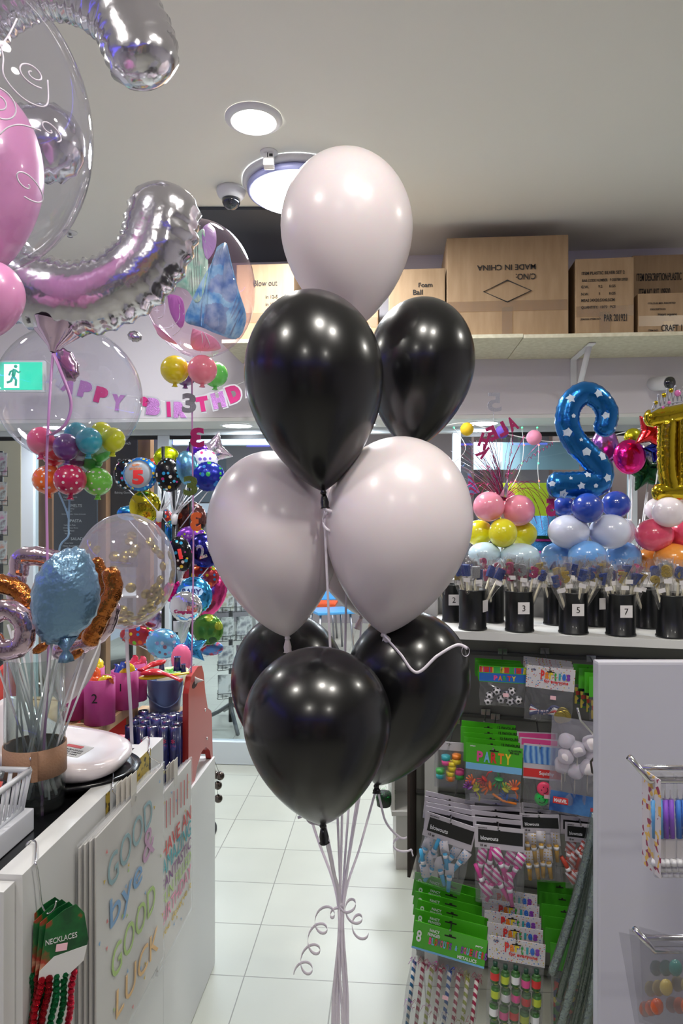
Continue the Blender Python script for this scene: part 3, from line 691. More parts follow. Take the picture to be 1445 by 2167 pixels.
def spiral(on, cx, cy, r, turns, a0=0, sg=1, n=40, back=False):
    return [on(cx+r*(1-i/n*.85)*math.cos(a0+sg*i/n*turns*2*PI), cy+r*1.15*(1-i/n*.85)*math.sin(a0+sg*i/n*turns*2*PI), .001, back) for i in range(n+1)]
prw = M('white_print', (228, 218, 232), .4)
t, on = bubble(-62, 262, 245, 305, 1.13, 'large clear bubble balloon with white scroll print and a pink balloon inside, top left')
for (x, y, r, tn, a0, sg) in ((135, 250, 19, 1.5, 1, 1), (90, 325, 26, 1.8, 2, -1), (20, 350, 20, 1.4, 0, 1), (70, 215, 15, 1.4, 3, 1), (150, 335, 13, 1.2, 1, -1), (40, 45, 18, 1.5, 0, 1), (25, 460, 24, 1.2, 4, 1), (105, 440, 20, 1.3, 2, -1), (8, 255, 24, 1.0, 5, 1)):
    obj('printed_scroll', MB().tube(spiral(on, x, y, r, tn, a0, sg), .0012, 6), prw, t)
for k in ([(50, 195), (85, 205), (98, 240), (100, 280), (125, 305), (150, 295), (152, 245)], [(108, 150), (104, 190), (95, 225)], [(60, 280), (45, 320), (50, 360), (70, 390)], [(0, 215), (40, 228), (60, 250)], [(140, 345), (118, 350), (100, 362), (85, 380)], [(0, 15), (30, 30), (60, 70), (78, 110)]):
    obj('printed_scroll', MB().tube(crom([on(x, y) for x, y in k], 6), .0012, 6), prw, t)
pk = M('pink_print', (206, 140, 196), .4)
b = MB()
for (x, y, r1, r2, a) in ((8, 190, .014, .026, 30), (30, 150, .010, .03, -60), (45, 160, .008, .022, -80), (0, 130, .012, .02, 10)):
    b.inflate(tilt(frame(on(x, y, .003)), a), circle(r1, 24, r2), .001, 4, 0, 1)
obj('printed_petal', b, pk, t, label='pink petal shapes printed on the bubble')
obj('printed_star', MB().prism(frame(on(69, 140, .002)), star_pts(.0045, .5, 5, 1), .0006), M('purple_print', (150, 60, 150), .4), t)
pinkp = M('pearl_pink_latex', (226, 150, 200), .3, coat=.5, sss=.1)
balloon((-30, 185), (-60, 610), 250, 1.14, pinkp, 'pearl pink balloon inside the large scroll bubble', None, neck=0)
for (x, y, w, h, dd, lb) in ((-12, 636, 128, 164, 1.1, 'pink balloon cluster under the scroll bubble, right one'), (-95, 640, 130, 160, 1.16, 'pink balloon cluster under the scroll bubble, left one')):
    balloon((x, y-h/2), (x-8, y+h/2), w, dd, pinkp, lb, None, neck=.01)

# plain clear bubble with small balloons inside
t, on = bubble(149, 836, 147, 144, 1.75, 'clear bubble balloon holding small coloured balloons, under the silver number')
def lat(name, c): return M(name+'_latex', c, .22, coat=.5, sss=.05, coatr=.1)
small = [(86, 932, 28, 1.70, 'hot_pink', (240, 92, 140)), (115, 958, 26, 1.78, 'coral_red', (222, 60, 90)), (138, 945, 27, 1.68, 'purple', (112, 66, 140)), (160, 967, 25, 1.76, 'plum', (110, 60, 110)),
         (161, 920, 26, 1.8, 'teal', (60, 170, 190)), (189, 932, 27, 1.68, 'teal', (60, 170, 190)), (212, 950, 26, 1.76, 'green', (90, 190, 90)), (216, 915, 22, 1.82, 'lime_yellow', (214, 222, 40)), (240, 930, 25, 1.72, 'lime_yellow', (214, 222, 40)), (192, 972, 24, 1.78, 'green', (90, 190, 90))]
for i, (x, y, r, dd, nm, c) in enumerate(small):
    balloon((x, y-r*1.02), (x+random.uniform(-4, 4), y+r*1.12), r*2, dd, lat(nm, c), 'small %s balloon inside the clear bubble%s' % (nm.replace('_', ' '), {2: '', 4: ' at the back', 5: ' at the front', 6: ' under the yellow ones', 7: ' at the back', 8: ' at its right edge', 9: ' at the very bottom'}.get(i, '')), 'small balloons inside the clear bubble', neck=.006, tm=.52)
dotm = lambda n, c: M(n+'_polka', c, .25, coat=.5, pat=('dots', 70, [c, (235, 225, 222)]))
for (x, y, r, n, c) in ((101, 1015, 32, 'orange', (238, 110, 36)), (205, 1019, 31, 'green', (118, 206, 74)), (147, 1015, 34, 'cerise', (190, 30, 84))):
    balloon((x, y-r*.95), (x+2, y+r*.98), r*2, 1.68 if n == 'cerise' else 1.74, dotm(n, c), '%s polka dot balloon under the clear bubble' % n, 'polka dot balloons under the clear bubble', neck=.006, tm=.5)
lb_ = M('pale_blue_ribbon', (150, 186, 214), .4)
rb([P(124, 1042, 1.72), P(140, 1080, 1.74), P(147, 1105, 1.74)], .005, 'pale blue ribbon end under the polka dot balloons', None, lb_)
rb([P(147, 1048, 1.7), P(145, 1110, 1.74), P(144, 1135, 1.74), P(126, 1160, 1.75), P(124, 1230, 1.76), P(126, 1400, 1.76), P(120, 1640, 1.76)], .005, 'pale blue ribbon down from the polka dot balloons', None, lb_)

# printed bubble in the middle distance, cluster and number string
t, on = bubble(424, 613, 116, 143, 2.15, 'clear bubble balloon with pink, mint and blue swirl print', film('pinkish_film', (250, 240, 246), .55, .05, (235, 200, 225), ior=1.22))
def patch(pts, mat, e=.002):
    vs = [on(x, y, e) for x, y in pts]; b = MB(); b._fin(vs, [tuple(range(len(vs)))])
    bmesh.ops.triangulate(b.b, faces=b.b.faces)
    r = bmesh.ops.subdivide_edges(b.b, edges=b.b.edges, cuts=2)
    c = P(424, 613, 2.15)
    for v in b.b.verts:
        u = (v.co-c); x = u.dot(R_)/S(116, 2.15); y = u.dot(Z_)/S(143, 2.15); q = math.sqrt(max(0, 1-x*x-y*y))
        v.co = c+R_*u.dot(R_)+Z_*u.dot(Z_)-F_*(q*S(116, 2.15)+e)
    bmesh.ops.solidify(b.b, geom=b.b.faces, thickness=.0004); return b
cr = lambda p: [(v.x, v.y) for v in crom([V((x, y, 0)) for x, y in p]+[V((p[0][0], p[0][1], 0))], 5)][:-1]
mint = M('mint_print', (150, 208, 190), .35, pat=('noise', 25, [(.35, (130, 196, 178)), (.6, (214, 234, 222))])); blu = M('blue_print', (98, 158, 220), .35, pat=('noise', 30, [(.35, (80, 140, 210)), (.65, (170, 208, 240))]))
for nm, pts, mt in (('printed_swoosh', [(432, 545), (448, 520), (456, 560), (462, 610), (450, 660), (436, 672), (420, 650), (385, 640), (372, 628), (400, 600), (422, 575)], mint),
                    ('printed_swoosh', [(476, 560), (492, 545), (502, 590), (516, 640), (524, 680), (500, 720), (470, 722), (446, 715), (412, 704), (430, 668), (456, 620), (470, 590)], blu),
                    ('printed_glow', [(455, 500), (470, 520), (474, 560), (460, 590), (450, 560), (446, 520)], M('lilac_print', (190, 150, 214), .4)),
                    ('printed_glow', [(380, 655), (410, 665), (412, 700), (400, 715), (384, 690)], M('violet_print', (196, 110, 196), .4)),
                    ('printed_glow', [(425, 716), (462, 728), (470, 742), (440, 750), (415, 745)], M('pink_glow_print', (236, 150, 190), .4)),
                    ('printed_glow', [(330, 690), (360, 715), (385, 738), (360, 728), (335, 708)], M('pink_glow_print', (236, 150, 190), .4))):
    obj(nm, patch(cr(pts), mt), mt, t)
for k in ([(320, 668), (340, 700), (375, 712), (400, 700), (404, 675)], [(352, 692), (366, 690), (372, 672), (360, 655)], [(380, 725), (400, 716), (412, 690)], [(430, 752), (440, 735), (441, 722)], [(450, 755), (452, 738), (446, 722)]):
    obj('printed_scroll', MB().tube(crom([on(x, y) for x, y in k], 6), .0016, 6), prw, t)
for x, y in ((353, 679), (385, 710), (394, 738)):
    obj('printed_sparkle', MB().prism(frame(on(x, y, .003)), star_pts(.009, .25, 4, 1), .0006), prw, t)
for (x, y, r, dd, nm, c) in ((370, 782, 30, 2.1, 'yellow', (222, 200, 20)), (392, 790, 26, 2.22, 'violet', (110, 60, 130)), (455, 792, 27, 2.2, 'bright_green', (100, 206, 90)), (428, 782, 31, 2.06, 'rose_pink', (240, 130, 150))):
    balloon((x, y-r*.98), (x, y+r*1.02), r*2, dd, lat(nm, c), 'small %s balloon under the swirl print bubble' % nm.replace('_', ' '), 'small balloons under the swirl print bubble', neck=.004, tm=.5)
rb([P(406, 800, 2.12), P(407, 950, 2.12), P(409, 1150, 2.12), P(407, 1330, 2.12), P(404, 1434, 2.12)], .005, 'pale ribbon with glitter numbers from the swirl bubble to the red rack', None, lil)
d = 2.115
for (ch, x, y, h, mt, mi, lb) in (('3', 400, 853, 42, M('silver_glitter', (172, 172, 184), .5, .15, bump=(500, .6)), False, 'silver glitter number three on the ribbon in front of the birthday banner'), ('3', 417, 926, 42, ma, True, 'magenta card number three, mirrored, on the ribbon'),
        ('3', 403, 1028, 42, M('olive_glitter', (112, 132, 56), .5, bump=(500, .8)), False, 'olive green glitter number three on the ribbon'), ('3', 414, 1104, 40, M('orange_card', (226, 98, 34), .4), True, 'orange number three turned sideways on the ribbon')):
    mm = frame(P(x, y, d))
    if 'sideways' in lb: mm = mm @ Matrix.Rotation(1.0, 4, 'Y')
    solo('hanging_number', MB().text(mm, ch, h=S(h, d), w=S(30, d), t=.003, bold=.05, mirror=mi), mt, lb, 'number decoration', 'numbers hanging on the ribbon')
# gold confetti balloon
cf = film('confetti_balloon_film', (246, 244, 246), .5, .24, (228, 222, 238), ior=1.3, rough=.06)
a = P(268, 1332, 1.72); b = P(266, 1086, 1.72); t = thing('confetti_balloon', a, 'clear balloon with gold confetti dots beside the foil bouquet', 'balloon')
R = S(103, 1.72); obj('balloon_skin', MB().lathe(axis_m(a, b), teardrop(a, b, R, .52), 56, False), cf, t)
gold = M('gold_foil_disc', (190, 172, 90), .22, .85)
c = (a+b)/2; cc = P(268, 1208, 1.72); rng = random.Random(4)
spots = [(180, 1155), (185, 1165), (207, 1150), (255, 1133), (248, 1148), (236, 1180), (272, 1170), (258, 1165), (232, 1190), (307, 1163), (318, 1178), (335, 1143), (345, 1158), (347, 1178), (320, 1178), (325, 1205), (272, 1199), (305, 1235), (318, 1236), (310, 1252), (318, 1262), (330, 1250), (308, 1275), (278, 1290), (292, 1293), (268, 1242), (262, 1228),
         (345, 1240), (352, 1222), (358, 1215), (338, 1262), (348, 1250), (325, 1268), (330, 1285), (318, 1292), (300, 1305), (350, 1232), (340, 1275), (310, 1300), (322, 1282), (290, 1310), (270, 1318), (255, 1318), (245, 1312), (240, 1300), (260, 1325), (280, 1322), (355, 1200), (300, 1290), (310, 1312), (262, 1310), (250, 1325), (205, 1260), (215, 1290), (230, 1305)]
for i in range(26): spots.append((268+rng.gauss(0, 38), 1322-abs(rng.gauss(0, 10))))
for i, (x, y) in enumerate(spots):
    u = (x-268)/103; v = (y-1208)/122
    q = math.hypot(u, v)
    if q > .96: u *= .94/q; v *= .94/q; x = 268+u*103; y = 1208+v*122
    s = 1 if rng.random() < .45 else -1; w = math.sqrt(max(0, 1-u*u-v*v))*.97
    if v > .78: w *= .8
    nrm = (R_*u-Z_*v+F_*w*s).normalized(); pos = cc+R_*S(x-268, 1.72)*.97-Z_*S(y-1208, 1.72)*.97+F_*s*w*R*.97
    m = nrm.to_track_quat('Z', 'Y').to_matrix().to_4x4(); m.translation = pos
    obj('confetti_dot', MB().lathe(m, [(.0125, -.0002), (.0125, .0002)], 20), gold, t)
obj('neck', MB().lathe(a+V((0, 0, -.025)), [(.006, 0), (.008, .003), (.005, .012), (.004, .026)], 16), cf, t)
rb([P(268, 1337, 1.72), P(270, 1400, 1.74), P(275, 1480, 1.78), P(279, 1574, 1.84)], .009, 'wide white ribbon under the gold confetti balloon', None, rib)
# foil bouquet on straws in the vase
cop = foil('copper_foil', (186, 112, 52), .2, s=45, b=.9); pf = foil('rose_silver_foil', (214, 190, 204), .14, s=30, b=.5); bf = foil('light_blue_foil', (112, 148, 178), .28, s=30, b=1., metal=.6)
def foily(px, py, d, outline, T, mat, label, name='foil_balloon', rot=0, yaw=0, wr=.04, nw=28, stick=None, group=None, pitch=0, cat='foil balloon', hole=None):
    m = tilt(frame(P(px, py, d)), rot) @ Matrix.Rotation(yaw, 4, 'Y') @ Matrix.Rotation(pitch, 4, 'X')
    t = thing(name, P(px, py, d), label, cat, group)
    obj('foil_skin', MB().inflate(m, outline, T, wr=wr, nw=nw), mat, t)
    if stick: obj('stick', MB().cyl(m @ V((0, -max(abs(y) for x, y in outline)*.9, 0)), stick, .0025, n=8), M('white_stick', (222, 222, 226), .4), t)
    return t, m
gB = 'foil letters and shapes on sticks in the glass vase'
vb = P(75, 1650, 1.43)
def vstick(i): return vb+R_*(-.03+.012*(i % 6))+F_*(.01*((i*7) % 5)-.02)
d = 1.36
def tubefoil(strokes, rpx, d, mat, label, i, **kw):
    t = foil_number('letter_balloon', label, strokes, rpx, d, mat, **kw); t['group'] = gB
    obj('stick', MB().cyl(P(strokes[0][0][0]*.5+strokes[0][-1][0]*.5, max(p[1] for p in strokes[0]), d), vstick(i), .0022, n=8), M('white_stick', (222, 222, 226), .4), t); return t
tubefoil([[(40, 1210, 0), (50, 1178, 0), (130, 1190, 0), (140, 1240, 0), (110, 1290, 0), (40, 1270, 0), (35, 1215, 0)]], 22, 1.42, pf, 'rose silver foil letter at the back left of the vase bouquet', 0, freq=300, wr=.1)
tubefoil([[(0, 1235, 0), (40, 1250, 0), (62, 1290, 0), (55, 1335, 0)]], 22, 1.36, cop, 'copper foil letter left of the light blue foil balloon', 1, freq=300, wr=.1)
tubefoil([[(-15, 1300, 0), (20, 1290, 0), (52, 1320, 0), (45, 1365, 0), (5, 1375, 0), (-20, 1350, 0)]], 24, 1.30, pf, 'rose silver foil letter at the far left over the vase', 2, freq=300, wr=.1)
tubefoil([[(205, 1190, 0), (220, 1235, 0), (205, 1290, 0), (170, 1345, 0)]], 15, 1.45, cop, 'narrow copper foil letter just behind the light blue foil balloon', 3, freq=300, wr=.1)
tubefoil([[(235, 1215, 0), (240, 1250, 0), (215, 1300, 0), (190, 1355, 0)]], 21, 1.38, cop, 'broad copper foil letter right of the light blue foil balloon', 4, freq=300, wr=.1)
tubefoil([[(240, 1285, 0), (225, 1330, 0), (180, 1365, 0), (120, 1380, 0)]], 17, 1.42, pf, 'rose silver foil letter low at the right of the bouquet', 5, freq=300, wr=.1)
o = [(V((math.cos(a)*(.055+.008*math.cos(2*a+.6)), math.sin(a)*.094*(1-.08*math.cos(a)), 0))[:2]) for a in [2*PI*i/56 for i in range(56)]]
foily(140, 1262, 1.24, o, .045, bf, 'light blue crinkled foil balloon in front of the vase bouquet', 'foil_balloon', -18, .25, .05, 34, vstick(2), gB)
b = MB(); b.lathe(axis_m(P(140, 1400, 1.24), P(138, 1350, 1.24)), [(.012, 0), (.01, .01), (.004, .02), (.02, .045)], 20, True, lambda q, i: 1+.2*math.sin(4*q))
solo('foil_tail', b, bf, 'light blue foil tail under the light blue balloon', 'foil balloon', gB)
for (x, y, lb) in ((160, 1385, 'small copper foil tail beside the blue one'), (85, 1372, 'small copper foil tail over the vase')):
    solo('foil_tail', MB().inflate(tilt(frame(P(x, y, 1.3)), 30), circle(.018, 24, .009), .006, 5, .1, 7), cop, lb, 'foil balloon', gB)
balloon((160, 1290), (135, 1492), 120, 1.6, M('milky_latex', (206, 200, 200), .4, coat=.4, alpha=.8), 'translucent milky balloon standing behind the glass vase', None, neck=.008)
# vase
vc = P(74, 1700, 1.43); vc.z = .9315; vr = S(60, 1.43)
glass = film('vase_glass', (238, 244, 242), .7, .02, (220, 225, 225), ior=1.35)
t = thing('glass_vase', vc, 'tall clear glass cylinder with a tan leather band on the counter', 'vase')
vh = .315
obj('glass_wall', MB().lathe(vc, [(0, 0), (vr*.9, 0), (vr, .01), (vr, vh), (vr-.004, vh), (vr-.004, .022), (0, .02)], 48, False), glass, t)
obj('leather_band', MB().lathe(vc, [(vr+.0005, .075), (vr+.003, .075), (vr+.003, .135), (vr+.0005, .135)], 48, False).box(frame(vc+V((0, 0, .105))-F_*(vr+.0035)*.93+R_*vr*.42, (R_*.9+F_*.42)), .012, .06, .003, .001), M('tan_leather', (166, 126, 98), .6, bump=(200, .2)), t)
for i in range(3):
    q = vc+V((0, 0, .087+.018*i))-F_*(vr+.003)*.95+R_*vr*.3
    obj('rivet', MB().ball(q, .0035, .0025, .0035, 12), M('chrome', (220, 220, 222), .12, 1), t)
rng = random.Random(3)
for i in range(14):
    a = rng.uniform(0, 6.28); r1 = rng.uniform(.2, .8)*vr; e = rng.uniform(0, 6.28); r2 = vr*.85
    p0 = vc+V((math.cos(a)*r1, math.sin(a)*r1, .024)); p1 = vc+V((math.cos(a+2.6+rng.uniform(-.5, .5))*r2, math.sin(a+2.6)*r2, vh)); p1 = p0+(p1-p0)*rng.uniform(1.0, 1.25)
    solo('straw', MB().cyl(p0, p1, .0026, n=8), M('white_stick', (222, 222, 226), .4), 'white plastic balloon stick standing in the glass vase', 'stick', 'plain sticks in the glass vase')

# ---------------------------------------------------------------- counter
CX = -.613
lam = M('white_laminate', (214, 214, 212), .35); blk = M('black_laminate', (14, 14, 16), .22)
y1 = 1.775; y2 = 2.30
def seg(name, mb, mat, t): return obj(name, mb, mat, t)
t = thing('shop_counter', (CX-.4, 1.3, 0), 'white laminate counter with black top and raised front panel', 'counter')
c0 = 1.085
obj('front_panel', MB().span((CX-.045, c0, .003), (CX, y1, .95), .001), lam, t)
obj('end_panel', MB().span((-1.5, y1-.03, .003), (CX-.0455, y1, .93), .001), lam, t)
obj('side_panel', MB().span((-1.5, c0, .003), (CX-.0455, c0+.03, .86), .001), lam, t)
obj('worktop', MB().span((-1.5, c0, .9), (CX-.0455, y1-.0305, .93), .001), blk, t, label='black worktop')
t = thing('low_counter', (CX-.4, 2.05, 0), 'low white laminate counter section holding the red rack', 'counter')
obj('front_panel', MB().span((CX-.02, y1+.001, .003), (CX, y2, .712), .001), lam, t)
obj('worktop', MB().span((-1.5, y1+.001, .69), (CX-.0205, y2, .7115), .001), lam, t)
obj('end_panel', MB().span((-1.5, y2-.02, .003), (CX-.0205, y2, .6895), .001), lam, t)
t = thing('lower_shelf_unit', (CX-.5, 1.0, 0), 'white cabinet edge at the bottom left, nearer than the counter', 'cabinet')
obj('side_panel', MB().span((-1.5, c0-.035, .003), (CX-.012, c0-.002, .94), .001), lam, t)
obj('black_edge', MB().span((-1.5, c0-.036, .003), (CX-.045, c0-.0355, .93), 0), blk, t)
# S hook with necklaces
ch = M('chrome', (220, 220, 222), .12, 1)
def G(px, py, off=.004): return hit(px, py, (CX+off, 0, 0), (1, 0, 0))
def shook(px, py, px2, py2, label):
    a = G(px, py, -.03); b = G(px, py, .006); c = G(px2, py2, .012)
    a.z = .951; b.z = .953
    pts = [a+V((-.016, 0, -.02)), a+V((-.016, 0, .002)), a+V((0, 0, .006)), b+V((0, 0, .005)), b+V((.003, 0, -.01)), b.lerp(c, .5)+V((.002, 0, 0)), c+V((0, 0, .01)), c+V((.01, 0, -.006)), c+V((.022, 0, .002)), c+V((.026, 0, .016))]
    solo('metal_hook', MB().tube(crom(pts, 6), .0017, 8), ch, label, 'hook', 'wire hooks over the counter panel'); return c
c1 = shook(75, 1818, 88, 1925, 'long wire hook holding the bead necklaces')
c2 = shook(238, 1655, 263, 1700, 'wire hook holding the good bye gift bags')
c3 = shook(315, 1580, 338, 1625, 'wire hook holding the birthday gift bags')
gy = c1.y; gm = frame(V((CX+.03, gy, 1.0)), V((.75, .66, 0)))
grn = M('necklace_card', (20, 78, 40), .35, pat=('noise', 22, [(.38, (16, 70, 36)), (.52, (20, 96, 44)), (.6, (160, 40, 30)), (.72, (220, 190, 150))]))
nk = []
for i in range(4):
    o = V((.02-.012*i, -.008+.006*i, 0)); cen = V((c1.x+.02, c1.y, c1.z-.05))+o
    m = tilt(frame(cen, V((.82, .57, 0))), -8+i*3)
    t = thing('bead_necklaces', cen+V((0, 0, -.3)), ['front', 'second', 'third', 'rearmost'][i]+' pack of red and green bead necklaces on the hook', 'necklace pack', 'bead necklace packs on the long hook')
    o1 = [(-.03, -.055), (.012, -.06), (.04, -.035), (.043, .0), (.03, .045), (.014, .062), (-.004, .055), (-.03, .035)]
    obj('header_card', MB().prism(m, o1, .0012), grn, t)
    if i == 0:
        obj('white_panel', MB().prism(m @ Matrix.Translation((0, 0, .001)), [(-.03, -.055), (.012, -.06), (.04, -.035), (.042, -.01), (-.01, -.02), (-.03, -.04)], .0006), white, t)
        obj('lettering', MB().text(m @ Matrix.Translation((-.002, .008, .0015)) @ Matrix.Rotation(.12, 4, 'Z'), 'NECKLACES', h=.009, w=.05), white, t)
        obj('price_sticker', MB().box(m @ Matrix.Translation((.0, -.006, .002)), .018, .012, .0006), M('pink_sticker', (238, 190, 200), .6), t)
    cols = [(190, 20, 40), (150, 18, 30), (24, 120, 70), (16, 100, 56), (200, 30, 60)]
    for j in range(5 if i == 0 else 2):
        b = MB(); x = -.026+.0135*j; zz = -.055
        kk = 0
        while zz > -.34:
            b.ball(m @ V((x+.002*math.sin(zz*70+j+i), zz, .003*math.sin(zz*90+j))), .0058+.0012*random.random(), n=8); zz -= .0095
        cidx = (j+i) % 5
        obj('bead_string', b, M('tinsel_%s' % ('red', 'dark_red', 'green', 'dark_green', 'bead_red')[cidx], cols[cidx], .2, .85, bump=(400, 1.)), t)
# gift bag packs hanging on the panel
bagm = M('printed_paper', (218, 214, 206), .5, pat=('dots', 46, [(216, 212, 206), (90, 130, 180), (200, 180, 60), (190, 80, 90), (150, 180, 90)]))
bagm = M('gift_bag_paper', (214, 210, 204), .4)
wrap = film('cellophane', (250, 250, 250), .25, .1, (235, 235, 238), ior=1.2, rough=.1)
def giftbag(yc0, yc1, ztop, zbot, off, label, lines, tris=True, first=True, grp='', lean=0.):
    """flat wrapped bag pack hanging on the counter face; yc0 far edge... printed side towards +X"""
    w = abs(yc1-yc0); cy = (yc0+yc1)/2; h = ztop-zbot
    m = frame(V((CX+off, cy, (ztop+zbot)/2)), V((lean, 1, 0)))
    # frame's right axis is +Y, up is Z, normal = +X
    t = thing('gift_bag_pack', (CX+off, cy, zbot), label, 'gift bag', grp)
    obj('paper_bag', MB().box(m, w, h, .004, .001), bagm, t)
    obj('clear_sleeve', MB().box(m, w+.012, h+.014, .0075, .0015), wrap, t)
    obj('hang_tab', MB().box(m @ Matrix.Translation((0, h/2+.018, .002)), .03, .07, .0012), M('card_tab', (214, 208, 198), .6), t)
    if first:
        for (tx, u, v, hh, a, c) in lines:
            obj('lettering', MB().text(m @ Matrix.Translation((u*w, v*h, .0052)) @ Matrix.Rotation(a, 4, 'Z'), tx, h=hh*1.3, w=w*(.2 if tx == '&' else .46 if tx == 'bye' else .66 if len(tx) < 6 else .88), t=.0004), M('print_%s' % c, PC[c], .5), t)
        rg = random.Random(len(label)); tb = {}
        for i in range(26):
            u = rg.uniform(-.47, .47); v = rg.uniform(-.48, .48); c = rg.choice(['blue', 'gold', 'rose', 'green'])
            tb.setdefault(c, MB()).prism(m @ Matrix.Translation((u*w, v*h, .0048)) @ Matrix.Rotation(rg.uniform(0, 6), 4, 'Z'), [(0, 0), (.008, .002), (.002, .009)], .0003)
        for c, bb in tb.items(): obj('printed_confetti', bb, M('print_%s' % c, PC[c], .5), t)
    return t, m
PC = dict(teal=(140, 170, 176), blue=(120, 160, 200), green=(170, 200, 120), orange=(232, 190, 130), purple=(190, 150, 180), rose=(214, 120, 120), gold=(206, 176, 60), red=(206, 60, 60), deep=(60, 160, 170), plum=(130, 80, 130), pink=(224, 140, 170))
yA = G(185, 1790, .03).y; yB = G(345, 1650, .03).y
for i in range(4):
    giftbag(1.285-.006*i, 1.67-.01*i, .917-.004*i, .44, .034-.008*i, ['front', 'second', 'third', 'rear'][i]+' gift bag pack of the good bye and good luck design', 
      [('GOOD', -.05, .32, .05, .12, 'teal'), ('bye', -.12, .1, .062, .05, 'blue'), ('&', .22, .2, .055, 0, 'purple'), ('GOOD', .0, -.11, .05, .05, 'green'), ('LUCK', .06, -.33, .045, -.05, 'orange')], first=(i == 0), grp='good bye gift bag packs on the counter front')
for i in range(3):
    giftbag(1.665-.008*i, 1.945-.012*i, .83-.004*i, .40, .022-.007*i, ['front', 'second', 'rear'][i]+' gift bag pack of the amazing fantastic birthday design',
      [('HAVE AN', .02, .16, .03, 0, 'red'), ('AMAZING', .02, .06, .034, 0, 'deep'), ('FANTASTIC', .02, -.04, .024, 0, 'plum'), ('FUN FILLED', .02, -.13, .024, 0, 'green'), ('BIRTHDAY', .02, -.23, .028, 0, 'pink'), ('you deserve it', .02, -.33, .02, 0, 'gold')], first=(i == 0), grp='birthday gift bag packs on the counter front')
t = [o for o in bpy.data.objects if o.get('label', '').startswith('front gift bag pack of the amazing')][0]
bb = MB()
for i in range(8): bb.box((CX+.0275, 1.69+.03*i, .765+.006*(i % 2)), .0006, .004, .07)
obj('printed_candles', bb, M('print_red', PC['red'], .5), t)
# stickers on the panel
st = solo('payment_sticker', MB().box(frame(G(268, 1678, .001), V((0, 1, 0))), .07, .05, .0006), white, 'white We accept sticker on the counter panel', 'sticker')
obj('lettering', MB().text(frame(G(266, 1664, .0016), V((0, 1, 0))), 'We accept', h=.011, w=.055, t=.0004), ink, st)
obj('card_logos', MB().box(frame(G(272, 1690, .0016), V((0, 1, 0))), .03, .012, .0004), M('print_blue_logo', (70, 100, 160), .5), st)
gs = M('gold_sticker', (176, 150, 50), .4, .5, pat=('noise', 60, [(.42, (60, 46, 16)), (.5, (200, 172, 60))]))
solo('ampersand_sticker', MB().box(frame(G(304, 1640, .001), V((0, 1, 0))), .095, .1, .0008), gs, 'gold patterned square sticker near the top of the counter panel', 'sticker')
solo('ampersand_sticker', MB().box(frame(G(228, 1712, .001), V((0, 1, 0))), .02, .07, .0008), gs, 'narrow gold patterned sticker beside the wire hook', 'sticker')
# basket of pens on a white box
bc = P(5, 1780, 1.2); wb = MB(); bz = .931
x1 = hit(95, 1670, (0, 0, 1.0), (0, 0, 1))
# white box under it
q = V((-.70, 1.215, .9315))
t = thing('white_box', q+V((-.1, 0, 0)), 'glossy white box with a red printed strip under the pen basket', 'box')
bxm = Matrix.Translation(q+V((-.12, -.01, .021)))
obj('box_body', MB().box(bxm, .24, .15, .042, .002), M('gloss_white', (222, 224, 230), .2), t)
obj('red_strip', MB().box(bxm @ Matrix.Translation((.06, -.0755, .002)), .11, .001, .014), M('print_red', PC['red'], .5), t)
obj('lettering', MB().text(frame(q+V((-.06, -.087, .023))), 'LOAD OVER HERE', h=.006, t=.0004), white, t)
t = thing('pen_basket', q+V((-.12, -.01, .043)), 'white slotted plastic basket full of coloured pens and lighters', 'basket')
k = q+V((-.12, -.01, .044)); b = MB(); L, Wd, hh = .115, .07, .075
def wall(p0, p1, q0, q1, n):   # slatted wall: bottom p0-p1, top q0-q1
    p0, p1, q0, q1 = map(V, (p0, p1, q0, q1))
    b.sweep([p0, p1], [(-.002, -.004), (.002, -.004), (.002, .008), (-.002, .008)], Z_.cross((p1-p0).normalized()))
    b.sweep([q0, q1], [(-.0035, -.006), (.0035, -.006), (.0035, .003), (-.0035, .003)], Z_.cross((q1-q0).normalized()))
    for i in range(n+1):
        s = i/n; b.sweep([p0.lerp(p1, s), q0.lerp(q1, s)], [(-.004, -.0012), (.004, -.0012), (.004, .0012), (-.004, .0012)], (p1-p0).normalized())
cb_ = [k+V((sx*L*.9, sy*Wd*.88, 0)) for sx, sy in ((-1, -1), (1, -1), (1, 1), (-1, 1))]; ct = [k+V((sx*L, sy*Wd, hh)) for sx, sy in ((-1, -1), (1, -1), (1, 1), (-1, 1))]
for i in range(4): wall(cb_[i], cb_[(i+1) % 4], ct[i], ct[(i+1) % 4], 12 if i % 2 == 0 else 8)
b.span(cb_[0], cb_[2]+V((0, 0, .002)))
obj('basket_body', b, M('gloss_white', (222, 224, 230), .2), t)
for i, (c, n) in enumerate((((30, 140, 60), 'green'), ((40, 44, 50), 'black'), ((190, 120, 40), 'amber'), ((50, 110, 150), 'blue'), ((20, 40, 120), 'navy'), ((60, 150, 120), 'teal'), ((200, 70, 60), 'red'))):
    a = k+V((-.06+.024*i, -.03+.01*(i % 3), .02)); e = a+V((.015*math.cos(i*2.), .03+.02*math.sin(i), .062))
    s = MB(); s.cyl(a, e, .0085, n=14); o = solo('marker_pen', s, lat(n+'_plastic', c), '%s pen sticking out of the white basket' % n, 'pen', 'pens in the white basket')
    obj('pen_cap', MB().cyl(e, e+(e-a)*.25, .0065, .005), M('pen_cap_grey', (120, 124, 128), .3, .6), o)
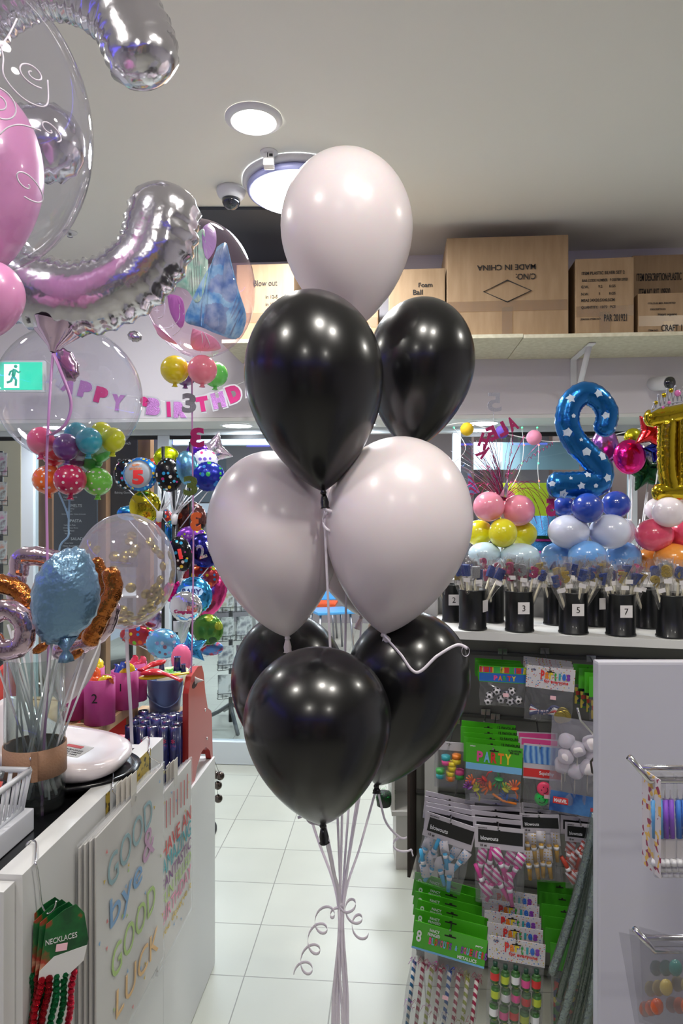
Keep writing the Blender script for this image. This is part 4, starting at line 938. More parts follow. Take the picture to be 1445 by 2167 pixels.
# white moulded seat and black tray
sc_ = P(188, 1590, 1.55); sc_.z = 0
t = thing('plastic_seat', V((sc_.x, sc_.y, .94)), 'glossy white moulded plastic seat lying on the counter behind the vase', 'seat')
ol = []
for i in range(48):
    a = 2*PI*i/48; ol.append((.155*math.copysign(abs(math.cos(a))**.75, math.cos(a)), .13*math.copysign(abs(math.sin(a))**.75, math.sin(a))))
Mt = Matrix.Translation((sc_.x-.08, sc_.y+.03, 1.0)) @ Matrix.Rotation(.12, 4, 'Y')
b = MB(); vs, fs = [], []
prof = [(0, .008), (.5, .01), (.8, .012), (.93, .012), (.99, .006), (1.0, -.004), (.97, -.016), (.85, -.03), (.6, -.04), (0, -.045)]
for r, z in prof:
    for x, y in ol:
        lift = .1*max(0, (-x*r-.06)/.1)**1.6
        vs.append(Mt @ V((x*r, y*r, z+lift)))
for i in range(len(prof)-1):
    for j in range(48): fs.append((i*48+j, i*48+(j+1) % 48, (i+1)*48+(j+1) % 48, (i+1)*48+j))
b._fin(vs, fs); bmesh.ops.remove_doubles(b.b, verts=b.b.verts, dist=1e-5)
obj('seat_shell', b, M('gloss_white_shell', (232, 222, 224), .15, coat=.5), t)
m = Mt @ Matrix.Translation((.02, -.02, .0105)) @ Matrix.Rotation(-.1, 4, 'Z')
obj('paper_label', MB().box(m, .1, .07, .0006), white, t)
obj('red_label', MB().box(m @ Matrix.Translation((-.03, .0, .0006)), .02, .07, .0006).box(m @ Matrix.Translation((.01, .02, .0006)), .04, .014, .0006), M('print_red', PC['red'], .5), t, label='red printed label')
obj('lettering', MB().text(m @ Matrix.Translation((.016, -.012, .0008)), 'WARNING\ndo not stand\non the seat', h=.03, t=.0003), ink, t)
b = MB(); b.lathe(Matrix.Translation((sc_.x-.07, sc_.y+.04, .9315)) @ Matrix.Diagonal((1.25, 1, 1, 1)), [(.11, 0), (.13, .012), (.135, .025), (.12, .025), (0, .012)], 48)
solo('black_tray', b, blk, 'black oval tray under the white plastic seat', 'tray')
# ---------------------------------------------------------------- low counter goods
redp = M('red_painted_wood', (176, 44, 40), .4, coat=.2)
rx = CX-.004; prof = [(2.02, .712), (2.09, .712), (2.11, .745), (2.16, .775), (2.21, .775), (2.26, .745), (2.275, .712), (2.297, .712), (2.285, .86), (2.275, .875), (2.235, .895), (2.205, .955), (2.185, 1.025), (2.165, 1.052), (2.12, 1.06), (2.05, 1.045), (2.02, 1.0)]
t = thing('red_rack', (rx-.3, 2.15, .712), 'red wooden rack side with handle slot on the low counter', 'rack')
fr = frame(V((rx-.012, 0, .001)), V((0, 1, 0)))
for dx, nm in ((0, 'side_board'), (-.62, 'side_board')):
    f2 = frame(V((rx-.012+dx, 0, .001)), V((0, 1, 0)))
    s = MB(); s.prism(f2, prof, .018); s2 = obj(nm, s, redp, t)
obj('handle_slot', MB().prism(fr, [(2.085+.03*math.cos(a)*1.0, 1.012+.011*math.sin(a)) for a in [i*PI/8 for i in range(16)]], .0186), M('dark_slot', (52, 18, 16), .7), t)
obj('back_board', MB().span((rx-.62, 2.27, .73), (rx-.022, 2.282, .86)), redp, t)
obj('screw', MB().cyl((rx-.0035, 2.2, .9), (rx-.001, 2.2, .9), .005).cyl((rx-.0035, 2.22, .8), (rx-.001, 2.22, .8), .005), ch, t)
# balloon weight clip on the rack
solo('white_clip', MB().inflate(tilt(frame(P(412, 1440, 2.13)), 30), [(x*.6, y*.6) for x, y in star_pts(.05, .35, 3, 5)], .004, 4, 0), white, 'white ribbon clip on top of the red rack handle', 'clip')
wood = M('pale_pine', (178, 146, 108), .55, pat=('wave', 8, [(0, (170, 136, 98)), (1, (190, 160, 122))]))
# wooden crate rack for cups: top frame at z .955, legs down
t = thing('wooden_rack', (-.95, 1.95, .712), 'pale pine rack with square cells holding the magenta cups', 'rack')
zt = .955; xa, xb, ya, yb = -1.22, -.812, 1.82, 2.12
b = MB()
obj('front_rail', MB().span((xa, ya, zt-.026), (xb, ya+.03, zt), .002), wood, t)
obj('back_rail', MB().span((xa, yb-.03, zt-.026), (xb, yb, zt), .002), wood, t)
for i in range(6):
    y = ya+.03+.058*(i+.3)
    obj('cross_slat', MB().span((xb-.1, y, zt-.02), (xb, y+.008, zt-.004)), wood, t)
obj('side_rail', MB().span((xb-.012, ya+.0305, zt-.03), (xb, yb-.0305, zt-.001), .001), wood, t)
obj('shelf_slats', MB().span((xa, ya+.0305, zt-.012), (xb-.1, yb-.0305, zt-.003)), wood, t)
for (x, y) in ((xb-.03, ya+.002), (xa, ya+.002), (xb-.03, yb-.03), (xa, yb-.03)): obj('leg', MB().span((x, y, .7125), (x+.028, y+.028, zt-.0265), .001), wood, t)
solo('red_foil_box', MB().box((-.93, 2.02, .78), .3, .2, .12, .004), foil('red_foil', (170, 20, 30), .25), 'shiny red wrapped box under the pine rack', 'box')
mag = M('magenta_card_tube', (176, 56, 128), .55, bump=(300, .05))
def latex_heap(c, r, cols, par_label, n=6, seed=1):
    rg = random.Random(seed)
    for i in range(n):
        nm, col = cols[i % len(cols)]; a = rg.uniform(0, 6.28); p = c+V((math.cos(a)*r*.5, math.sin(a)*r*.5, 0)); b = MB()
        q = p+V((rg.uniform(-.02, .02), rg.uniform(-.02, .02), rg.uniform(.01, .035)))
        pts = crom([p-V((0, 0, .01)), p+(q-p)*.5+V((.005, 0, .002)), q], 5); n2 = len(pts); mm = 0
        vs, fs = [], []; K = 12
        for j, pt in enumerate(pts):
            s = j/(n2-1); w = r*(.34*(1-s)+.13); w = w*(1.25 if s > .93 else 1)
            for k2 in range(K):
                f = 2*PI*k2/K; vs.append(pt+R_*w*math.cos(f)*(1+.15*math.sin(3*f+j))+F_*w*.7*math.sin(f)+Z_*.0)
        for j in range(n2-1):
            for k2 in range(K): fs.append((j*K+k2, j*K+(k2+1) % K, (j+1)*K+(k2+1) % K, (j+1)*K+k2))
        fs.append(tuple(range(K-1, -1, -1))); b._fin(vs, fs)
        solo('latex_balloon', b, lat(nm, col), 'uninflated %s balloon, %s of the heap %s' % (nm.replace('_', ' '), ['first', 'second', 'third', 'fourth', 'fifth', 'sixth'][i], par_label), 'uninflated balloon', 'uninflated balloons heaped '+par_label)
def cup(px, py0, py1, wpx, d, label, num, mat=mag, name='card_cup', hot=None, seed=0, z=None, where=''):
    c = P(px, py1, d); c.z = z; r = S(wpx/2, d); h = P(px, py0, d).z-z
    t = thing(name, c, label, 'cup'); 
    obj('cup_wall', MB().lathe(c, [(0, .001), (r, .001), (r, h), (r-.003, h), (r-.003, .006), (0, .006)], 40, False), mat, t)
    if num: obj('lettering', MB().text(frame(c+V((0, 0, h*.62))-F_*(r+.0006)), num, h=h*.2, t=.001), ink, t)
    if hot: latex_heap(c+V((0, 0, h-.008)), r, hot, where, len(hot)+2, seed)
    return t
cup(211, 1434, 1522, 63, 1.93, 'magenta card cup marked 2, full of deflated balloons', '2', hot=[('orange', (230, 92, 30)), ('yellow', (222, 190, 20)), ('orange', (230, 92, 30))], seed=2, z=.9555, where='in the cup marked 2')
cup(264, 1418, 1500, 56, 2.08, 'magenta card cup marked 1, with blue balloons', '1', hot=[('royal_blue', (36, 70, 170)), ('yellow', (222, 190, 20)), ('royal_blue', (36, 70, 170))], seed=5, z=.9555, where='in the cup marked 1')
cup(157, 1430, 1518, 62, 1.98, 'magenta card cup left of the cup marked 2', '', hot=[('royal_blue', (36, 70, 170))], seed=3, z=.9555, where='in the left magenta cup')
cup(190, 1412, 1495, 60, 2.13, 'magenta card cup behind the left ones', '', hot=[('dusk_blue', (70, 90, 160)), ('yellow', (222, 190, 20))], seed=4, z=.9555, where='in the rear left magenta cup')
t = cup(285, 1402, 1485, 50, 2.16, 'rearmost magenta card cup behind the cup marked 1', '', hot=[('coral_pink', (226, 80, 110))], seed=6, z=.9555, where='in the rearmost magenta cup')
# blue bucket
bc = P(355, 1500, 2.27); bc.z = .955
solo('wood_block', MB().box((bc.x-.01, 2.19, .807), .17, .09, .187, .004), wood, 'pale pine block behind the party cannons', 'block')
bc.z = .901; bc.y = 2.19; r = .058
t = thing('blue_bucket', bc, 'slate blue plastic bucket with a wire handle and balloons on top', 'bucket')
hb = .105
obj('bucket_wall', MB().lathe(bc, [(0, 0), (r*.82, 0), (r*.86, .02), (r, hb), (r*1.04, hb+.004), (r*.98, hb+.004), (r*.94, hb), (r*.8, .01), (0, .01)], 40, False), M('slate_blue_plastic', (96, 120, 164), .35), t)
obj('handle', MB().tube(crom([bc-R_*r+V((0, 0, hb*.9)), bc-R_*r*.8-F_*r*.7+V((0, 0, hb*.55)), bc+R_*r*.2-F_*r*.98+V((0, 0, hb*.22)), bc+R_*r*.9-F_*r*.5+V((0, 0, hb*.4)), bc+R_*r+V((0, 0, hb*.9))], 8), .0022, 6), M('slate_blue_plastic', (96, 120, 164), .35), t)
g2 = bc+V((0, .03, hb+.004))
t = thing('green_lined_tin', g2-V((0, 0, .03)), 'round tin with green ribbon shred on the bucket', 'tin')
obj('tin_rim', MB().lathe(g2-V((-.015, 0, .03)), [(.05, 0), (.052, .045), (.049, .045), (.047, .004), (0, .004)], 40, False), M('cream_rim', (206, 206, 170), .4), t)
b = MB(); rg = random.Random(9)
for i in range(30):
    a = rg.uniform(0, 6.28); p = g2+V((.015+math.cos(a)*.03*rg.random(), math.sin(a)*.03, .008)); b.ribbon([p, p+V((rg.uniform(-.02, .02), rg.uniform(-.02, .02), .004)), p+V((rg.uniform(-.03, .03), 0, 0))], .002, .0005, Z_)
o = obj('green_shred', b, lat('bright_green', (60, 180, 60)), t, kind='stuff')
def limp(pts, w, mat, label):
    c = crom(pts, 6); n = len(c); vs, fs = [], []; K = 14
    for j, pt in enumerate(c):
        s = j/(n-1); ww = w*(1.1*math.sin(PI*min(1, s*1.5+.12))**.6 if s < .55 else .55-.1*(s-.55)) ; ww = max(ww, .003)
        if s > .95: ww *= 1.25
        tn = (c[min(j+1, n-1)]-c[max(j-1, 0)]).normalized(); sd = tn.cross(Z_).normalized()
        for k in range(K): f = 2*PI*k/K; vs.append(pt+sd*ww*math.cos(f)+Z_*ww*.45*math.sin(f))
    for j in range(n-1):
        for k in range(K): fs.append((j*K+k, j*K+(k+1) % K, (j+1)*K+(k+1) % K, (j+1)*K+k))
    fs += [tuple(range(K-1, -1, -1)), tuple(range((n-1)*K, n*K))]; b = MB(); b._fin(vs, fs)
    solo('latex_balloon', b, mat, label, 'uninflated balloon', 'deflated balloons lying on the bucket')
red = lat('red', (200, 30, 44)); yel = lat('yellow', (222, 190, 20))
limp([P(300, 1424, 2.06), P(330, 1422, 2.05), P(355, 1428, 2.04), P(383, 1440, 2.03)], .02, red, 'limp red balloon drooping over the front of the blue bucket')
limp([P(296, 1434, 2.07), P(330, 1432, 2.06), P(370, 1428, 2.06), P(398, 1424, 2.08)], .016, yel, 'limp yellow balloon lying across the blue bucket')
limp([P(350, 1400, 2.1), P(325, 1405, 2.1), P(310, 1412, 2.08), P(297, 1418, 2.05)], .018, red, 'limp red balloon at the back left of the blue bucket')
nb = lat('navy_plastic', (30, 36, 90))
for (x, y, s, lb) in ((375, 1405, 1, 'larger upright navy balloon neck on the bucket'), (388, 1412, .7, 'smaller upright navy balloon neck on the bucket'), (342, 1404, .7, 'blue balloon neck sticking up at the back of the bucket')):
    p = P(x, y, 2.1); solo('latex_balloon', MB().lathe(p-V((0, 0, .02)), [(.013*s, 0), (.010*s, .015), (.0095*s, .04*s), (.012*s, .042*s), (.009*s, .042*s), (.008*s, .02)], 20), nb if x != 342 else lat('dusk_blue', (70, 90, 160)), lb, 'uninflated balloon', 'deflated balloons lying on the bucket')
# party cannons
cnm = M('cannon_print', (26, 32, 84), .3, coat=.4, pat=('noise', 24, [(.55, (24, 30, 80)), (.62, (40, 50, 120)), (.68, (190, 40, 80))]))
rg = random.Random(2); i = 0
for r_ in range(4):
    for c_ in range(5):
        p = V((-.786+.034*c_-.004*(r_ % 2), 1.985+.038*r_, .7125)); hgt = .2
        rr = .0162
        if i == 0:
            t = thing('party_cannon', p, 'navy blue party cannon tube standing at the left front of its group', 'party cannon', 'party cannons on the low counter')
            obj('tube', MB().lathe(p, [(0, 0), (rr, 0), (rr, hgt), (rr-.002, hgt), (rr-.002, hgt-.004), (0, hgt-.004)], 24, False), cnm, t)
            obj('foil_cap', MB().lathe(p+V((0, 0, hgt-.0038)), [(0, 0), (rr-.0022, 0), (rr-.0022, .002), (0, .0035)], 24, False, lambda a, i: 1+.02*math.sin(7*a)), silver, t)
            for (tx, dz, hh, cc) in (('LIGHTS!', .07, .014, (220, 200, 90)), ('*', .16, .014, (200, 50, 90))):
                obj('lettering', MB().text(frame(p+V((0, 0, dz))-F_*(rr-.001), R_), tx, h=hh, w=.028 if len(tx) > 1 else .012, t=.003, proj=lambda x, y: math.sqrt(max(0, (rr+.0003)**2-x*x))-rr), M('cannon_letter_%d' % cc[0], cc, .5), t)
            c0t = t
        else:
            where = ['front', 'second', 'third', 'rear'][r_]+' row, '+['leftmost', 'second from the left', 'middle', 'second from the right', 'rightmost'][c_]
            Mx = Matrix.Translation(p+V((rg.uniform(-.001, .001), 0, .012*rg.random() if r_ else 0))) @ Matrix.Rotation(rg.uniform(-.5, .5), 4, 'Z')
            dup(c0t, Mx, 'navy blue party cannon tube, '+where+' of the group')
        i += 1
# ---------------------------------------------------------------- right: the display unit
AZ = math.radians(-9.4)
E = V((math.cos(AZ), math.sin(AZ), 0)); NN = V((math.sin(AZ), -math.cos(AZ), 0))
O = P(985, 1083, 2.0); O.z = 0
SH = 1.2
def Q(px, py, n=0.): return hit(px, py, O+NN*n, NN)
def uw(u, n, z): return O+E*u+NN*n+V((0, 0, z))
def uof(p): return (p-O).dot(E)
def ubox(mb, u0, u1, n0, n1, z0, z1, bev=.001):
    c = uw((u0+u1)/2, (n0+n1)/2, (z0+z1)/2); return mb.box(frame(c, E), u1-u0, z1-z0, abs(n1-n0), bev)
UL = uof(Q(906, 1300, -.02)); UR = 1.45
gry = M('grey_slat_board', (112, 112, 106), .6)
t = thing('display_unit', uw(.7, -.2, 0), 'white display unit with a cup shelf above a grey slotted hook wall', 'shop shelf')
PL = uof(Q(878, 1700, -.3))
obj('hook_wall', ubox(MB(), PL, UR, -.36, -.335, .01, SH-.03), gry, t)
obj('cup_shelf', ubox(MB(), UL, UR, -.334, 0, SH-.024, SH), white, t)
obj('shelf_riser', ubox(MB(), UL, UR, -.36, -.337, SH-.024, 1.3), M('grey_riser', (150, 150, 148), .6), t)
obj('upper_shelf', ubox(MB(), UL, UR, -.75, -.30, 1.302, 1.322), white, t)
obj('side_post', ubox(MB(), UL-.045, UL-.001, -.36, -.3, .01, 1.30), white, t)
obj('base', ubox(MB(), PL, UR, -.7, -.361, .01, SH-.1), gry, t)
def zz(py, n): return Q(1100, py, n).z
for py in (1386, 1521, 1695, 1880, 2040):
    z = zz(py, -.33); obj('slot_rail', ubox(MB(), PL, UR, -.3345, -.326, z-.006, z+.006), M('rail_grey', (84, 84, 82), .4, .4), t)
brn = M('dark_brown_edge', (48, 34, 28), .6)
solo('unit_edge_strip', ubox(MB(), PL-.012, PL-.002, -.36, -.2, .35, .85), brn, 'ragged dark brown strip hanging at the left edge of the hook wall', 'strip')
# black cups with number candles
blkc = M('black_cup', (16, 18, 20), .35, coat=.2)
fol = film('candle_wrap', (250, 250, 250), .5, .03, (230, 225, 225), ior=1.5, rough=.04)
CC = [(186, 40, 104), (30, 66, 150), (190, 160, 60), (160, 160, 165)]
CN = ['magenta', 'blue', 'gold', 'silver']
def candle_proto(dig, ci):
    o = thing('number_candle', (0, 0, 0), '%s glitter number %s candle in clear wrap' % (CN[ci], dig), 'candle'); m = frame((0, 0, 0), V((1, 0, 0)))
    obj('wax_number', MB().text(m @ Matrix.Translation((0, .150, 0)), dig, h=.034, w=.024, t=.010, bold=.06), M('glitter_'+CN[ci], CC[ci], .4, .35, bump=(500, 1.)), o)
    obj('stick', MB().cyl((0, 0, 0), (0, 0, .134), .0034, n=6), M('cream_stick', (214, 206, 180), .5), o)
    b = MB(); rg = random.Random(int(dig)*7+ci); vs, fs = [], []; K = 9
    pf2 = [(.004, .03), (.011, .09), (.017, .125), (.019, .145), (.020, .165), (.016, .176), (.02, .186)]
    for r, z in pf2:
        for k in range(K):
            a = 2*PI*k/K; q = r*(1+rg.uniform(-.15, .15)); vs.append(V((q*math.cos(a), q*math.sin(a)*.45, z+rg.uniform(-.003, .003))))
    for i in range(len(pf2)-1):
        for k in range(K): fs.append((i*K+k, i*K+(k+1) % K, (i+1)*K+(k+1) % K, (i+1)*K+k))
    b._fin(vs, fs)
    obj('clear_wrap', b, fol, o)
    obj('barcode_label', MB().box(m @ Matrix.Translation((.006, .124, .012)), .02, .012, .0006), M('label_white', (226, 222, 222), .6), o)
    return o
protos = {}
rg = random.Random(11)
def black_cup(px, py, wpx, n, tagtxt, label, digs, tagoff=0, cnt=9):
    c = Q(px, py, n); r = (uof(Q(px+wpx/2, py, n))-uof(Q(px-wpx/2, py, n)))/2; c.z = SH+.0012
    h = .118; t = thing('pen_cup', c, label, 'cup', 'black cups of candles')
    obj('cup_wall', MB().lathe(c, [(0, 0), (r*1.02, 0), (r*1.02, .004), (r*.97, .006), (r*.97, h-.006), (r, h-.004), (r, h), (r-.003, h), (r-.003, .006), (0, .006)], 36, False), blkc, t)
    if tagtxt is not None:
        mm = frame(c+V((0, 0, h*.6)), R_) @ Matrix.Rotation(tagoff, 4, 'Y')
        obj('number_label', MB().box(mm @ Matrix.Translation((0, 0, r*.975)), .034, .034, .0012), M('label_white', (226, 222, 222), .6), t)
        if tagtxt: obj('lettering', MB().text(mm @ Matrix.Translation((0, 0, r*.975+.001)), tagtxt, h=.017, t=.0006), ink, t)
    for i in range(cnt):
        a = 2*PI*i/cnt+rg.uniform(-.3, .3); q = rg.uniform(.5, .95); ci = rg.choice([0, 1, 1, 2, 2, 0, 3]) if len(digs) else 0; dg_ = digs[i % len(digs)]
        key = (dg_, ci); sec = ['right', 'right rear', 'rear right', 'rear', 'rear left', 'left rear', 'left', 'left front', 'front left', 'front', 'front right', 'right front', 'centre']
        si = round(a/(2*PI)*12) % 12
        if i == 0: used = set()
        for q_ in range(13):
            if si in used: si = (si+1) % 13
        used.add(si)
        base = c+V((math.cos(a)*r*.45*q, math.sin(a)*r*.45*q, .008+rg.uniform(0, .03)))
        ax = V((math.cos(a)*q*.36, math.sin(a)*q*.30, 1)).normalized()
        rot = (Matrix.Rotation(math.atan2(ax.x, ax.z), 4, 'Y') @ Matrix.Rotation(-math.atan2(ax.y, 1)*1, 4, 'X') @ Matrix.Rotation(rg.uniform(-.7, .7)+TH, 4, 'Z') @ Matrix.Rotation(rg.uniform(-.2, .2), 4, 'Y'))
        Mx = Matrix.Translation(base) @ rot
        where = 'in the '+label.split(', full')[0].replace('black ', '').replace('in the back row ', 'behind, '); where = where.replace('cup second on the shelf', 'second cup').replace('cup with its label turned aside, second on the shelf', 'cup with a turned label').replace('at the right edge of the shelf', 'at the right edge').replace('at the left end of the shelf', 'leftmost'); lb = '%s number %s candle at the %s %s' % (CN[ci], dg_, sec[si], where)
        if key not in protos: o = protos[key] = candle_proto(dg_, ci); o.matrix_world = Mx; o['label'] = lb; o['group'] = 'candles '+where
        else: o = dup(protos[key], Mx, lb, 'candles '+where)
for a in ((957, 1322, 44, -.18, '2', 'black cup marked 2, at the left end of the shelf, full of candles', '2', 0, 6),
          (1042, 1322, 50, -.2, None, 'black cup in the back row right of 2, full of candles', '21', 0, 7), (1175, 1330, 52, -.2, None, 'black cup in the back row between 3 and 5, full of candles', '45', 0, 8),
          (1262, 1330, 54, -.2, '', 'black cup in the back row between 5 and 7, full of candles', '6', .3, 8), (1372, 1336, 56, -.2, None, 'black cup in the back row right of 7, full of candles', '8', 0, 8),
          (1000, 1337, 60, -.05, '', 'black cup with its label turned aside, second on the shelf, full of candles', '1', .95, 9), (1099, 1341, 62, -.05, '3', 'black cup marked 3, full of candles', '3', .05, 12),
          (1213, 1344, 64, -.05, '5', 'black cup marked 5, full of candles', '5', 0, 13), (1313, 1345, 65, -.05, '7', 'black cup marked 7, full of candles', '7', 0, 13), (1421, 1348, 68, -.05, '', 'black cup at the right edge of the shelf, full of candles', '98', .75, 11)):
    black_cup(*a)
# ---------------------------------------------------------------- hanging packs
bagf = film('pack_film', (240, 240, 242), .6, .06, (210, 210, 215), ior=1.45, rough=.07)
hk = M('hook_steel', (170, 170, 172), .2, .95)
HOOKS = set()
def hook(px, py, n, label='steel peg hook of the hook wall'):
    a = Q(px, py, n); b = a+NN*(-n-.326)
    k = (round(px), round(py))
    if k in HOOKS: return
    HOOKS.add(k)
    solo('peg_hook', MB().tube([b, a+NN*.0, a+NN*.012+V((0, 0, .01))], .0022, 6).box(frame(b, E), .03, .02, .008, .001), hk, label, 'hook', 'steel hooks of the hook wall')
green = M('green_header', (70, 170, 30), .35, coat=.2); wh = M('white_header', (204, 200, 204), .35, coat=.2, pat=('dots', 190, [(206, 202, 206), (190, 90, 90), (90, 130, 190), (204, 200, 204), (204, 200, 204), (200, 180, 80)])); plainw = M('plain_header', (196, 190, 198), .4)
def pack(x0, x1, y0, yh, y1, n, label, head, lines, fill, a=0, grp=None, name='party_pack', bag=True, cat='party favour pack'):
    """header card between y0..yh, clear bag down to y1; n: distance in front of the shelf edge"""
    c = Q((x0+x1)/2, (y0+yh)/2, n); k = (uof(Q(x1, y0, n))-uof(Q(x0, y0, n)))/(x1-x0)
    w = k*(x1-x0); hh = k*(yh-y0); hb = k*(y1-yh); m = tilt(frame(c, E), a)
    t = thing(name, m @ V((0, -hh/2-hb, 0)), label, cat, grp)
    obj('header_card', MB().box(m, w, hh, .002, .0004), head, t)
    obj('hang_slot', MB().box(m @ Matrix.Translation((0, hh*.28, .0012)), w*.16, hh*.05, .0006).box(m @ Matrix.Translation((0, hh*.31, .0012)), w*.04, hh*.1, .0006), ink, t)
    for l in lines:
        tx, u, v, hf, mt = l[:5]; wf = l[5] if len(l) > 5 else None
        if tx == '#': obj('printed_band', MB().box(m @ Matrix.Translation((u*w, v*hh, .0014)), wf*w, hf*hh, .0008), mt, t)
        elif tx == '%': obj('printed_band', MB().box(m @ Matrix.Translation((u*w, v*hh, .0015)), wf*w, hf*hh, .0006), mt, t)
        elif isinstance(mt, list):   # letters of many colours
            nL = len(tx); step = wf*w/nL
            for i, ch_ in enumerate(tx):
                if ch_ != ' ': obj('letter', MB().text(m @ Matrix.Translation((u*w+(i-(nL-1)/2)*step, v*hh, .0026+.0001*(i % 3))), ch_, h=hf*hh*(1 if ch_.isupper() or ch_ in 'tldkf8' else .72), w=step*(.86 if ch_ not in 'itlI' else .5), t=.0006, bold=.04), mt[i % len(mt)], t)
        else: obj('lettering', MB().text(m @ Matrix.Translation((u*w, v*hh, .0024)), tx, h=hf*hh, w=wf*w if wf else None, t=.0006, bold=.02), mt, t)
    if bag and hb > .01:
        bm = MB(); vs, fs = [], []; rr = random.Random(len(label))
        ny, nx = 8, 9
        for sg in (1, -1):
            for j in range(ny+1):
                for i in range(nx+1):
                    s = i/nx*2-1; v = j/ny; th = .013*(1-s**4)*math.sin(min(1, v*1.6)*PI/2)*(1 if v < .9 else .5)
                    vs.append(m @ V((s*w*.49*(1-.02*math.sin(v*9)), -hh/2-hb*v, sg*(th+rr.uniform(-.0012, .0012))+.001)))
        B = (ny+1)*(nx+1)
        for g in (0, 1):
            for j in range(ny):
                for i in range(nx): q = g*B+j*(nx+1)+i; fs.append((q, q+1, q+nx+2, q+nx+1))
        bm._fin(vs, fs); obj('clear_bag', bm, bagf, t)
    if fill: fill(m, w, hh, hb, t, k)
    return t
def stackp(x0, x1, y0, yh, y1, n, label, head, lines, num, dn=.028, dy=-11, dx=-2, a=0, grp=None, fill=None, bag=False, an=3):
    for i in range(1, num+1):
        w_ = ['first', 'second', 'third', 'fourth', 'fifth'][i-1]
        pack(x0+dx*i+random.uniform(-3, 3), x1+dx*i, y0+dy*i, yh+dy*i, y1+dy*i-6, n-dn*i, '%s %s' % (w_, label), head, lines, fill, a+random.uniform(-an, an), grp or 'packs behind: '+label, bag=bag)
    hook((x0+x1)/2, y0+(yh-y0)*.2, n-.001+.012)
PCM = {k: M('ink_'+k, c, .4) for k, c in dict(red=(214, 50, 50), orange=(232, 130, 40), yellow=(232, 208, 50), green=(60, 160, 70), teal=(50, 160, 170), blue=(50, 110, 200), purple=(130, 60, 170), pink=(226, 80, 150), white=(232, 232, 236), navy=(40, 50, 110), lb=(120, 180, 226)).items()}
multi = [PCM[k] for k in ('red', 'orange', 'yellow', 'green', 'teal', 'blue', 'purple')]
def price(m, u, v, t): obj('price_sticker', MB().box(m @ Matrix.Translation((u, v, .018)), .016, .011, .0006), M('pink_sticker', (226, 196, 206), .6), t)
def f_soccer(m, w, hh, hb, t, k):
    rr = random.Random(1)
    for i, (u, v) in enumerate(((-.27, -.5), (-.12, -.32), (-.03, -.62), (.08, -.45), (.2, -.3), (.16, -.66), (.33, -.6), (-.3, -.7))):
        c = m @ V((u*w, -hh/2+v*hb*1.15, .002)); b = MB(); b.ball(c, .0125, n=20); o = obj('foam_football', b, M('football_white', (218, 214, 220), .4), t)
        bb = MB()
        for (p, q) in ((0, 0), (1.05, .3), (1.05, 1.55), (1.05, 2.8), (1.05, 4.1), (1.05, 5.3)):
            p2 = p+rr.uniform(-.1, .1); q2 = q+i
            nv = (m.to_3x3() @ V((math.sin(p2)*math.cos(q2), math.sin(p2)*math.sin(q2), math.cos(p2)))).normalized()
            mm = nv.to_track_quat('Z', 'Y').to_matrix().to_4x4(); mm.translation = c+nv*.0119; bb.lathe(mm, [(.0046, 0), (.0044, .0007), (0, .001)], 5)
        obj('black_patches', bb, blkc, o)
    price(m, .01, -hh/2-hb*.45, t)
def f_medal(m, w, hh, hb, t, k):
    for i in range(5):
        y = -hh/2-hb*(.55+.07*i); b = MB().ribbon(crom([m @ V((-w*.38, y, .004)), m @ V((-w*.1, y-.018+.008*i, .008)), m @ V((.1*w, y+.004, .004)), m @ V((.28*w, y-.004, .006))], 6), .01, .0008, Z_)
        obj('striped_ribbon', b, [PCM['navy'], PCM['white'], PCM['red'], PCM['white'], PCM['navy']][i], t)
    for i, (u, v) in enumerate(((.3, -.66), (.34, -.74), (.25, -.78))):
        mm = m @ Matrix.Translation((u*w, -hh/2+v*hb, .006+.003*i)); obj('gold_medal', MB().lathe(mm, [(0, .0018), (.014, .0018), (.017, .0028), (.018, 0), (.017, -.002), (0, -.002)], 28, False), gold, t)
    price(m, .01, -hh/2-hb*.2, t)
def f_rolls(m, w, hh, hb, t, k):
    cs = ['pink', 'yellow', 'teal', 'orange', 'green', 'yellow']
    for i, (u, v) in enumerate(((-.1, -.25), (.25, -.2), (-.28, -.62), (.05, -.66), (.35, -.6), (.1, -.4))):
        c = m @ V((u*w, -hh/2+v*hb, .002)); b = MB().cyl(c-V((0, 0, .014)), c+V((0, 0, .0)), .0135, n=20); o = obj('smiley_tub', b, PCM[cs[i]], t)
        obj('tub_lid', MB().cyl(c, c+V((0, 0, .013)), .0138, n=20), PCM[cs[(i+2) % 6]], o)
def smile(m, r, t, rot=0):
    mm = tilt(m, rot); b = MB(); b.ball(mm @ V((-r*.28, r*.3, 0)), r*.09, n=8); b.ball(mm @ V((r*.28, r*.3, 0)), r*.09, n=8)
    b.tube([mm @ V((r*.55*math.cos(a), r*.55*math.sin(a), 0)) for a in [PI+.35+i*(PI-.7)/10 for i in range(11)]], r*.05, 6); obj('printed_smile', b, ink, t)
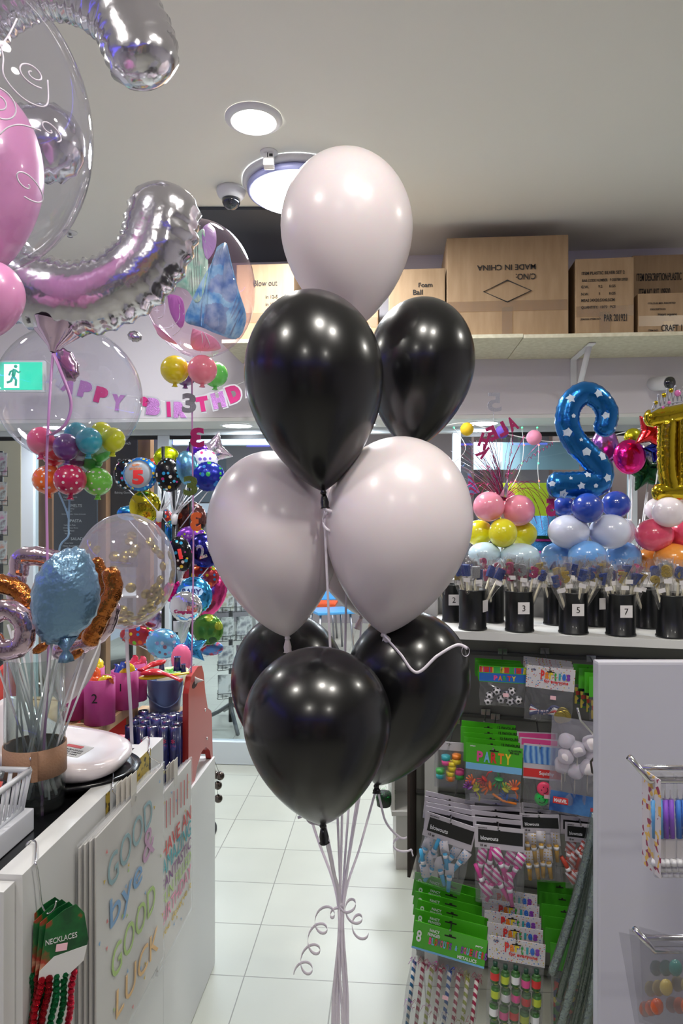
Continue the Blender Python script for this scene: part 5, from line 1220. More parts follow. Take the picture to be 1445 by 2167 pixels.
def f_hands(m, w, hh, hb, t, k):
    rr = random.Random(5)
    for i, (u, v, cn, sz, rot) in enumerate(((-.3, -.62, 'yellow', 1, 20), (-.35, -.4, 'orange', 1, 60), (-.05, -.45, 'orange', 1.3, 100), (.1, -.22, 'green', 1.2, 180), (.22, -.5, 'yellow', 1, -30), (.38, -.42, 'orange', 1.1, 10), (-.15, -.25, 'red', 1, 140), (.25, -.7, 'blue', 1, 80), (-.4, -.55, 'purple', .9, 40))):
        mm = tilt(m @ Matrix.Translation((u*w, -hh/2+v*hb, .001*(i-4))), rot); b = MB(); s = sz*.0115
        b.ball(mm @ V((0, 0, 0)), s, s*.4, s, 14, m=mm.to_quaternion().to_matrix().to_4x4() @ Matrix.Rotation(0, 4, 'X'))
        for j in range(5):
            a = -.9+j*.42; b.tube([mm @ V((math.sin(a)*s*.6, math.cos(a)*s*.6, 0)), mm @ V((math.sin(a)*s*1.3, math.cos(a)*s*1.3, .001)), mm @ V((math.sin(a)*s*2, math.cos(a)*s*2, .002))], s*.2, 6)
        b.tube([mm @ V((0, -s*.5, 0)), mm @ V((s*.4, -s*1.8, 0)), mm @ V((0, -s*2.8, 0))], s*.18, 6)
        obj('sticky_hand', b, lat('neon_'+cn, PCC[cn]), t)
    obj('red_strip', MB().tube([m @ V((0, -hh/2-hb*.62, .01)), m @ V((w*.18, -hh/2-hb*.78, .01)), m @ V((w*.42, -hh/2-hb*.82, .01))], .0035, 8), PCM['orange'], t)
PCC = dict(yellow=(206, 206, 40), orange=(240, 110, 30), green=(40, 160, 80), red=(200, 50, 50), blue=(40, 90, 170), purple=(110, 50, 130))
def f_yoyo(m, w, hh, hb, t, k):
    for i, (u, v, c) in enumerate(((.05, .02, 'neon_pink'), (-.02, -.52, 'neon_green'), (.5, -.6, 'neon_cream'))):
        cc = dict(neon_pink=(240, 70, 110), neon_green=(20, 200, 80), neon_cream=(214, 220, 190))[c]
        mm = m @ Matrix.Translation((u*w*.8, -hh*.72+v*hb*.62, .012-.004*i)); o = obj('smiley_disc', MB().lathe(mm, [(0, .006), (.014, .006), (.0195, .003), (.0205, 0), (.0195, -.004), (0, -.005)], 32, False), M(c, cc, .35, coat=.4, sss=.1), t)
        smile(mm @ Matrix.Translation((0, 0, .0065)), .018, o, 60 if i == 0 else 20)
    price(m, .012, -hh*.9, t)
def f_blow(col, wcol, dots, nm):
    cm = M('blow_'+nm, col, .45); pm = M('blow_print_'+nm, wcol, .45, pat=('dots', 120, [(222, 218, 224), wcol]) if dots else ('stripe', 36, [(0, (226, 220, 226)), (.5, wcol)]))
    def f(m, w, hh, hb, t, k):
        rr = random.Random(len(nm))
        for i in range(9):
            u = -.36+.72*(i % 5)/4+rr.uniform(-.03, .03); v = -.25-.38*(i//5)+rr.uniform(-.04, .04); a = rr.uniform(-40, 40)+(180 if i % 4 == 1 and nm != 'yellow' else 0)
            if nm == 'yellow': a *= .2
            L = hb*.66; mm = tilt(m @ Matrix.Translation((u*w, -hh/2+v*hb, .003*((i % 3)-1))), a)
            b = MB(); b.sweep([mm @ V((0, 0, 0)), mm @ V((0, L*.42, 0))], [(-.0125, -.003), (.0125, -.003), (.0125, .003), (-.0125, .003)], mm.to_3x3() @ V((1, 0, 0))); o = obj('paper_curl', b, pm, t)
            obj('mouthpiece', MB().cyl(mm @ V((0, -L*.5, 0)), mm @ V((0, .004, 0)), .0052, .0075, 12), cm, o)
            obj('white_collar', MB().cyl(mm @ V((0, -L*.12, 0)), mm @ V((0, -L*.02, 0)), .0075, .0085, 12), PCM['white'], o)
    return f
def f_fringe(m, w, hh, hb, t, k):
    cols = ['purple', 'red', 'pink', 'red', 'blue', 'red', 'yellow', 'red']; fr_ = {'purple': (190, 60, 200), 'pink': (226, 60, 180), 'blue': (40, 80, 210), 'yellow': (190, 180, 60), 'red': (190, 40, 90)}
    for i in range(8):
        u = (-.43+.86*i/7)*w
        sm = M('spiral_%s' % ['teal', 'red', 'green', 'red', 'blue', 'red', 'lime', 'red'][i], (200, 200, 200), .4, pat=('stripe', 26, [(0, (214, 210, 204)), (.5, [(30, 90, 130), (150, 30, 70), (150, 160, 50), (150, 30, 60), (30, 80, 140), (140, 30, 60), (140, 150, 60), (140, 30, 60)][i])]))
        o = obj('striped_horn', MB().cyl(m @ V((u, -hh/2-.035, .001)), m @ V((u+.004, -hh/2-hb*.97, .001)), .0062, .005, 12), sm, t)
        b = MB(); rr = random.Random(i)
        for q in range(16):
            s = rr.uniform(0, 1); z0 = -hh/2-.012-.02*s if q < 11 else -hh/2-hb*.55-.03*s
            p = m @ V((u, z0-.012, .004)); a = rr.uniform(0, 6.3)
            b.ribbon([p, p+m.to_3x3() @ V((math.cos(a)*.01, .012, .004)), p+m.to_3x3() @ V((math.cos(a)*.016, math.sin(a)*.014, .007))], .0016, .0003, F_)
        obj('metallic_fringe', b, foil('fringe_'+cols[i], fr_[cols[i]], .2, b=0), o, kind='stuff')
    price(m, .01, -hh/2-hb*.42, t)
def f_bubbles(m, w, hh, hb, t, k):
    lm = [PCM['red'], M('lime', (190, 206, 60), .4), PCM['white'], PCM['pink']]
    for r in range(4):
        for i in range(5):
            u = (-.36+.18*i+.02*(r % 2))*w; z = -hh/2-hb*(.12+.235*r)-.004*(i % 2); b0 = m @ V((u, z, 0)); dn = m.to_3x3() @ V((0, -1, 0))
            o = obj('bubble_bottle', MB().cyl(b0, b0+dn*.036, .0122, n=16).cyl(b0-dn*.006, b0, .006, .0122, 16), M('green_tub', (60, 110, 50), .25, coat=.4), t)
            obj('bottle_label', MB().cyl(b0+dn*.009, b0+dn*.029, .0125, n=16, cap=False), lm[(i+r) % 4], o)
            obj('bottle_cap', MB().cyl(b0-dn*.018, b0-dn*.0062, .0065, n=14), M('dark_green_cap', (20, 70, 50), .35) if r % 2 == 0 else M('lime', (190, 206, 60), .4), o)
def f_dark(m, w, hh, hb, t, k):
    obj('pack_filling', MB().box(m @ Matrix.Translation((0, -hh/2-hb*.55, -.002)), w*.86, hb*.8, .01, .003), M('mixed_toys', (90, 70, 60), .5, pat=('vor', 70, [(0, (170, 60, 50)), (.2, (60, 110, 60)), (.4, (50, 60, 90)), (.6, (190, 170, 70)), (.8, (80, 70, 66))])), t)
W0 = PCM['white']
party = [PCM[k] for k in ('pink', 'lb', 'red', 'orange', 'yellow')]
# row 1
strp = M('candy_stripes', (200, 60, 60), .4, pat=('vor', 90, [(0, (206, 60, 60)), (.2, (60, 170, 80)), (.4, (60, 110, 200)), (.6, (220, 200, 60)), (.8, (210, 80, 160))]), sc=(1, .02, .02))
L1 = [('#', 0, .0, .98, green, 1.0), ('%', 0, .28, .36, strp, .98), ('#', 0, -.2, .52, PCM['blue'], .98), ('PARTY', .05, -.22, .3, [PCM[k] for k in ('pink', 'orange', 'green', 'red', 'yellow')], .48)]
pack(1013, 1113, 1410, 1445, 1497, -.06, 'party pack of small toy footballs under a striped blue header', green, L1, f_soccer)
stackp(1013, 1110, 1410, 1445, 1497, -.06, 'green headers of the toy football packs', green, [], 3, dy=-5, dx=-3, an=2)
LP_ = [('Parties', .1, .12, .42, multi, .62), ('for everyone', .12, -.16, .2, PCM['red'], .5), ('ALPEN', -.36, .32, .09, PCM['navy'], .1)]
pack(1113, 1216, 1411, 1460, 1532, -.04, 'pack of ribbon medals under a speckled white Parties header', wh, LP_, f_medal, -4)
stackp(1113, 1214, 1411, 1455, 1530, -.04, 'speckled white headers behind the ribbon medal pack', wh, [], 3, dy=-6, dx=-2, an=2, a=-3)
pack(1246, 1310, 1432, 1478, 1530, -.03, 'green headed pack of coloured beads at the right beside the white panel', green, [('P', -.3, -.1, .25, W0)], f_dark)
stackp(1246, 1308, 1432, 1478, 1530, -.03, 'green headers beside the white panel in the top row', green, [], 3, dy=-9, dx=-11, an=1, fill=f_dark)
# row 2
pack(918, 982, 1570, 1588, 1668, -.08, 'pack of small smiley tubs left of the sticky hands pack', plainw, [], f_rolls)
hook(950, 1578, -.068)
hook(1025, 1530, -.2)
L2 = [('PARTY', .0, .02, .42, party, .62), ('#', 0, -.4, .26, PCM['lb'], .99), ('unique', -.38, .4, .07, W0), ('12 FAVOURS\nPER BAG', .36, .33, .16, ink)]
pack(985, 1105, 1577, 1632, 1708, -.0, 'party pack of neon sticky hands under a green header', green, L2, f_hands, -2)
stackp(985, 1102, 1577, 1630, 1708, -.0, 'green headers behind the sticky hands pack', green, [('12 FAVOURS', .34, .36, .1, ink)], 4, dy=-12, dx=-3, an=2)
Ls = [('#', 0, .2, .5, M('sky_band', (60, 120, 190), .35, pat=('wave', 20, [(0, (50, 110, 190)), (1, (150, 190, 226))])), .99), ('#', 0, -.32, .24, PCM['red'], .99), ('Squishy', .1, -.32, .13, W0)]
pack(1107, 1190, 1575, 1652, 1722, -.02, 'pack with pink and green smiley discs under a blue and red header', plainw, Ls, f_yoyo, -1)
stackp(1100, 1186, 1575, 1620, 1700, -.02, 'headers behind the smiley disc pack', plainw, [('#', 0, .3, .3, PCM['pink'], .9)], 2, dy=-13, dx=-3)
# big clear bag of cotton wool sticks
c = Q(1208, 1525, .06); k = .00135
m = tilt(frame(Q(1219, 1618, .04), E), -5)
t = thing('sweet_bag', m @ V((0, -.13, 0)), 'big cloudy clear bag of white puffs on sticks with a blue red printed foot', 'sweets bag')
b = MB(); vs, fs = [], []; rr = random.Random(8)
for sg in (1, -1):
    for j in range(13):
        for i in range(11):
            s = i/10*2-1; v = j/12; th = .03*(1-s**4)*math.sin(min(1, v*2)*PI/2); vs.append(m @ V((s*.075*(1.0-.16*v), .125-.255*v, sg*(th+rr.uniform(-.003, .003)))))
for g in (0, 1):
    for j in range(12):
        for i in range(10): q = g*143+j*11+i; fs.append((q, q+1, q+12, q+11))
b._fin(vs, fs); obj('clear_bag', b, film('cloudy_bag', (236, 236, 242), .6, .16, (214, 212, 226), ior=1.45, rough=.1), t)
for i, (x, y, z) in enumerate(((-.03, .02, .006), (.03, .0, .01), (.0, -.02, -.004), (-.035, -.012, -.01), (.045, .03, -.006), (.0, .045, .004), (-.03, .06, -.002), (.032, .065, .002))):
    s = MB(); vs2 = bmesh.ops.create_icosphere(s.b, subdivisions=3, radius=.022, matrix=m @ Matrix.Translation((x, y, z)))['verts']
    ce = m @ V((x, y, z))
    for v in vs2: v.co = ce+(v.co-ce)*(1+.22*noise.noise(v.co*60))
    for f in s.b.faces: f.smooth = True
    o = obj('white_puff', s, M('cotton_puff', (226, 218, 224), .8, sss=.2), t)
    obj('stick', MB().cyl(m @ V((x, y-.015, z)), m @ V((x+.004, y-.07, z)), .0018, n=6), M('cream_stick', (214, 206, 180), .5), o)
obj('printed_foot', MB().box(m @ Matrix.Translation((0, -.098, .03)), .126, .055, .0015), M('blue_foot', (44, 90, 160), .4, pat=('noise', 16, [(.35, (30, 66, 130)), (.65, (80, 130, 190))])), t)
obj('red_label', MB().box(m @ Matrix.Translation((-.035, -.095, .0315)), .04, .018, .001), PCM['red'], t)
obj('lettering', MB().text(m @ Matrix.Translation((-.035, -.095, .0325)), 'MARVEL', h=.01, w=.034, t=.0006, bold=.03), W0, t)
obj('red_label', MB().box(m @ Matrix.Translation((.055, -.105, .0315)), .024, .01, .001), PCM['red'], t)
solo('display_prong', MB().tube([Q(1222, 1498, .11), Q(1228, 1524, .105), Q(1290, 1590, -.0), Q(1330, 1632, -.33)], .0032, 8), ch, 'chrome prong sticking out above the cloudy bag of puffs', 'hook')
solo('display_prong', MB().tube([Q(1262, 1598, .1), Q(1250, 1612, .1), Q(1253, 1634, .1), Q(1275, 1650, .05)], .003, 8), M('dark_wire', (70, 66, 62), .4, .5), 'dark curved wire in front of the bag of puffs', 'hook')
# row 3 blowouts
blkb = M('black_print', (18, 18, 20), .35)
def LB(s='blowouts'): return [('#', .02, .04, .56, blkb, .9), (s, -.2, -.04, .17, W0, .36), ('10 ct', -.32, -.36, .1, ink, .13), ('partyland', -.34, .4, .06, ink, .18)]
pack(897, 1004, 1733, 1786, 1885, .05, 'blue dotted blowouts pack, tilted, at the left of its row', plainw, LB(), f_blow((70, 170, 216), (110, 170, 220), True, 'blue'), -13)
stackp(900, 1006, 1728, 1775, 1870, .05, 'white headers behind the blue dotted blowouts', plainw, [('#', .02, .04, .5, blkb, .9)], 4, dy=-11, dx=-1, a=-8, an=3)
pack(1004, 1109, 1749, 1799, 1918, .07, 'pink striped blowouts pack in the middle of its row', plainw, LB(), f_blow((196, 60, 140), (206, 70, 150), False, 'pink'), 0)
stackp(1002, 1106, 1745, 1790, 1900, .07, 'white headers behind the pink striped blowouts', plainw, [('#', .02, .04, .5, blkb, .9)], 5, dy=-13, dx=-1, a=2, an=4)
pack(1100, 1184, 1722, 1763, 1868, .0, 'yellow dotted blowouts pack right of the pink one', plainw, LB(), f_blow((196, 150, 40), (210, 170, 50), True, 'yellow'), 4)
stackp(1100, 1180, 1722, 1760, 1860, .0, 'white headers behind the yellow blowouts', plainw, [('#', .02, .04, .5, blkb, .9)], 2, dy=-10, dx=2)
pack(1195, 1272, 1742, 1785, 1890, .0, 'red blowouts pack half hidden by the silver tubes', plainw, LB(), f_blow((180, 60, 40), (190, 70, 60), False, 'red'), 0)
stackp(1190, 1268, 1738, 1780, 1870, .0, 'white headers behind the red blowouts', plainw, [('#', .02, .04, .5, blkb, .9)], 2, dy=-10, dx=-3)
# row 4
LG = [('8', -.42, .0, .42, W0, .07), ('FANCY\nFRINGED', -.22, .24, .26, W0, .17), ('BLOWOUTS & SQUEAKERS', .12, -.06, .26, [PCM[k] for k in ('pink', 'lb', 'red', 'purple')], .8), ('METALLICS', .26, -.33, .12, W0, .26), ('#', 0, -.47, .07, PCM['lb'], 1.0), ('party', .4, .22, .08, W0, .1)]
pack(873, 1028, 1968, 2028, 2210, .12, 'pack of eight fringed striped horns under a wide green header', green, LG, f_fringe, -8)
stackp(876, 1030, 1960, 2012, 2200, .12, 'wide green headers behind the fringed horns pack', green, [('8', -.42, .1, .36, W0, .06), ('FANCY\nFRINGED', -.22, .2, .26, W0, .17)], 5, dy=-19, dx=0, a=-8, an=2, dn=.03)
pack(1032, 1153, 1988, 2038, 2205, .12, 'pack of little bubble bottles under a speckled Parties header', wh, LP_, f_bubbles, -2)
stackp(1034, 1152, 1984, 2030, 2200, .12, 'speckled Parties headers behind the bubble bottle pack', wh, LP_[:2], 4, dy=-25, dx=-4, a=-1, an=1, dn=.03)
dg = M('green_header_right', (60, 150, 30), .4)
pack(1164, 1262, 2000, 2060, 2200, .08, 'plain green headed pack behind the silver tubes in the bottom row', dg, [('fun', .2, .3, .1, W0)], f_dark)
stackp(1160, 1258, 1995, 2050, 2195, .08, 'plain green headers in the bottom right of the hook wall', dg, [], 5, dy=-26, dx=-5, an=1, dn=.035)
# long silver foil curtains tubes
sv = film('clear_sleeve_film', (240, 244, 244), .6, .02, (150, 160, 160), ior=1.5, rough=.12); svm = M('grey_silver_roll', (150, 160, 160), .2, .95, bump=(90, .8))
for i, (a, b, n) in enumerate((((1262, 1722), (1168, 2060), .20), ((1268, 1740), (1185, 2110), .17), ((1272, 1800), (1178, 2200), .22), ((1276, 1850), (1200, 2230), .18), ((1280, 1900), (1222, 2240), .21), ((1284, 1780), (1240, 2180), .14))):
    p, q = Q(*a, n), Q(*b, n)
    t = thing('wrapped_roll', q, 'silver grey wrapped roll beside the white panel, %s' % ['outermost', 'second', 'lowest in front', 'low in the middle', 'low at the right', 'half behind the panel'][i], 'wrapped roll', 'silver wrapped rolls by the white panel')
    obj('roll', MB().tube(crom([p, p.lerp(q, .5)+E*.008+V((0, 0, .0)), q], 8), .011, 12), svm if i % 2 == 0 else M('grey_green_roll', (110, 120, 112), .22, .9, bump=(90, .8)), t)
    obj('clear_sleeve', MB().tube(crom([p+V((0, 0, .01)), p.lerp(q, .5)+E*.008, q-V((0, 0, .012))], 8), .0135, 12, False), sv, t)
# ---------------------------------------------------------------- near white panel with prongs
fp = M('white_panel', (190, 190, 200), .4)
a = P(1266, 1400, 1.0); w = .62
t = thing('gondola_end_panel', a+R_*w/2-V((0, 0, a.z)), 'large plain white end panel at the right foreground', 'panel')
obj('panel', MB().box(frame(a+R_*w/2-V((0, 0, a.z/2))+F_*.012), w, a.z-.002, .022, .004), fp, t)
obj('side_wall', MB().box(frame(a+R_*(w-.012)-V((0, 0, a.z/2))-F_*.25), .02, a.z-.002, .45, .002), fp, t)
hb3 = R_*.565+F_*.8+V((0, 0, .665))
solo('hook_board', MB().box(frame(hb3), .014, 1.32, .36, .002), fp, 'white hook board just right of the view that carries the chrome prongs', 'panel')
def prong(y, ybar, x0, d, label, top=True):
    p = P(x0, y, d); q = P(x0+42, ybar+26, d); r = q+R_*.22
    s = MB().tube([p, q, r], .0036, 10)
    if top: q2 = P(x0+26, ybar, d+.02); s.tube([q2, q2+R_*.24], .003, 10)
    solo('chrome_prong', s, ch, label, 'hook')
prong(1602, 1625, 1331, .74, 'upper chrome double prong in front of the white panel')
prong(1966, 1985, 1342, .74, 'lower chrome prong in front of the white panel')
cdp = 0
for i, (x, col, nm) in enumerate(((1389, (90, 160, 216), 'sky blue'), (1413, (140, 84, 206), 'purple'), (1440, (60, 120, 206), 'royal blue'))):
    c = P(x, 1640, .74); t = thing('candle_pack', P(x, 1860, .74), '%s dotted birthday candles in a clear pack on the upper prong' % nm, 'candle pack')
    for j in (-1, 1):
        p0 = P(x+j*6, 1692, .74); p1 = P(x+j*6+3, 1773, .74)
        o = obj('candle', MB().cyl(p0, p1, .0031, n=12), M('dotted_wax_'+nm.replace(' ', '_'), col, .4, pat=('dots', 130, [col, (220, 220, 230)])), t)
        for q in range(3): obj('candle_cup', MB().cyl(P(x+j*7+4+q*3, 1818+q*12, .74+.006*q), P(x+j*7+4+q*3, 1830+q*12, .74+.006*q), .003, .0046, 12), PCM['white'], t)
        obj('wick', MB().cyl(p0, P(x+j*6, 1672, .74), .0012, .0006, 6), PCM['white'], o)
    obj('barcode_card', MB().box(frame(P(x+4, 1796, .742)), .0125, .023, .001), M('label_white', (226, 222, 222), .6), t)
    obj('clear_sleeve', MB().box(frame(P(x+2, 1740, .743)), .0135, .105, .012, .002), film('thin_sleeve', (250, 250, 250), .3, .02, ior=1.2), t)
c = P(1378, 1740, .745)
solo('backing_card', MB().box(frame(c, (R_*.12-F_*.99)), .035, .105, .001), M('side_card', (200, 190, 196), .5, pat=('vor', 200, [(0, (206, 200, 204)), (.7, (150, 60, 90)), (.85, (220, 180, 90))])), 'printed edge of a candle card hanging on the upper prong', 'card')
for i in range(3):
    m = tilt(frame(P(1395+18*i, 2085, .76-.02*i), R_*.8-F_*.6), 10-4*i); t = thing('toy_packet', m @ V((0, -.05, 0)), '%s clear packet hanging on the lower prong' % ['rear', 'middle', 'front'][i], 'packet', 'clear packets on the lower prong')
    b = MB(); vs, fs = [], []; rr = random.Random(i)
    for sg in (1, -1):
        for j in range(7):
            for q in range(6): s = q/5*2-1; vs.append(m @ V((s*.035, .05-.1*j/6, sg*(.008*(1-s**4)*math.sin(j/6*PI)+rr.uniform(-.001, .001)))))
    for g in (0, 1):
        for j in range(6):
            for q in range(5): z = g*42+j*6+q; fs.append((z, z+1, z+7, z+6))
    b._fin(vs, fs); obj('clear_bag', b, bagf, t)
    for j in range(5): obj('small_toy', MB().ball(m @ V((-.02+.01*j, -.03+.012*((j*2) % 5), 0)), .007, .004, .009, 12), lat('toy_%d' % (j % 3), [(200, 90, 50), (190, 170, 90), (70, 130, 120)][j % 3]), t)
# ---------------------------------------------------------------- balloon columns on the upper shelf
def lz(px, n=-.5): return None
UZ = 1.3225
def rb_(x, y, rx_, ry_, d, nm, col, label, grp, rot=0):
    c = P(x, y, d); t = thing('balloon', c-V((0, 0, S(ry_, d))), label, 'balloon', grp)
    m = tilt(frame(c), rot)
    obj('balloon_skin', MB().ball(c, S(rx_, d), S(rx_, d), S(ry_, d), 32, m=Matrix.Identity(4)), lat(nm, col), t); return t
def column(rows, label):
    for (cl, nm, items) in rows:
        pos = ['left', 'middle', 'right', 'far right rear']
        for i, (x, y, rx_, ry_, d) in enumerate(items):
            rb_(x, y, rx_, ry_, d, nm, cl, '%s balloon, %s, in the %s' % (nm.replace('_', ' '), pos[i], label), None)
d = 2.38
column([((244, 150, 172), 'baby_pink', [(1034, 1072, 33, 32, d-.02), (1097, 1080, 34, 33, d), (1066, 1066, 30, 30, d+.12)]), ((220, 212, 24), 'lemon', [(1014, 1128, 29, 28, d+.04), (1064, 1128, 30, 31, d-.06), (1108, 1130, 28, 27, d+.04)]),
        ((190, 214, 226), 'ice_blue', [(1025, 1172, 34, 25, d-.04), (1100, 1176, 42, 27, d-.06), (1064, 1178, 30, 27, d+.12)])], 'pink, lemon and ice blue column')
column([((24, 56, 170), 'royal_blue', [(1194, 1072, 24, 22, d+.08), (1243, 1075, 33, 32, d-.1), (1303, 1068, 30, 29, d)]), ((206, 212, 232), 'blue_white', [(1203, 1125, 43, 36, d-.06), (1291, 1125, 43, 37, d-.06), (1320, 1125, 24, 28, d+.1)]),
        ((110, 164, 226), 'sky_blue', [(1180, 1178, 36, 30, d+.02), (1243, 1177, 40, 33, d-.1), (1318, 1178, 38, 32, d+.02)])], 'royal and sky blue column')
column([((232, 222, 226), 'soft_white', [(1389, 1078, 24, 24, d+.04), (1415, 1084, 34, 32, d-.1), (1440, 1060, 28, 24, d+.06)]), ((240, 96, 140), 'coral_pink', [(1384, 1132, 39, 35, d-.04), (1448, 1130, 34, 34, d-.02), (1420, 1112, 30, 26, d+.14)]),
        ((232, 150, 60), 'apricot', [(1425, 1182, 40, 32, d-.06), (1375, 1185, 30, 26, d+.05), (1480, 1185, 32, 30, d)])], 'white, coral and apricot column')
# sparse base plates so that the columns stand
for x in (1064, 1243, 1425):
    c = P(x, 1200, d); c.z = UZ; hcol = P(x, 1075, d).z-c.z
    tt = solo('column_stand', MB().lathe(c, [(.05, 0), (.05, .006), (.006, .01), (.005, hcol), (0, hcol)], 24), white, 'slim white stand pole inside the %s balloon column' % {1064: 'pink and lemon', 1243: 'royal blue', 1425: 'coral'}[x], 'stand')
bl2 = foil('blue_star_foil', (24, 106, 176), .22, metal=.75, b=.4)
k2 = lambda x, y: (940+x*.3495, 780+y*.3495, 0)
t = foil_number('number_balloon', 'metallic blue foil number two with white stars, seen from behind', [[k2(*p) for p in ((972, 352), (985, 265), (930, 180), (845, 150), (765, 215), (745, 330), (790, 440), (875, 530), (945, 610), (930, 690), (850, 700), (740, 705), (680, 705))]], 29, d-.05, bl2, .7, wr=.07, freq=300, taper=lambda s: .86+.2*s)
skin = [c_ for c_ in t.children][0]
for (x, y, s, a) in ((750, 190, 26, 10), (805, 108, 20, 0), (915, 158, 24, 20), (858, 207, 17, -10), (765, 294, 12, 0), (960, 290, 20, 15), (728, 392, 25, -10), (810, 436, 11, 0), (906, 425, 18, 10), (842, 510, 24, 0), (940, 532, 25, 15), (1003, 592, 16, 0), (968, 664, 24, 20), (854, 643, 19, 0), (748, 665, 11, 0), (810, 712, 22, 10), (896, 712, 12, 0), (690, 622, 20, 0), (708, 758, 24, -10), (640, 700, 16, 0), (1020, 365, 9, 0), (985, 182, 9, 0)):
    X, Y, _ = k2(x, y); mm = tilt(frame(P(X, Y, d-.05)), a); rr_ = s*.3495*d/F*1.15
    b = MB(); b.prism(mm, star_pts(rr_, .5, 5, 2), .0004)
    # lay the star on the foil
    bmesh.ops.triangulate(b.b, faces=b.b.faces); bmesh.ops.subdivide_edges(b.b, edges=b.b.edges, cuts=2)
    from mathutils.bvhtree import BVHTree
    if 'bv' not in globals(): bv = BVHTree.FromPolygons([skin.data.vertices[i].co+V(t.location) for i in range(len(skin.data.vertices))], [tuple(p.vertices) for p in skin.data.polygons])
    ok = True
    for v in b.b.verts:
        o_ = v.co-F_*.3; h_ = bv.ray_cast(o_, F_)
        if h_[0] is not None: v.co = h_[0]-F_*(.0012+(.0003 if (v.co-mm.translation).dot(-F_) > 0 else 0))
        else: ok = False
    if ok: obj('printed_star', b, M('pale_star_print', (196, 210, 226), .4), t)
# gold number one with tiara
gf = foil('gold_foil', (196, 170, 30), .14, b=.5)
t = foil_number('number_balloon', 'gold foil number one with a toy tiara, cut by the right edge', [[(1412, 895, 0), (1410, 950, 0), (1412, 1000, 0), (1418, 1032, 0)], [(1378, 885, 0), (1410, 880, 0), (1452, 872, 0)], [(1395, 1042, 0), (1430, 1040, 0), (1470, 1036, 0)], [(1450, 880, 0), (1450, 960, 0), (1450, 1035, 0)]], 21, d-.05, gf, .8, wr=.1, freq=300)
b = MB(); g3 = P(1425, 855, d-.1)
def tp(x, y, z=0): return P(x, y, d-.12+z)
b.tube(crom([tp(1378, 872), tp(1400, 860), tp(1425, 852), tp(1460, 848)], 6), .003, 6)
for i in range(9):
    x = 1382+i*9; y = 871-i*2.8; hgt = 12+20*math.sin((i+1)/10*PI)+(8 if i % 2 else 0)
    b.tube([tp(x-4, y), tp(x+2, y-hgt), tp(x+7, y-4)], .0022, 6)
    b.ball(tp(x+2, y-hgt), .0045, n=8)
t = solo('toy_tiara', b, M('silver_glitter', (172, 172, 184), .5, .15), 'sparkly silver toy tiara with pink gems on the gold number one', 'tiara')
for (x, y, r) in ((1434, 832, .011), (1416, 852, .006), (1403, 862, .005), (1450, 845, .006)): obj('pink_gem', MB().ball(tp(x, y, -.004), r, r*.6, r, 14), M('pink_gem', (206, 110, 170), .1, coat=1), t)
obj('gold_trim', MB().ball(tp(1405, 836, -.002), .008, .004, .008, 12).ball(tp(1388, 852, -.002), .007, .004, .007, 12).ball(tp(1420, 826, -.002), .008, .004, .008, 12), gf, t)
# foil balloons on straws at the back right
gR = 'foil balloons on sticks between the blue two and the gold one'
sb = P(1345, 1190, 2.62); sb.z = UZ
hp = foil('hot_pink_foil', (214, 30, 130), .2, b=.5); rf = foil('bright_red_foil', (190, 30, 34), .2, b=.5); gfo = foil('dark_green_foil', (14, 70, 34), .2, b=.5); bfo = foil('royal_blue_foil', (20, 40, 150), .2, b=.5)
foily(1332, 967, 2.6, circle(S(35, 2.6), 56, S(38, 2.6)), .03, hp, 'hot pink round foil balloon right of the blue number two', stick=sb+E*-.03, group=gR)
foily(1378, 915, 2.52, star_pts(S(44, 2.5), .48, 4, 8), .03, rf, 'red pointed foil balloon left of the gold number one', rot=35, stick=sb+E*.02, group=gR)
foily(1365, 1000, 2.66, star_pts(S(46, 2.66), .5, 5, 8), .03, gfo, 'dark green star foil balloon under the red one', rot=8, stick=sb+E*.01, group=gR)
foily(1392, 948, 2.6, star_pts(S(34, 2.6), .5, 5, 8), .025, bfo, 'royal blue star foil balloon beside the gold number one', rot=20, stick=sb+E*.04, group=gR)
foily(1375, 962, 2.7, circle(S(32, 2.7), 40), .02, silver, 'silver foil balloon behind the royal blue star', stick=sb, group=gR)
foily(1280, 945, 2.7, circle(S(30, 2.7), 40, S(40, 2.7)), .025, foil('lilac_foil', (170, 110, 190), .2), 'lilac foil balloon half behind the blue number two', stick=sb+E*-.05, group=gR)
foily(1340, 925, 2.75, circle(S(20, 2.7), 40), .02, foil('yellow_foil', (206, 200, 40), .2), 'yellow foil balloon peeping above the hot pink one', stick=sb+E*-.02, group=gR)
for i in range(8):
    solo('straw', MB().cyl(sb+E*(-.04+.012*i), sb+E*(-.09+.035*i)+V((0, 0, .2)), .0025, n=8), M('white_stick', (222, 222, 226), .4), 'white stick of the foil balloons right of the blue two', 'stick', 'sticks of the foil balloons at the right')
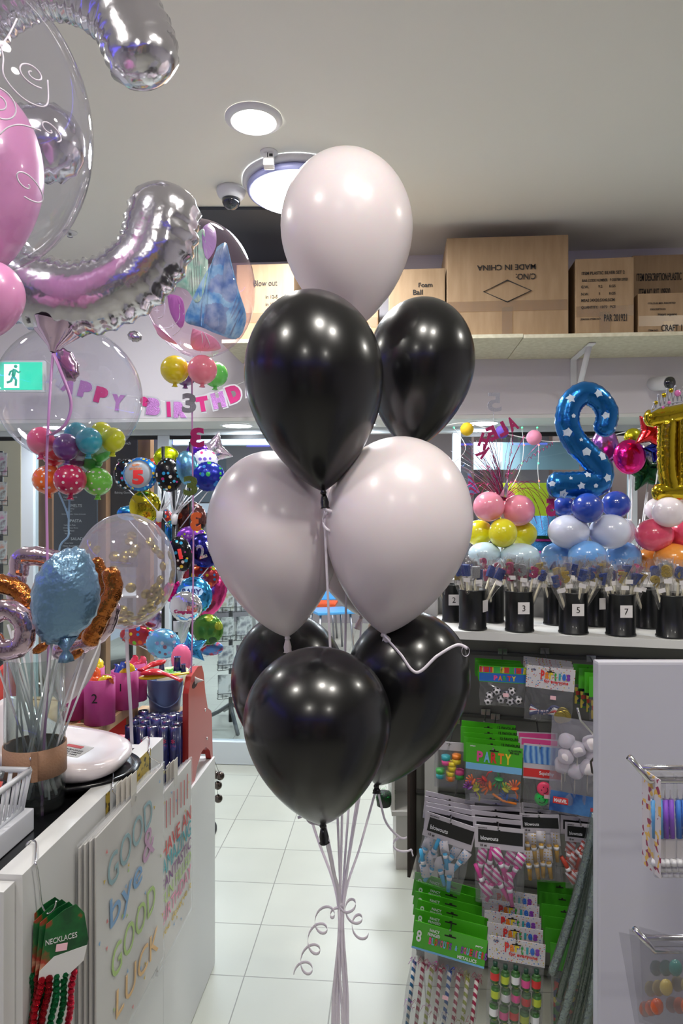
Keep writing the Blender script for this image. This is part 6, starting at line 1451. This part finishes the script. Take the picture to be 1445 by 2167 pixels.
# tinsel spray in the pink column
ts = P(1063, 1060, 2.38); tins = foil('silver_tinsel', (205, 200, 215), .15, b=0); tinm = foil('magenta_tinsel', (190, 30, 110), .2, b=0)
t = thing('tinsel_spray', ts, 'spray of silver and magenta foil tinsel above the pink balloon column', 'decoration')
rr = random.Random(6); bs = MB(); bm_ = MB()
for i in range(70):
    a = rr.gauss(-.35, .28); L = rr.uniform(.12, .24); q = ts+R_*rr.uniform(-.012, .012)
    tgt = bs if rr.random() < .55 else bm_
    tgt.ribbon(crom([q, q+R_*math.sin(a)*L*.5+Z_*math.cos(a)*L*.6+F_*rr.uniform(-.02, .02), q+R_*math.sin(a)*L*1.1+Z_*math.cos(a)*L+F_*rr.uniform(-.05, .05)], 4), .0022, .0004, F_+R_*rr.uniform(-1, 1))
for (sx, cz) in ((1, .1), (-1, .08), (1, .02)):
    for j in range(4): bm_.tube(crom([ts, ts+R_*sx*(.04+.02*j)+Z_*(.04+cz*.3), ts+R_*sx*(.09+.03*j)-Z_*(.01*j), ts+R_*sx*(.12+.02*j)-Z_*(.08+.02*j)], 5), .0009, 4)
obj('silver_strands', bs, tins, t, kind='stuff'); obj('magenta_strands', bm_, tinm, t, kind='stuff')
b = MB(); c0 = P(1072, 1000, 2.36)
for (x1_, y1_, r_, tn) in ((1170, 938, .006, 12), (1085, 905, .008, 6)):
    a_ = P(1070, 1010, 2.36); e_ = P(x1_, y1_, 2.36); mid = P((1070+x1_)/2+6, (1010+y1_)/2-8, 2.36); cc_ = crom([a_, mid, e_], 60)
    b.tube([p+Z_*r_*math.sin(i/len(cc_)*tn*2*PI)+F_*r_*math.cos(i/len(cc_)*tn*2*PI) for i, p in enumerate(cc_)], .0009, 5)
obj('curly_wire', b, tinm, t)
gm_ = M('magenta_glitter_card', (176, 28, 100), .45, bump=(400, .6))
for (x, y, tx, a) in ((1084, 897, 'A', 28), (1062, 908, 'L', 26), (1041, 917, 'E', 24), (1020, 955, 'K', -35), (1024, 932, 'H', -20)):
    obj('card_letter', MB().text(tilt(frame(P(x, y, 2.34)), a), tx, h=S(30, 2.36), w=S(19, 2.36), t=.002, bold=.05, mirror=True), gm_, t)
solo('glitter_number', MB().text(frame(P(1046, 851, 2.38)), '5', h=S(40, 2.38), w=S(30, 2.38), t=.003, bold=.02, mirror=True).cyl(P(1043, 868, 2.381), ts, .0009, n=6), M('silver_glitter', (172, 172, 184), .5, .15), 'silver glitter number on a wire above the tinsel spray', 'number decoration')
b = MB().text(frame(P(1165, 1074, 2.36)), '5', h=S(38, 2.36), w=S(20, 2.36), t=.003, bold=.06, mirror=True)
solo('glitter_number', b, gm_, 'magenta glitter number beside the blue glitter top hat', 'number decoration')
solo('party_horn', MB().lathe(axis_m(P(1066, 1052, 2.36), P(1074, 1014, 2.36)), [(.016, 0), (.0, .066)], 24), tins, 'small silver cone among the pink balloons', 'party hat')
for i in range(2): solo('party_cone', MB().lathe(axis_m(P(1004, 1045, 2.4+.05*i), P(988+6*i, 995+8*i, 2.4+.05*i)), [(.02, 0), (.0, .08)], 24), M('striped_cone_%d' % i, (120, 130, 200), .4, pat=('stripe', 30, [(0, (190, 60, 120)), (.5, (120, 160, 220))])), ['front', 'rear'][i]+' striped cone hat beside the right white balloon', 'party hat')
# lanterns and string
for (x, y, r, nm, c, dd) in ((988, 908, 14, 'yellow', (232, 190, 30), 3.5), (1130, 926, 16, 'pink', (236, 150, 178), 3.5), (1062, 914, 14, 'purple', (110, 80, 190), 3.5)):
    c_ = P(x, y, dd); R0 = S(r, dd)
    solo('paper_lantern', MB().lathe(c_, [(R0*max(.15, math.sin(PI*i/24))*(1+(.02 if i % 2 else -.02)), -R0*math.cos(PI*i/24)) for i in range(25)], 28), M('lantern_'+nm, c, .7), 'small %s honeycomb paper lantern on the string' % nm, 'paper lantern', None)
ws = M('white_string', (225, 225, 225), .5)
solo('lantern_string', MB().tube(crom([P(945, 900, 3.5), P(988, 896, 3.5), P(1062, 916, 3.5), P(1130, 930, 3.5), P(1185, 934, 3.5), P(1300, 920, 3.5), P(1445, 880, 3.5)], 6), .003, 6), ws, 'white string carrying the paper lanterns', 'string')
for (xs, lb) in (((1104, 1108, 1100, 1080), 'fairy light wire hanging left of the pink lantern'), ((1136, 1140, 1138, 1142), 'fairy light wire hanging under the pink lantern'), ((960, 985, 950, 975), 'fairy light wire at the window post')):
    t = thing('fairy_lights', P(xs[0], 900, 3.8), lb, 'fairy lights'); pts = crom([P(xs[0], 905, 3.8), P(xs[1], 950, 3.8), P(xs[2], 995, 3.8), P(xs[3], 1035, 3.8)], 6)
    obj('wire', MB().tube(pts, .002, 5), ws, t)
    for i in range(0, len(pts), 5): obj('bulb', MB().ball(pts[i]-F_*.006, .005, n=8), M('bulb_'+'gr'[i % 2], [(80, 255, 150), (255, 110, 90)][i % 2], .3, em=2.5), t)
# glitter hats stack
hb_ = P(1150, 1200, 2.62); hb_.z = UZ
zc = UZ+.001
for i, (nm, c, hh_, r_) in enumerate((('green', (30, 130, 60), .022, .062), ('silver', (170, 160, 170), .03, .06), ('magenta', (200, 40, 140), .026, .06), ('blue', (40, 110, 160), .034, .06), ('pink', (200, 60, 150), .01, .058), ('dark_green', (20, 90, 40), .01, .058), ('sky', (70, 140, 190), .075, .05))):
    q = V((hb_.x, hb_.y, zc))
    prof_ = [(r_*1.35, 0), (r_*1.35, .003), (r_, .004), (r_*.96, hh_)] if nm == 'sky' else [(0, 0), (r_, 0), (r_*1.02, hh_/2), (r_, hh_)]
    solo('glitter_hat', MB().lathe(q, prof_, 32), M('sequin_'+nm, c, .3, .6, bump=(350, 1.)), '%s sequined party hat in the stack behind the columns%s' % (nm.replace('_', ' '), ', on top' if nm == 'sky' else ''), 'party hat', None); zc += hh_+.0008
# ---------------------------------------------------------------- foil balloon tree
tb_ = P(370, 1083, 3.3); tb_.z = 0
t = thing('balloon_stand', tb_, 'black pole stand carrying the tree of foil balloons', 'stand')
bp_ = M('black_plastic', (18, 18, 20), .35)
obj('base', MB().lathe(tb_, [(.2, .001), (.2, .012), (.03, .03)], 40), bp_, t); obj('pole', MB().cyl(tb_+V((0, 0, .02)), P(370, 1010, 3.3), .014), bp_, t)
obj('pole', MB().cyl(P(345, 1380, 3.3), P(345, 945, 3.3), .008), bp_, t); obj('pole', MB().cyl(P(403, 1380, 3.3), P(403, 935, 3.3), .008), bp_, t)
wc = M('white_holder', (222, 222, 226), .4)
for (x, y) in ((336, 1092), (368, 1098), (388, 1235), (396, 1315), (372, 1325)): obj('holder_cup', MB().cyl(P(x, y+12, 3.28), P(x+2, y-10, 3.28), .012, .017), wc, t)
conf = lambda nm, base, b_, *cols: foil(nm, base, .2, pat=('dots', b_, [base, *cols]), metal=.6)
KB = conf('black_confetti_foil', (20, 20, 24), 45, (200, 60, 140), (60, 160, 200), (220, 200, 60), (220, 220, 220)); KN = conf('navy_patch_foil', (26, 40, 140), 34, (70, 170, 80), (60, 130, 210), (30, 60, 150))
BS = conf('blue_star_print_foil', (30, 110, 190), 55, (230, 200, 60), (220, 230, 240), (60, 180, 220)); MX = conf('multi_foil', (170, 50, 60), 30, (230, 200, 40), (60, 140, 200), (220, 90, 40), (110, 180, 50))
RB = conf('brown_red_foil', (90, 50, 46), 22, (190, 70, 40), (30, 26, 30), (210, 180, 160)); FZ = conf('frosty_print_foil', (110, 174, 214), 40, (180, 206, 226), (150, 150, 200), (120, 90, 110)); LG_ = foil('lime_foil', (190, 210, 20), .22); PU = foil('purple_foil', (110, 50, 180), .2)
LBF = foil('pale_blue_foil', (110, 170, 206), .22); NV = foil('navy_foil', (30, 30, 110), .2); IR = foil('iridescent_foil', (205, 205, 220), .15, pat=('noise', 14, [(.3, (200, 220, 226)), (.5, (226, 200, 226)), (.7, (190, 226, 206))])); WF = foil('white_print_foil', (224, 224, 232), .25, metal=.4, pat=('dots', 40, [(224, 224, 232), (120, 90, 190), (210, 60, 130)]))
GD = foil('mirror_gold_foil', (200, 186, 40), .12, b=.6); BB = foil('baby_blue_foil', (60, 150, 210), .18); SV = foil('bright_silver_foil', (225, 225, 230), .1, b=.6); GN = conf('green_gold_foil', (70, 120, 40), 18, (150, 160, 50), (30, 70, 30)); PNK = M('matte_pink_foil', (236, 110, 150), .3, .2, coat=.3)
gT = 'foil balloons of the balloon tree'
tree = [(270, 1004, 27, 30, KB, 3.42, 'black confetti foil balloon at the far left of the tree, behind the 5', 0), (330, 992, 24, 22, MX, 3.5, 'multicoloured foil balloon between the 5 and the black starry one', 0), (352, 968, 24, 22, LG_, 3.45, 'lime foil balloon at the top of the tree', 20),
        (297, 1004, 35, 33, BS, 3.25, 'blue rimmed round foil balloon with a red 5', 0), (357, 1005, 26, 33, KB, 3.2, 'black foil balloon with bright stars right of the 5', 8), (395, 990, 22, 33, LBF, 3.2, 'pale blue oval foil balloon behind the green number', 5), (417, 958, 24, 20, PU, 3.4, 'purple foil balloon high in the tree', 0),
        (452, 955, 30, 20, IR, 3.42, 'iridescent pointed foil balloon at the top right of the tree', -15), (434, 975, 24, 22, WF, 3.35, 'white printed foil balloon above the navy patterned one', 0), (441, 1008, 31, 29, KN, 3.2, 'navy and green patterned round foil balloon', 0),
        (307, 1072, 30, 32, GD, 3.3, 'mirror gold round foil balloon on the left of the tree', 0), (272, 1086, 22, 14, BB, 3.45, 'blue foil balloon peeping out left of the gold one', 0), (349, 1108, 20, 28, MX, 3.5, 'striped foil balloon half behind the confetti balloon', 0), (362, 1130, 17, 26, BB, 3.4, 'blue foil balloon beside the pole', 0),
        (402, 1098, 32, 34, RB, 3.35, 'brown and red printed foil balloon behind the orange number', 0), (405, 1135, 28, 20, conf('purple_dot_foil', (140, 70, 200), 60, (200, 170, 240), (190, 210, 50)), 3.28, 'purple sparkly foil balloon under the brown one', 0), (382, 1172, 22, 34, KB, 3.15, 'black foil balloon with coloured stars and a red figure', 12),
        (432, 1165, 30, 34, NV, 3.25, 'navy foil balloon with a silver 21', 20), (425, 1222, 36, 26, MX, 3.32, 'red, green and yellow printed foil balloon mid tree', 10), (368, 1252, 20, 22, hp, 3.3, 'hot pink foil balloon left of the blue baby one', 0), (447, 1262, 26, 44, foil('pink_print_foil', (220, 70, 140), .2), 3.36, 'long pink printed foil balloon at the right of the tree', -28),
        (432, 1262, 32, 40, GN, 3.38, 'green leafy printed foil balloon behind the blue baby one', 0), (411, 1260, 36, 36, BB, 3.22, 'blue foil balloon lettered baby', 0), (393, 1284, 34, 30, SV, 3.1, 'shiny silver foil balloon with a magenta congratulations print', 0),
        (440, 1332, 31, 30, GN, 3.2, 'green and gold round foil balloon low at the right', 0), (345, 1362, 34, 29, FZ, 3.05, 'pale blue frosty round foil balloon low in the tree', 0), (292, 1345, 38, 20, MX, 3.45, 'multicoloured foil balloon under the confetti balloon', 0), (325, 1310, 20, 20, foil('lilac_pale_foil', (180, 160, 200), .2), 3.5, 'pale lilac foil balloon behind the confetti balloon', 0),
        (384, 1394, 20, 28, PNK, 2.95, 'plain pink egg shaped foil balloon at the foot of the tree', 0), (446, 1372, 24, 14, foil('red_blue_foil', (200, 60, 60), .3, pat=('noise', 20, [(.45, (190, 50, 50)), (.55, (80, 130, 190))])), 3.45, 'red and blue foil balloon under the green and gold one', 0)]
for (x, y, rx_, ry_, mt, dd, lb, rot) in tree:
    rx_ *= 1.13; ry_ *= 1.13
    hold = P(370+(x-370)*.15, min(y+110, 1400), 3.3)
    out_ = circle(S(rx_, dd), 56, S(ry_, dd)); 
    if 'pointed' in lb: out_ = star_pts(S(rx_*1.3, dd), .5, 4, 8)
    tt, mm = foily(x, y, dd, out_, S(min(rx_, ry_), dd)*.42, mt, lb, rot=rot, yaw=random.uniform(-.25, .25), stick=hold, group=gT, nw=30, wr=.05)
    Tk = S(min(rx_, ry_), dd)*.42
    pr_ = lambda u, v, rx2=S(rx_, dd), ry2=S(ry_, dd), T=Tk: T*max(0, 1-min(1, math.hypot(u/rx2, v/ry2))**2.2)**.5+.001
    if 'red 5' in lb:
        mk = mm
        dsk = MB(); vs = [mk @ V((0, 0, pr_(0, 0)))]; fs = []
        for i in range(1, 7):
            for j in range(40): a = 2*PI*j/40; r0 = S(31, dd)*i/6; vs.append(mk @ V((r0*math.cos(a), r0*math.sin(a)*.94, pr_(r0*math.cos(a), r0*math.sin(a)*.94))))
        for j in range(40): fs.append((0, 1+j, 1+(j+1) % 40))
        for i in range(5):
            for j in range(40): fs.append((1+i*40+j, 1+i*40+(j+1) % 40, 1+(i+1)*40+(j+1) % 40, 1+(i+1)*40+j))
        dsk._fin(vs, fs); bmesh.ops.solidify(dsk.b, geom=dsk.b.faces, thickness=.0004)
        obj('printed_disc', dsk, M('disc_print', (206, 214, 220), .35, .2), tt)
        obj('lettering', MB().text(mk @ Matrix.Translation((S(2, dd), -S(7, dd), .001)), '5', h=S(30, dd), w=S(26, dd), t=.001, bold=.06, proj=lambda u, v: pr_(u+S(2, dd), v-S(7, dd))), PCM['red'], tt)
        obj('lettering', MB().text(mk @ Matrix.Translation((-S(3, dd), S(15, dd), .001)), 'HAPPY\nBIRTHDAY', h=S(13, dd), w=S(28, dd), t=.001, proj=lambda u, v: pr_(u-S(3, dd), v+S(15, dd))), PCM['orange'], tt)
    for key, tx, hh_, mt2, oy in (('silver 21', '21', 30, SV, 0), ('lettered baby', 'BABY', 12, PCM['navy'], 10), ('congratulations', 'Congrats', 10, gm_, -10), ('red figure', '1', 22, PCM['red'], 0)):
        if key in lb:
            if key == 'lettered baby': obj('printed_patch', MB().text(mm @ Matrix.Translation((0, S(oy, dd), .001)), '.', h=S(24, dd), w=S(50, dd), t=.0006, proj=lambda u, v: pr_(u, v+S(oy, dd))), M('pale_patch', (170, 200, 226), .4), tt)
            obj('lettering', MB().text(mm @ Matrix.Translation((0, S(oy, dd), .002)), tx, h=S(hh_, dd), w=S({1: hh_*.35, 2: hh_*.95}.get(len(tx), 42), dd), t=.001, bold=.03, proj=lambda u, v: pr_(u, v+S(oy, dd))), mt2, tt)
foily(405, 1372, 3.0, star_pts(S(38, 3.0), .5, 5, 8), .03, BB, 'sky blue star foil balloon beside the pink egg one', rot=10, stick=P(380, 1440, 3.2), group=gT)
for i in range(14):
    x0_ = random.choice([336, 368]); solo('straw', MB().cyl(P(x0_, 1090, 3.28), P(x0_+random.uniform(-38, 70), 1035+random.uniform(-5, 10), 3.3), .0028, n=6), M('white_stick', (222, 222, 226), .4), 'white stick rising from the upper holder of the balloon tree', 'stick', 'sticks in the upper holders of the tree')
# ---------------------------------------------------------------- small white stepped stand on the floor, hat, brown balls
g = P(848, 1840, 2.95); g.z = 0
m = frame(g)
t = thing('step_stand', g, 'small white stepped stand on the floor behind the hanging packs', 'stand')
w_ = .2; ws_ = M('step_white', (196, 192, 186), .5)
obj('base_block', MB().box(m @ Matrix.Translation((.06, .12, -.1)), .16, .24, .18, .002), ws_, t)
obj('middle_shelf', MB().box(m @ Matrix.Translation((.06, .25, -.1)), .2, .02, .22, .002), ws_, t)
obj('side_board', MB().box(m @ Matrix.Translation((-.033, .41, -.1)), .014, .30, .2, .002), ws_, t); obj('back_board', MB().box(m @ Matrix.Translation((.06, .41, -.205)), .2, .30, .012, .002), ws_, t)
obj('top_shelf', MB().box(m @ Matrix.Translation((.06, .57, -.1)), .2, .02, .22, .002), ws_, t)
c = m @ V((.05, .5815, -.08))
solo('patterned_box', MB().box(frame(c+V((0, 0, .03))), .2, .058, .12, .003), M('bright_pattern', (230, 200, 210), .5, pat=('dots', 22, [(226, 214, 214), (226, 80, 130), (150, 180, 30), (236, 160, 60)])), 'brightly spotted box on top of the white stepped stand', 'box')
tc_ = P(812, 1682, 2.98)
b = MB(); rr = random.Random(4)
for i in range(120):
    a = rr.uniform(0, 6.28); p = tc_+R_*math.cos(a)*.035+F_*math.sin(a)*.035; b.ribbon([p, p+R_*rr.uniform(-.02, .02)+Z_*rr.uniform(-.03, .03)], .002, .0004, F_)
t = solo('tinsel_hat', MB().lathe(tc_-V((0, 0, .05)), [(.0, 0), (.03, .004), (.034, .04), (.03, .06), (0, .066)], 24), M('dark_hat', (30, 34, 30), .6), 'small dark hat with green tinsel trim under the leaning black balloon', 'hat')
obj('green_tinsel', b, foil('green_tinsel', (30, 150, 60), .2, b=0), t, kind='stuff')
for (x, y, r) in ((466, 1642, 9), (461, 1662, 9), (462, 1690, 9), (457, 1640, 8)):
    solo('foil_ball', MB().ball(P(x, y, 2.45), S(r, 2.45), n=18).cyl(P(x, y, 2.45), P(450, 1600, 2.37), .0008, n=5), foil('bronze_foil', (90, 80, 74), .2), 'small bronze foil ball hanging behind the low counter corner', 'ball', 'bronze foil balls behind the counter corner')
# blue-violet party strip light behind the camera: it tints the edges of the foil and latex
vio = M('violet_led', (90, 80, 255), .4, em=7)
t = thing('led_strip', (-3.38, 0, 2.6), 'blue violet light strip along the left wall near the ceiling', 'light strip')
obj('strip', MB().span((-3.395, -2.2, 2.6), (-3.37, 2.6, 2.63)), vio, t)
t = thing('led_strip', (0, -3.58, 2.7), 'blue violet light strip along the wall at the back of the shop', 'light strip')
obj('strip', MB().span((-2.6, -3.595, 2.7), (2.6, -3.57, 2.73)), vio, t)
# ---------------------------------------------------------------- unseen racks behind the camera, added to colour the foil reflections
rr = random.Random(21); cols = [(200, 50, 70), (60, 120, 190), (226, 190, 60), (90, 160, 90), (170, 90, 170), (230, 130, 60), (220, 220, 220), (40, 44, 60)]
for s_, (X0, lb) in enumerate(((-1.6, 'left'), (.7, 'right'))):
    t = thing('stock_rack', (X0, -3.3, 0), 'tall stock rack at the back of the shop, %s of the aisle' % lb, 'rack')
    obj('back_board', MB().span((X0-.9, -3.5, .01), (X0+.9, -3.47, 2.3)), white, t)
    for z in (.4, .9, 1.4, 1.9): obj('shelf', MB().span((X0-.9, -3.469, z), (X0+.9, -3.1, z+.02)), white, t)
    for z in (.42, .92, 1.42, 1.92):
        x = X0-.85; k_ = 0
        while x < X0+.7:
            w_ = rr.uniform(.14, .3); h_ = rr.uniform(.2, .4); c_ = rr.choice(cols)
            solo('stock_box', MB().span((x, -3.4, z+.001), (x+w_, -3.15, z+h_), .004), M('stock_%d_%d' % (c_[0], c_[1]), c_, .5), 'coloured stock box on the %s rack at the back of the shop' % lb, 'box', 'stock boxes on the %s back rack' % lb)
            x += w_+.02

# spell the figures out in the labels
import re
W_ = dict(zip('0123456789', 'zero one two three four five six seven eight nine'.split()))
for o in bpy.data.objects:
    for k_ in ('label', 'group'):
        if k_ in o.keys(): o[k_] = re.sub(r'\b(\d+)\b', lambda q: {'21': 'twenty-one'}.get(q.group(1)) or ' '.join(W_[x] for x in q.group(1)), o[k_])
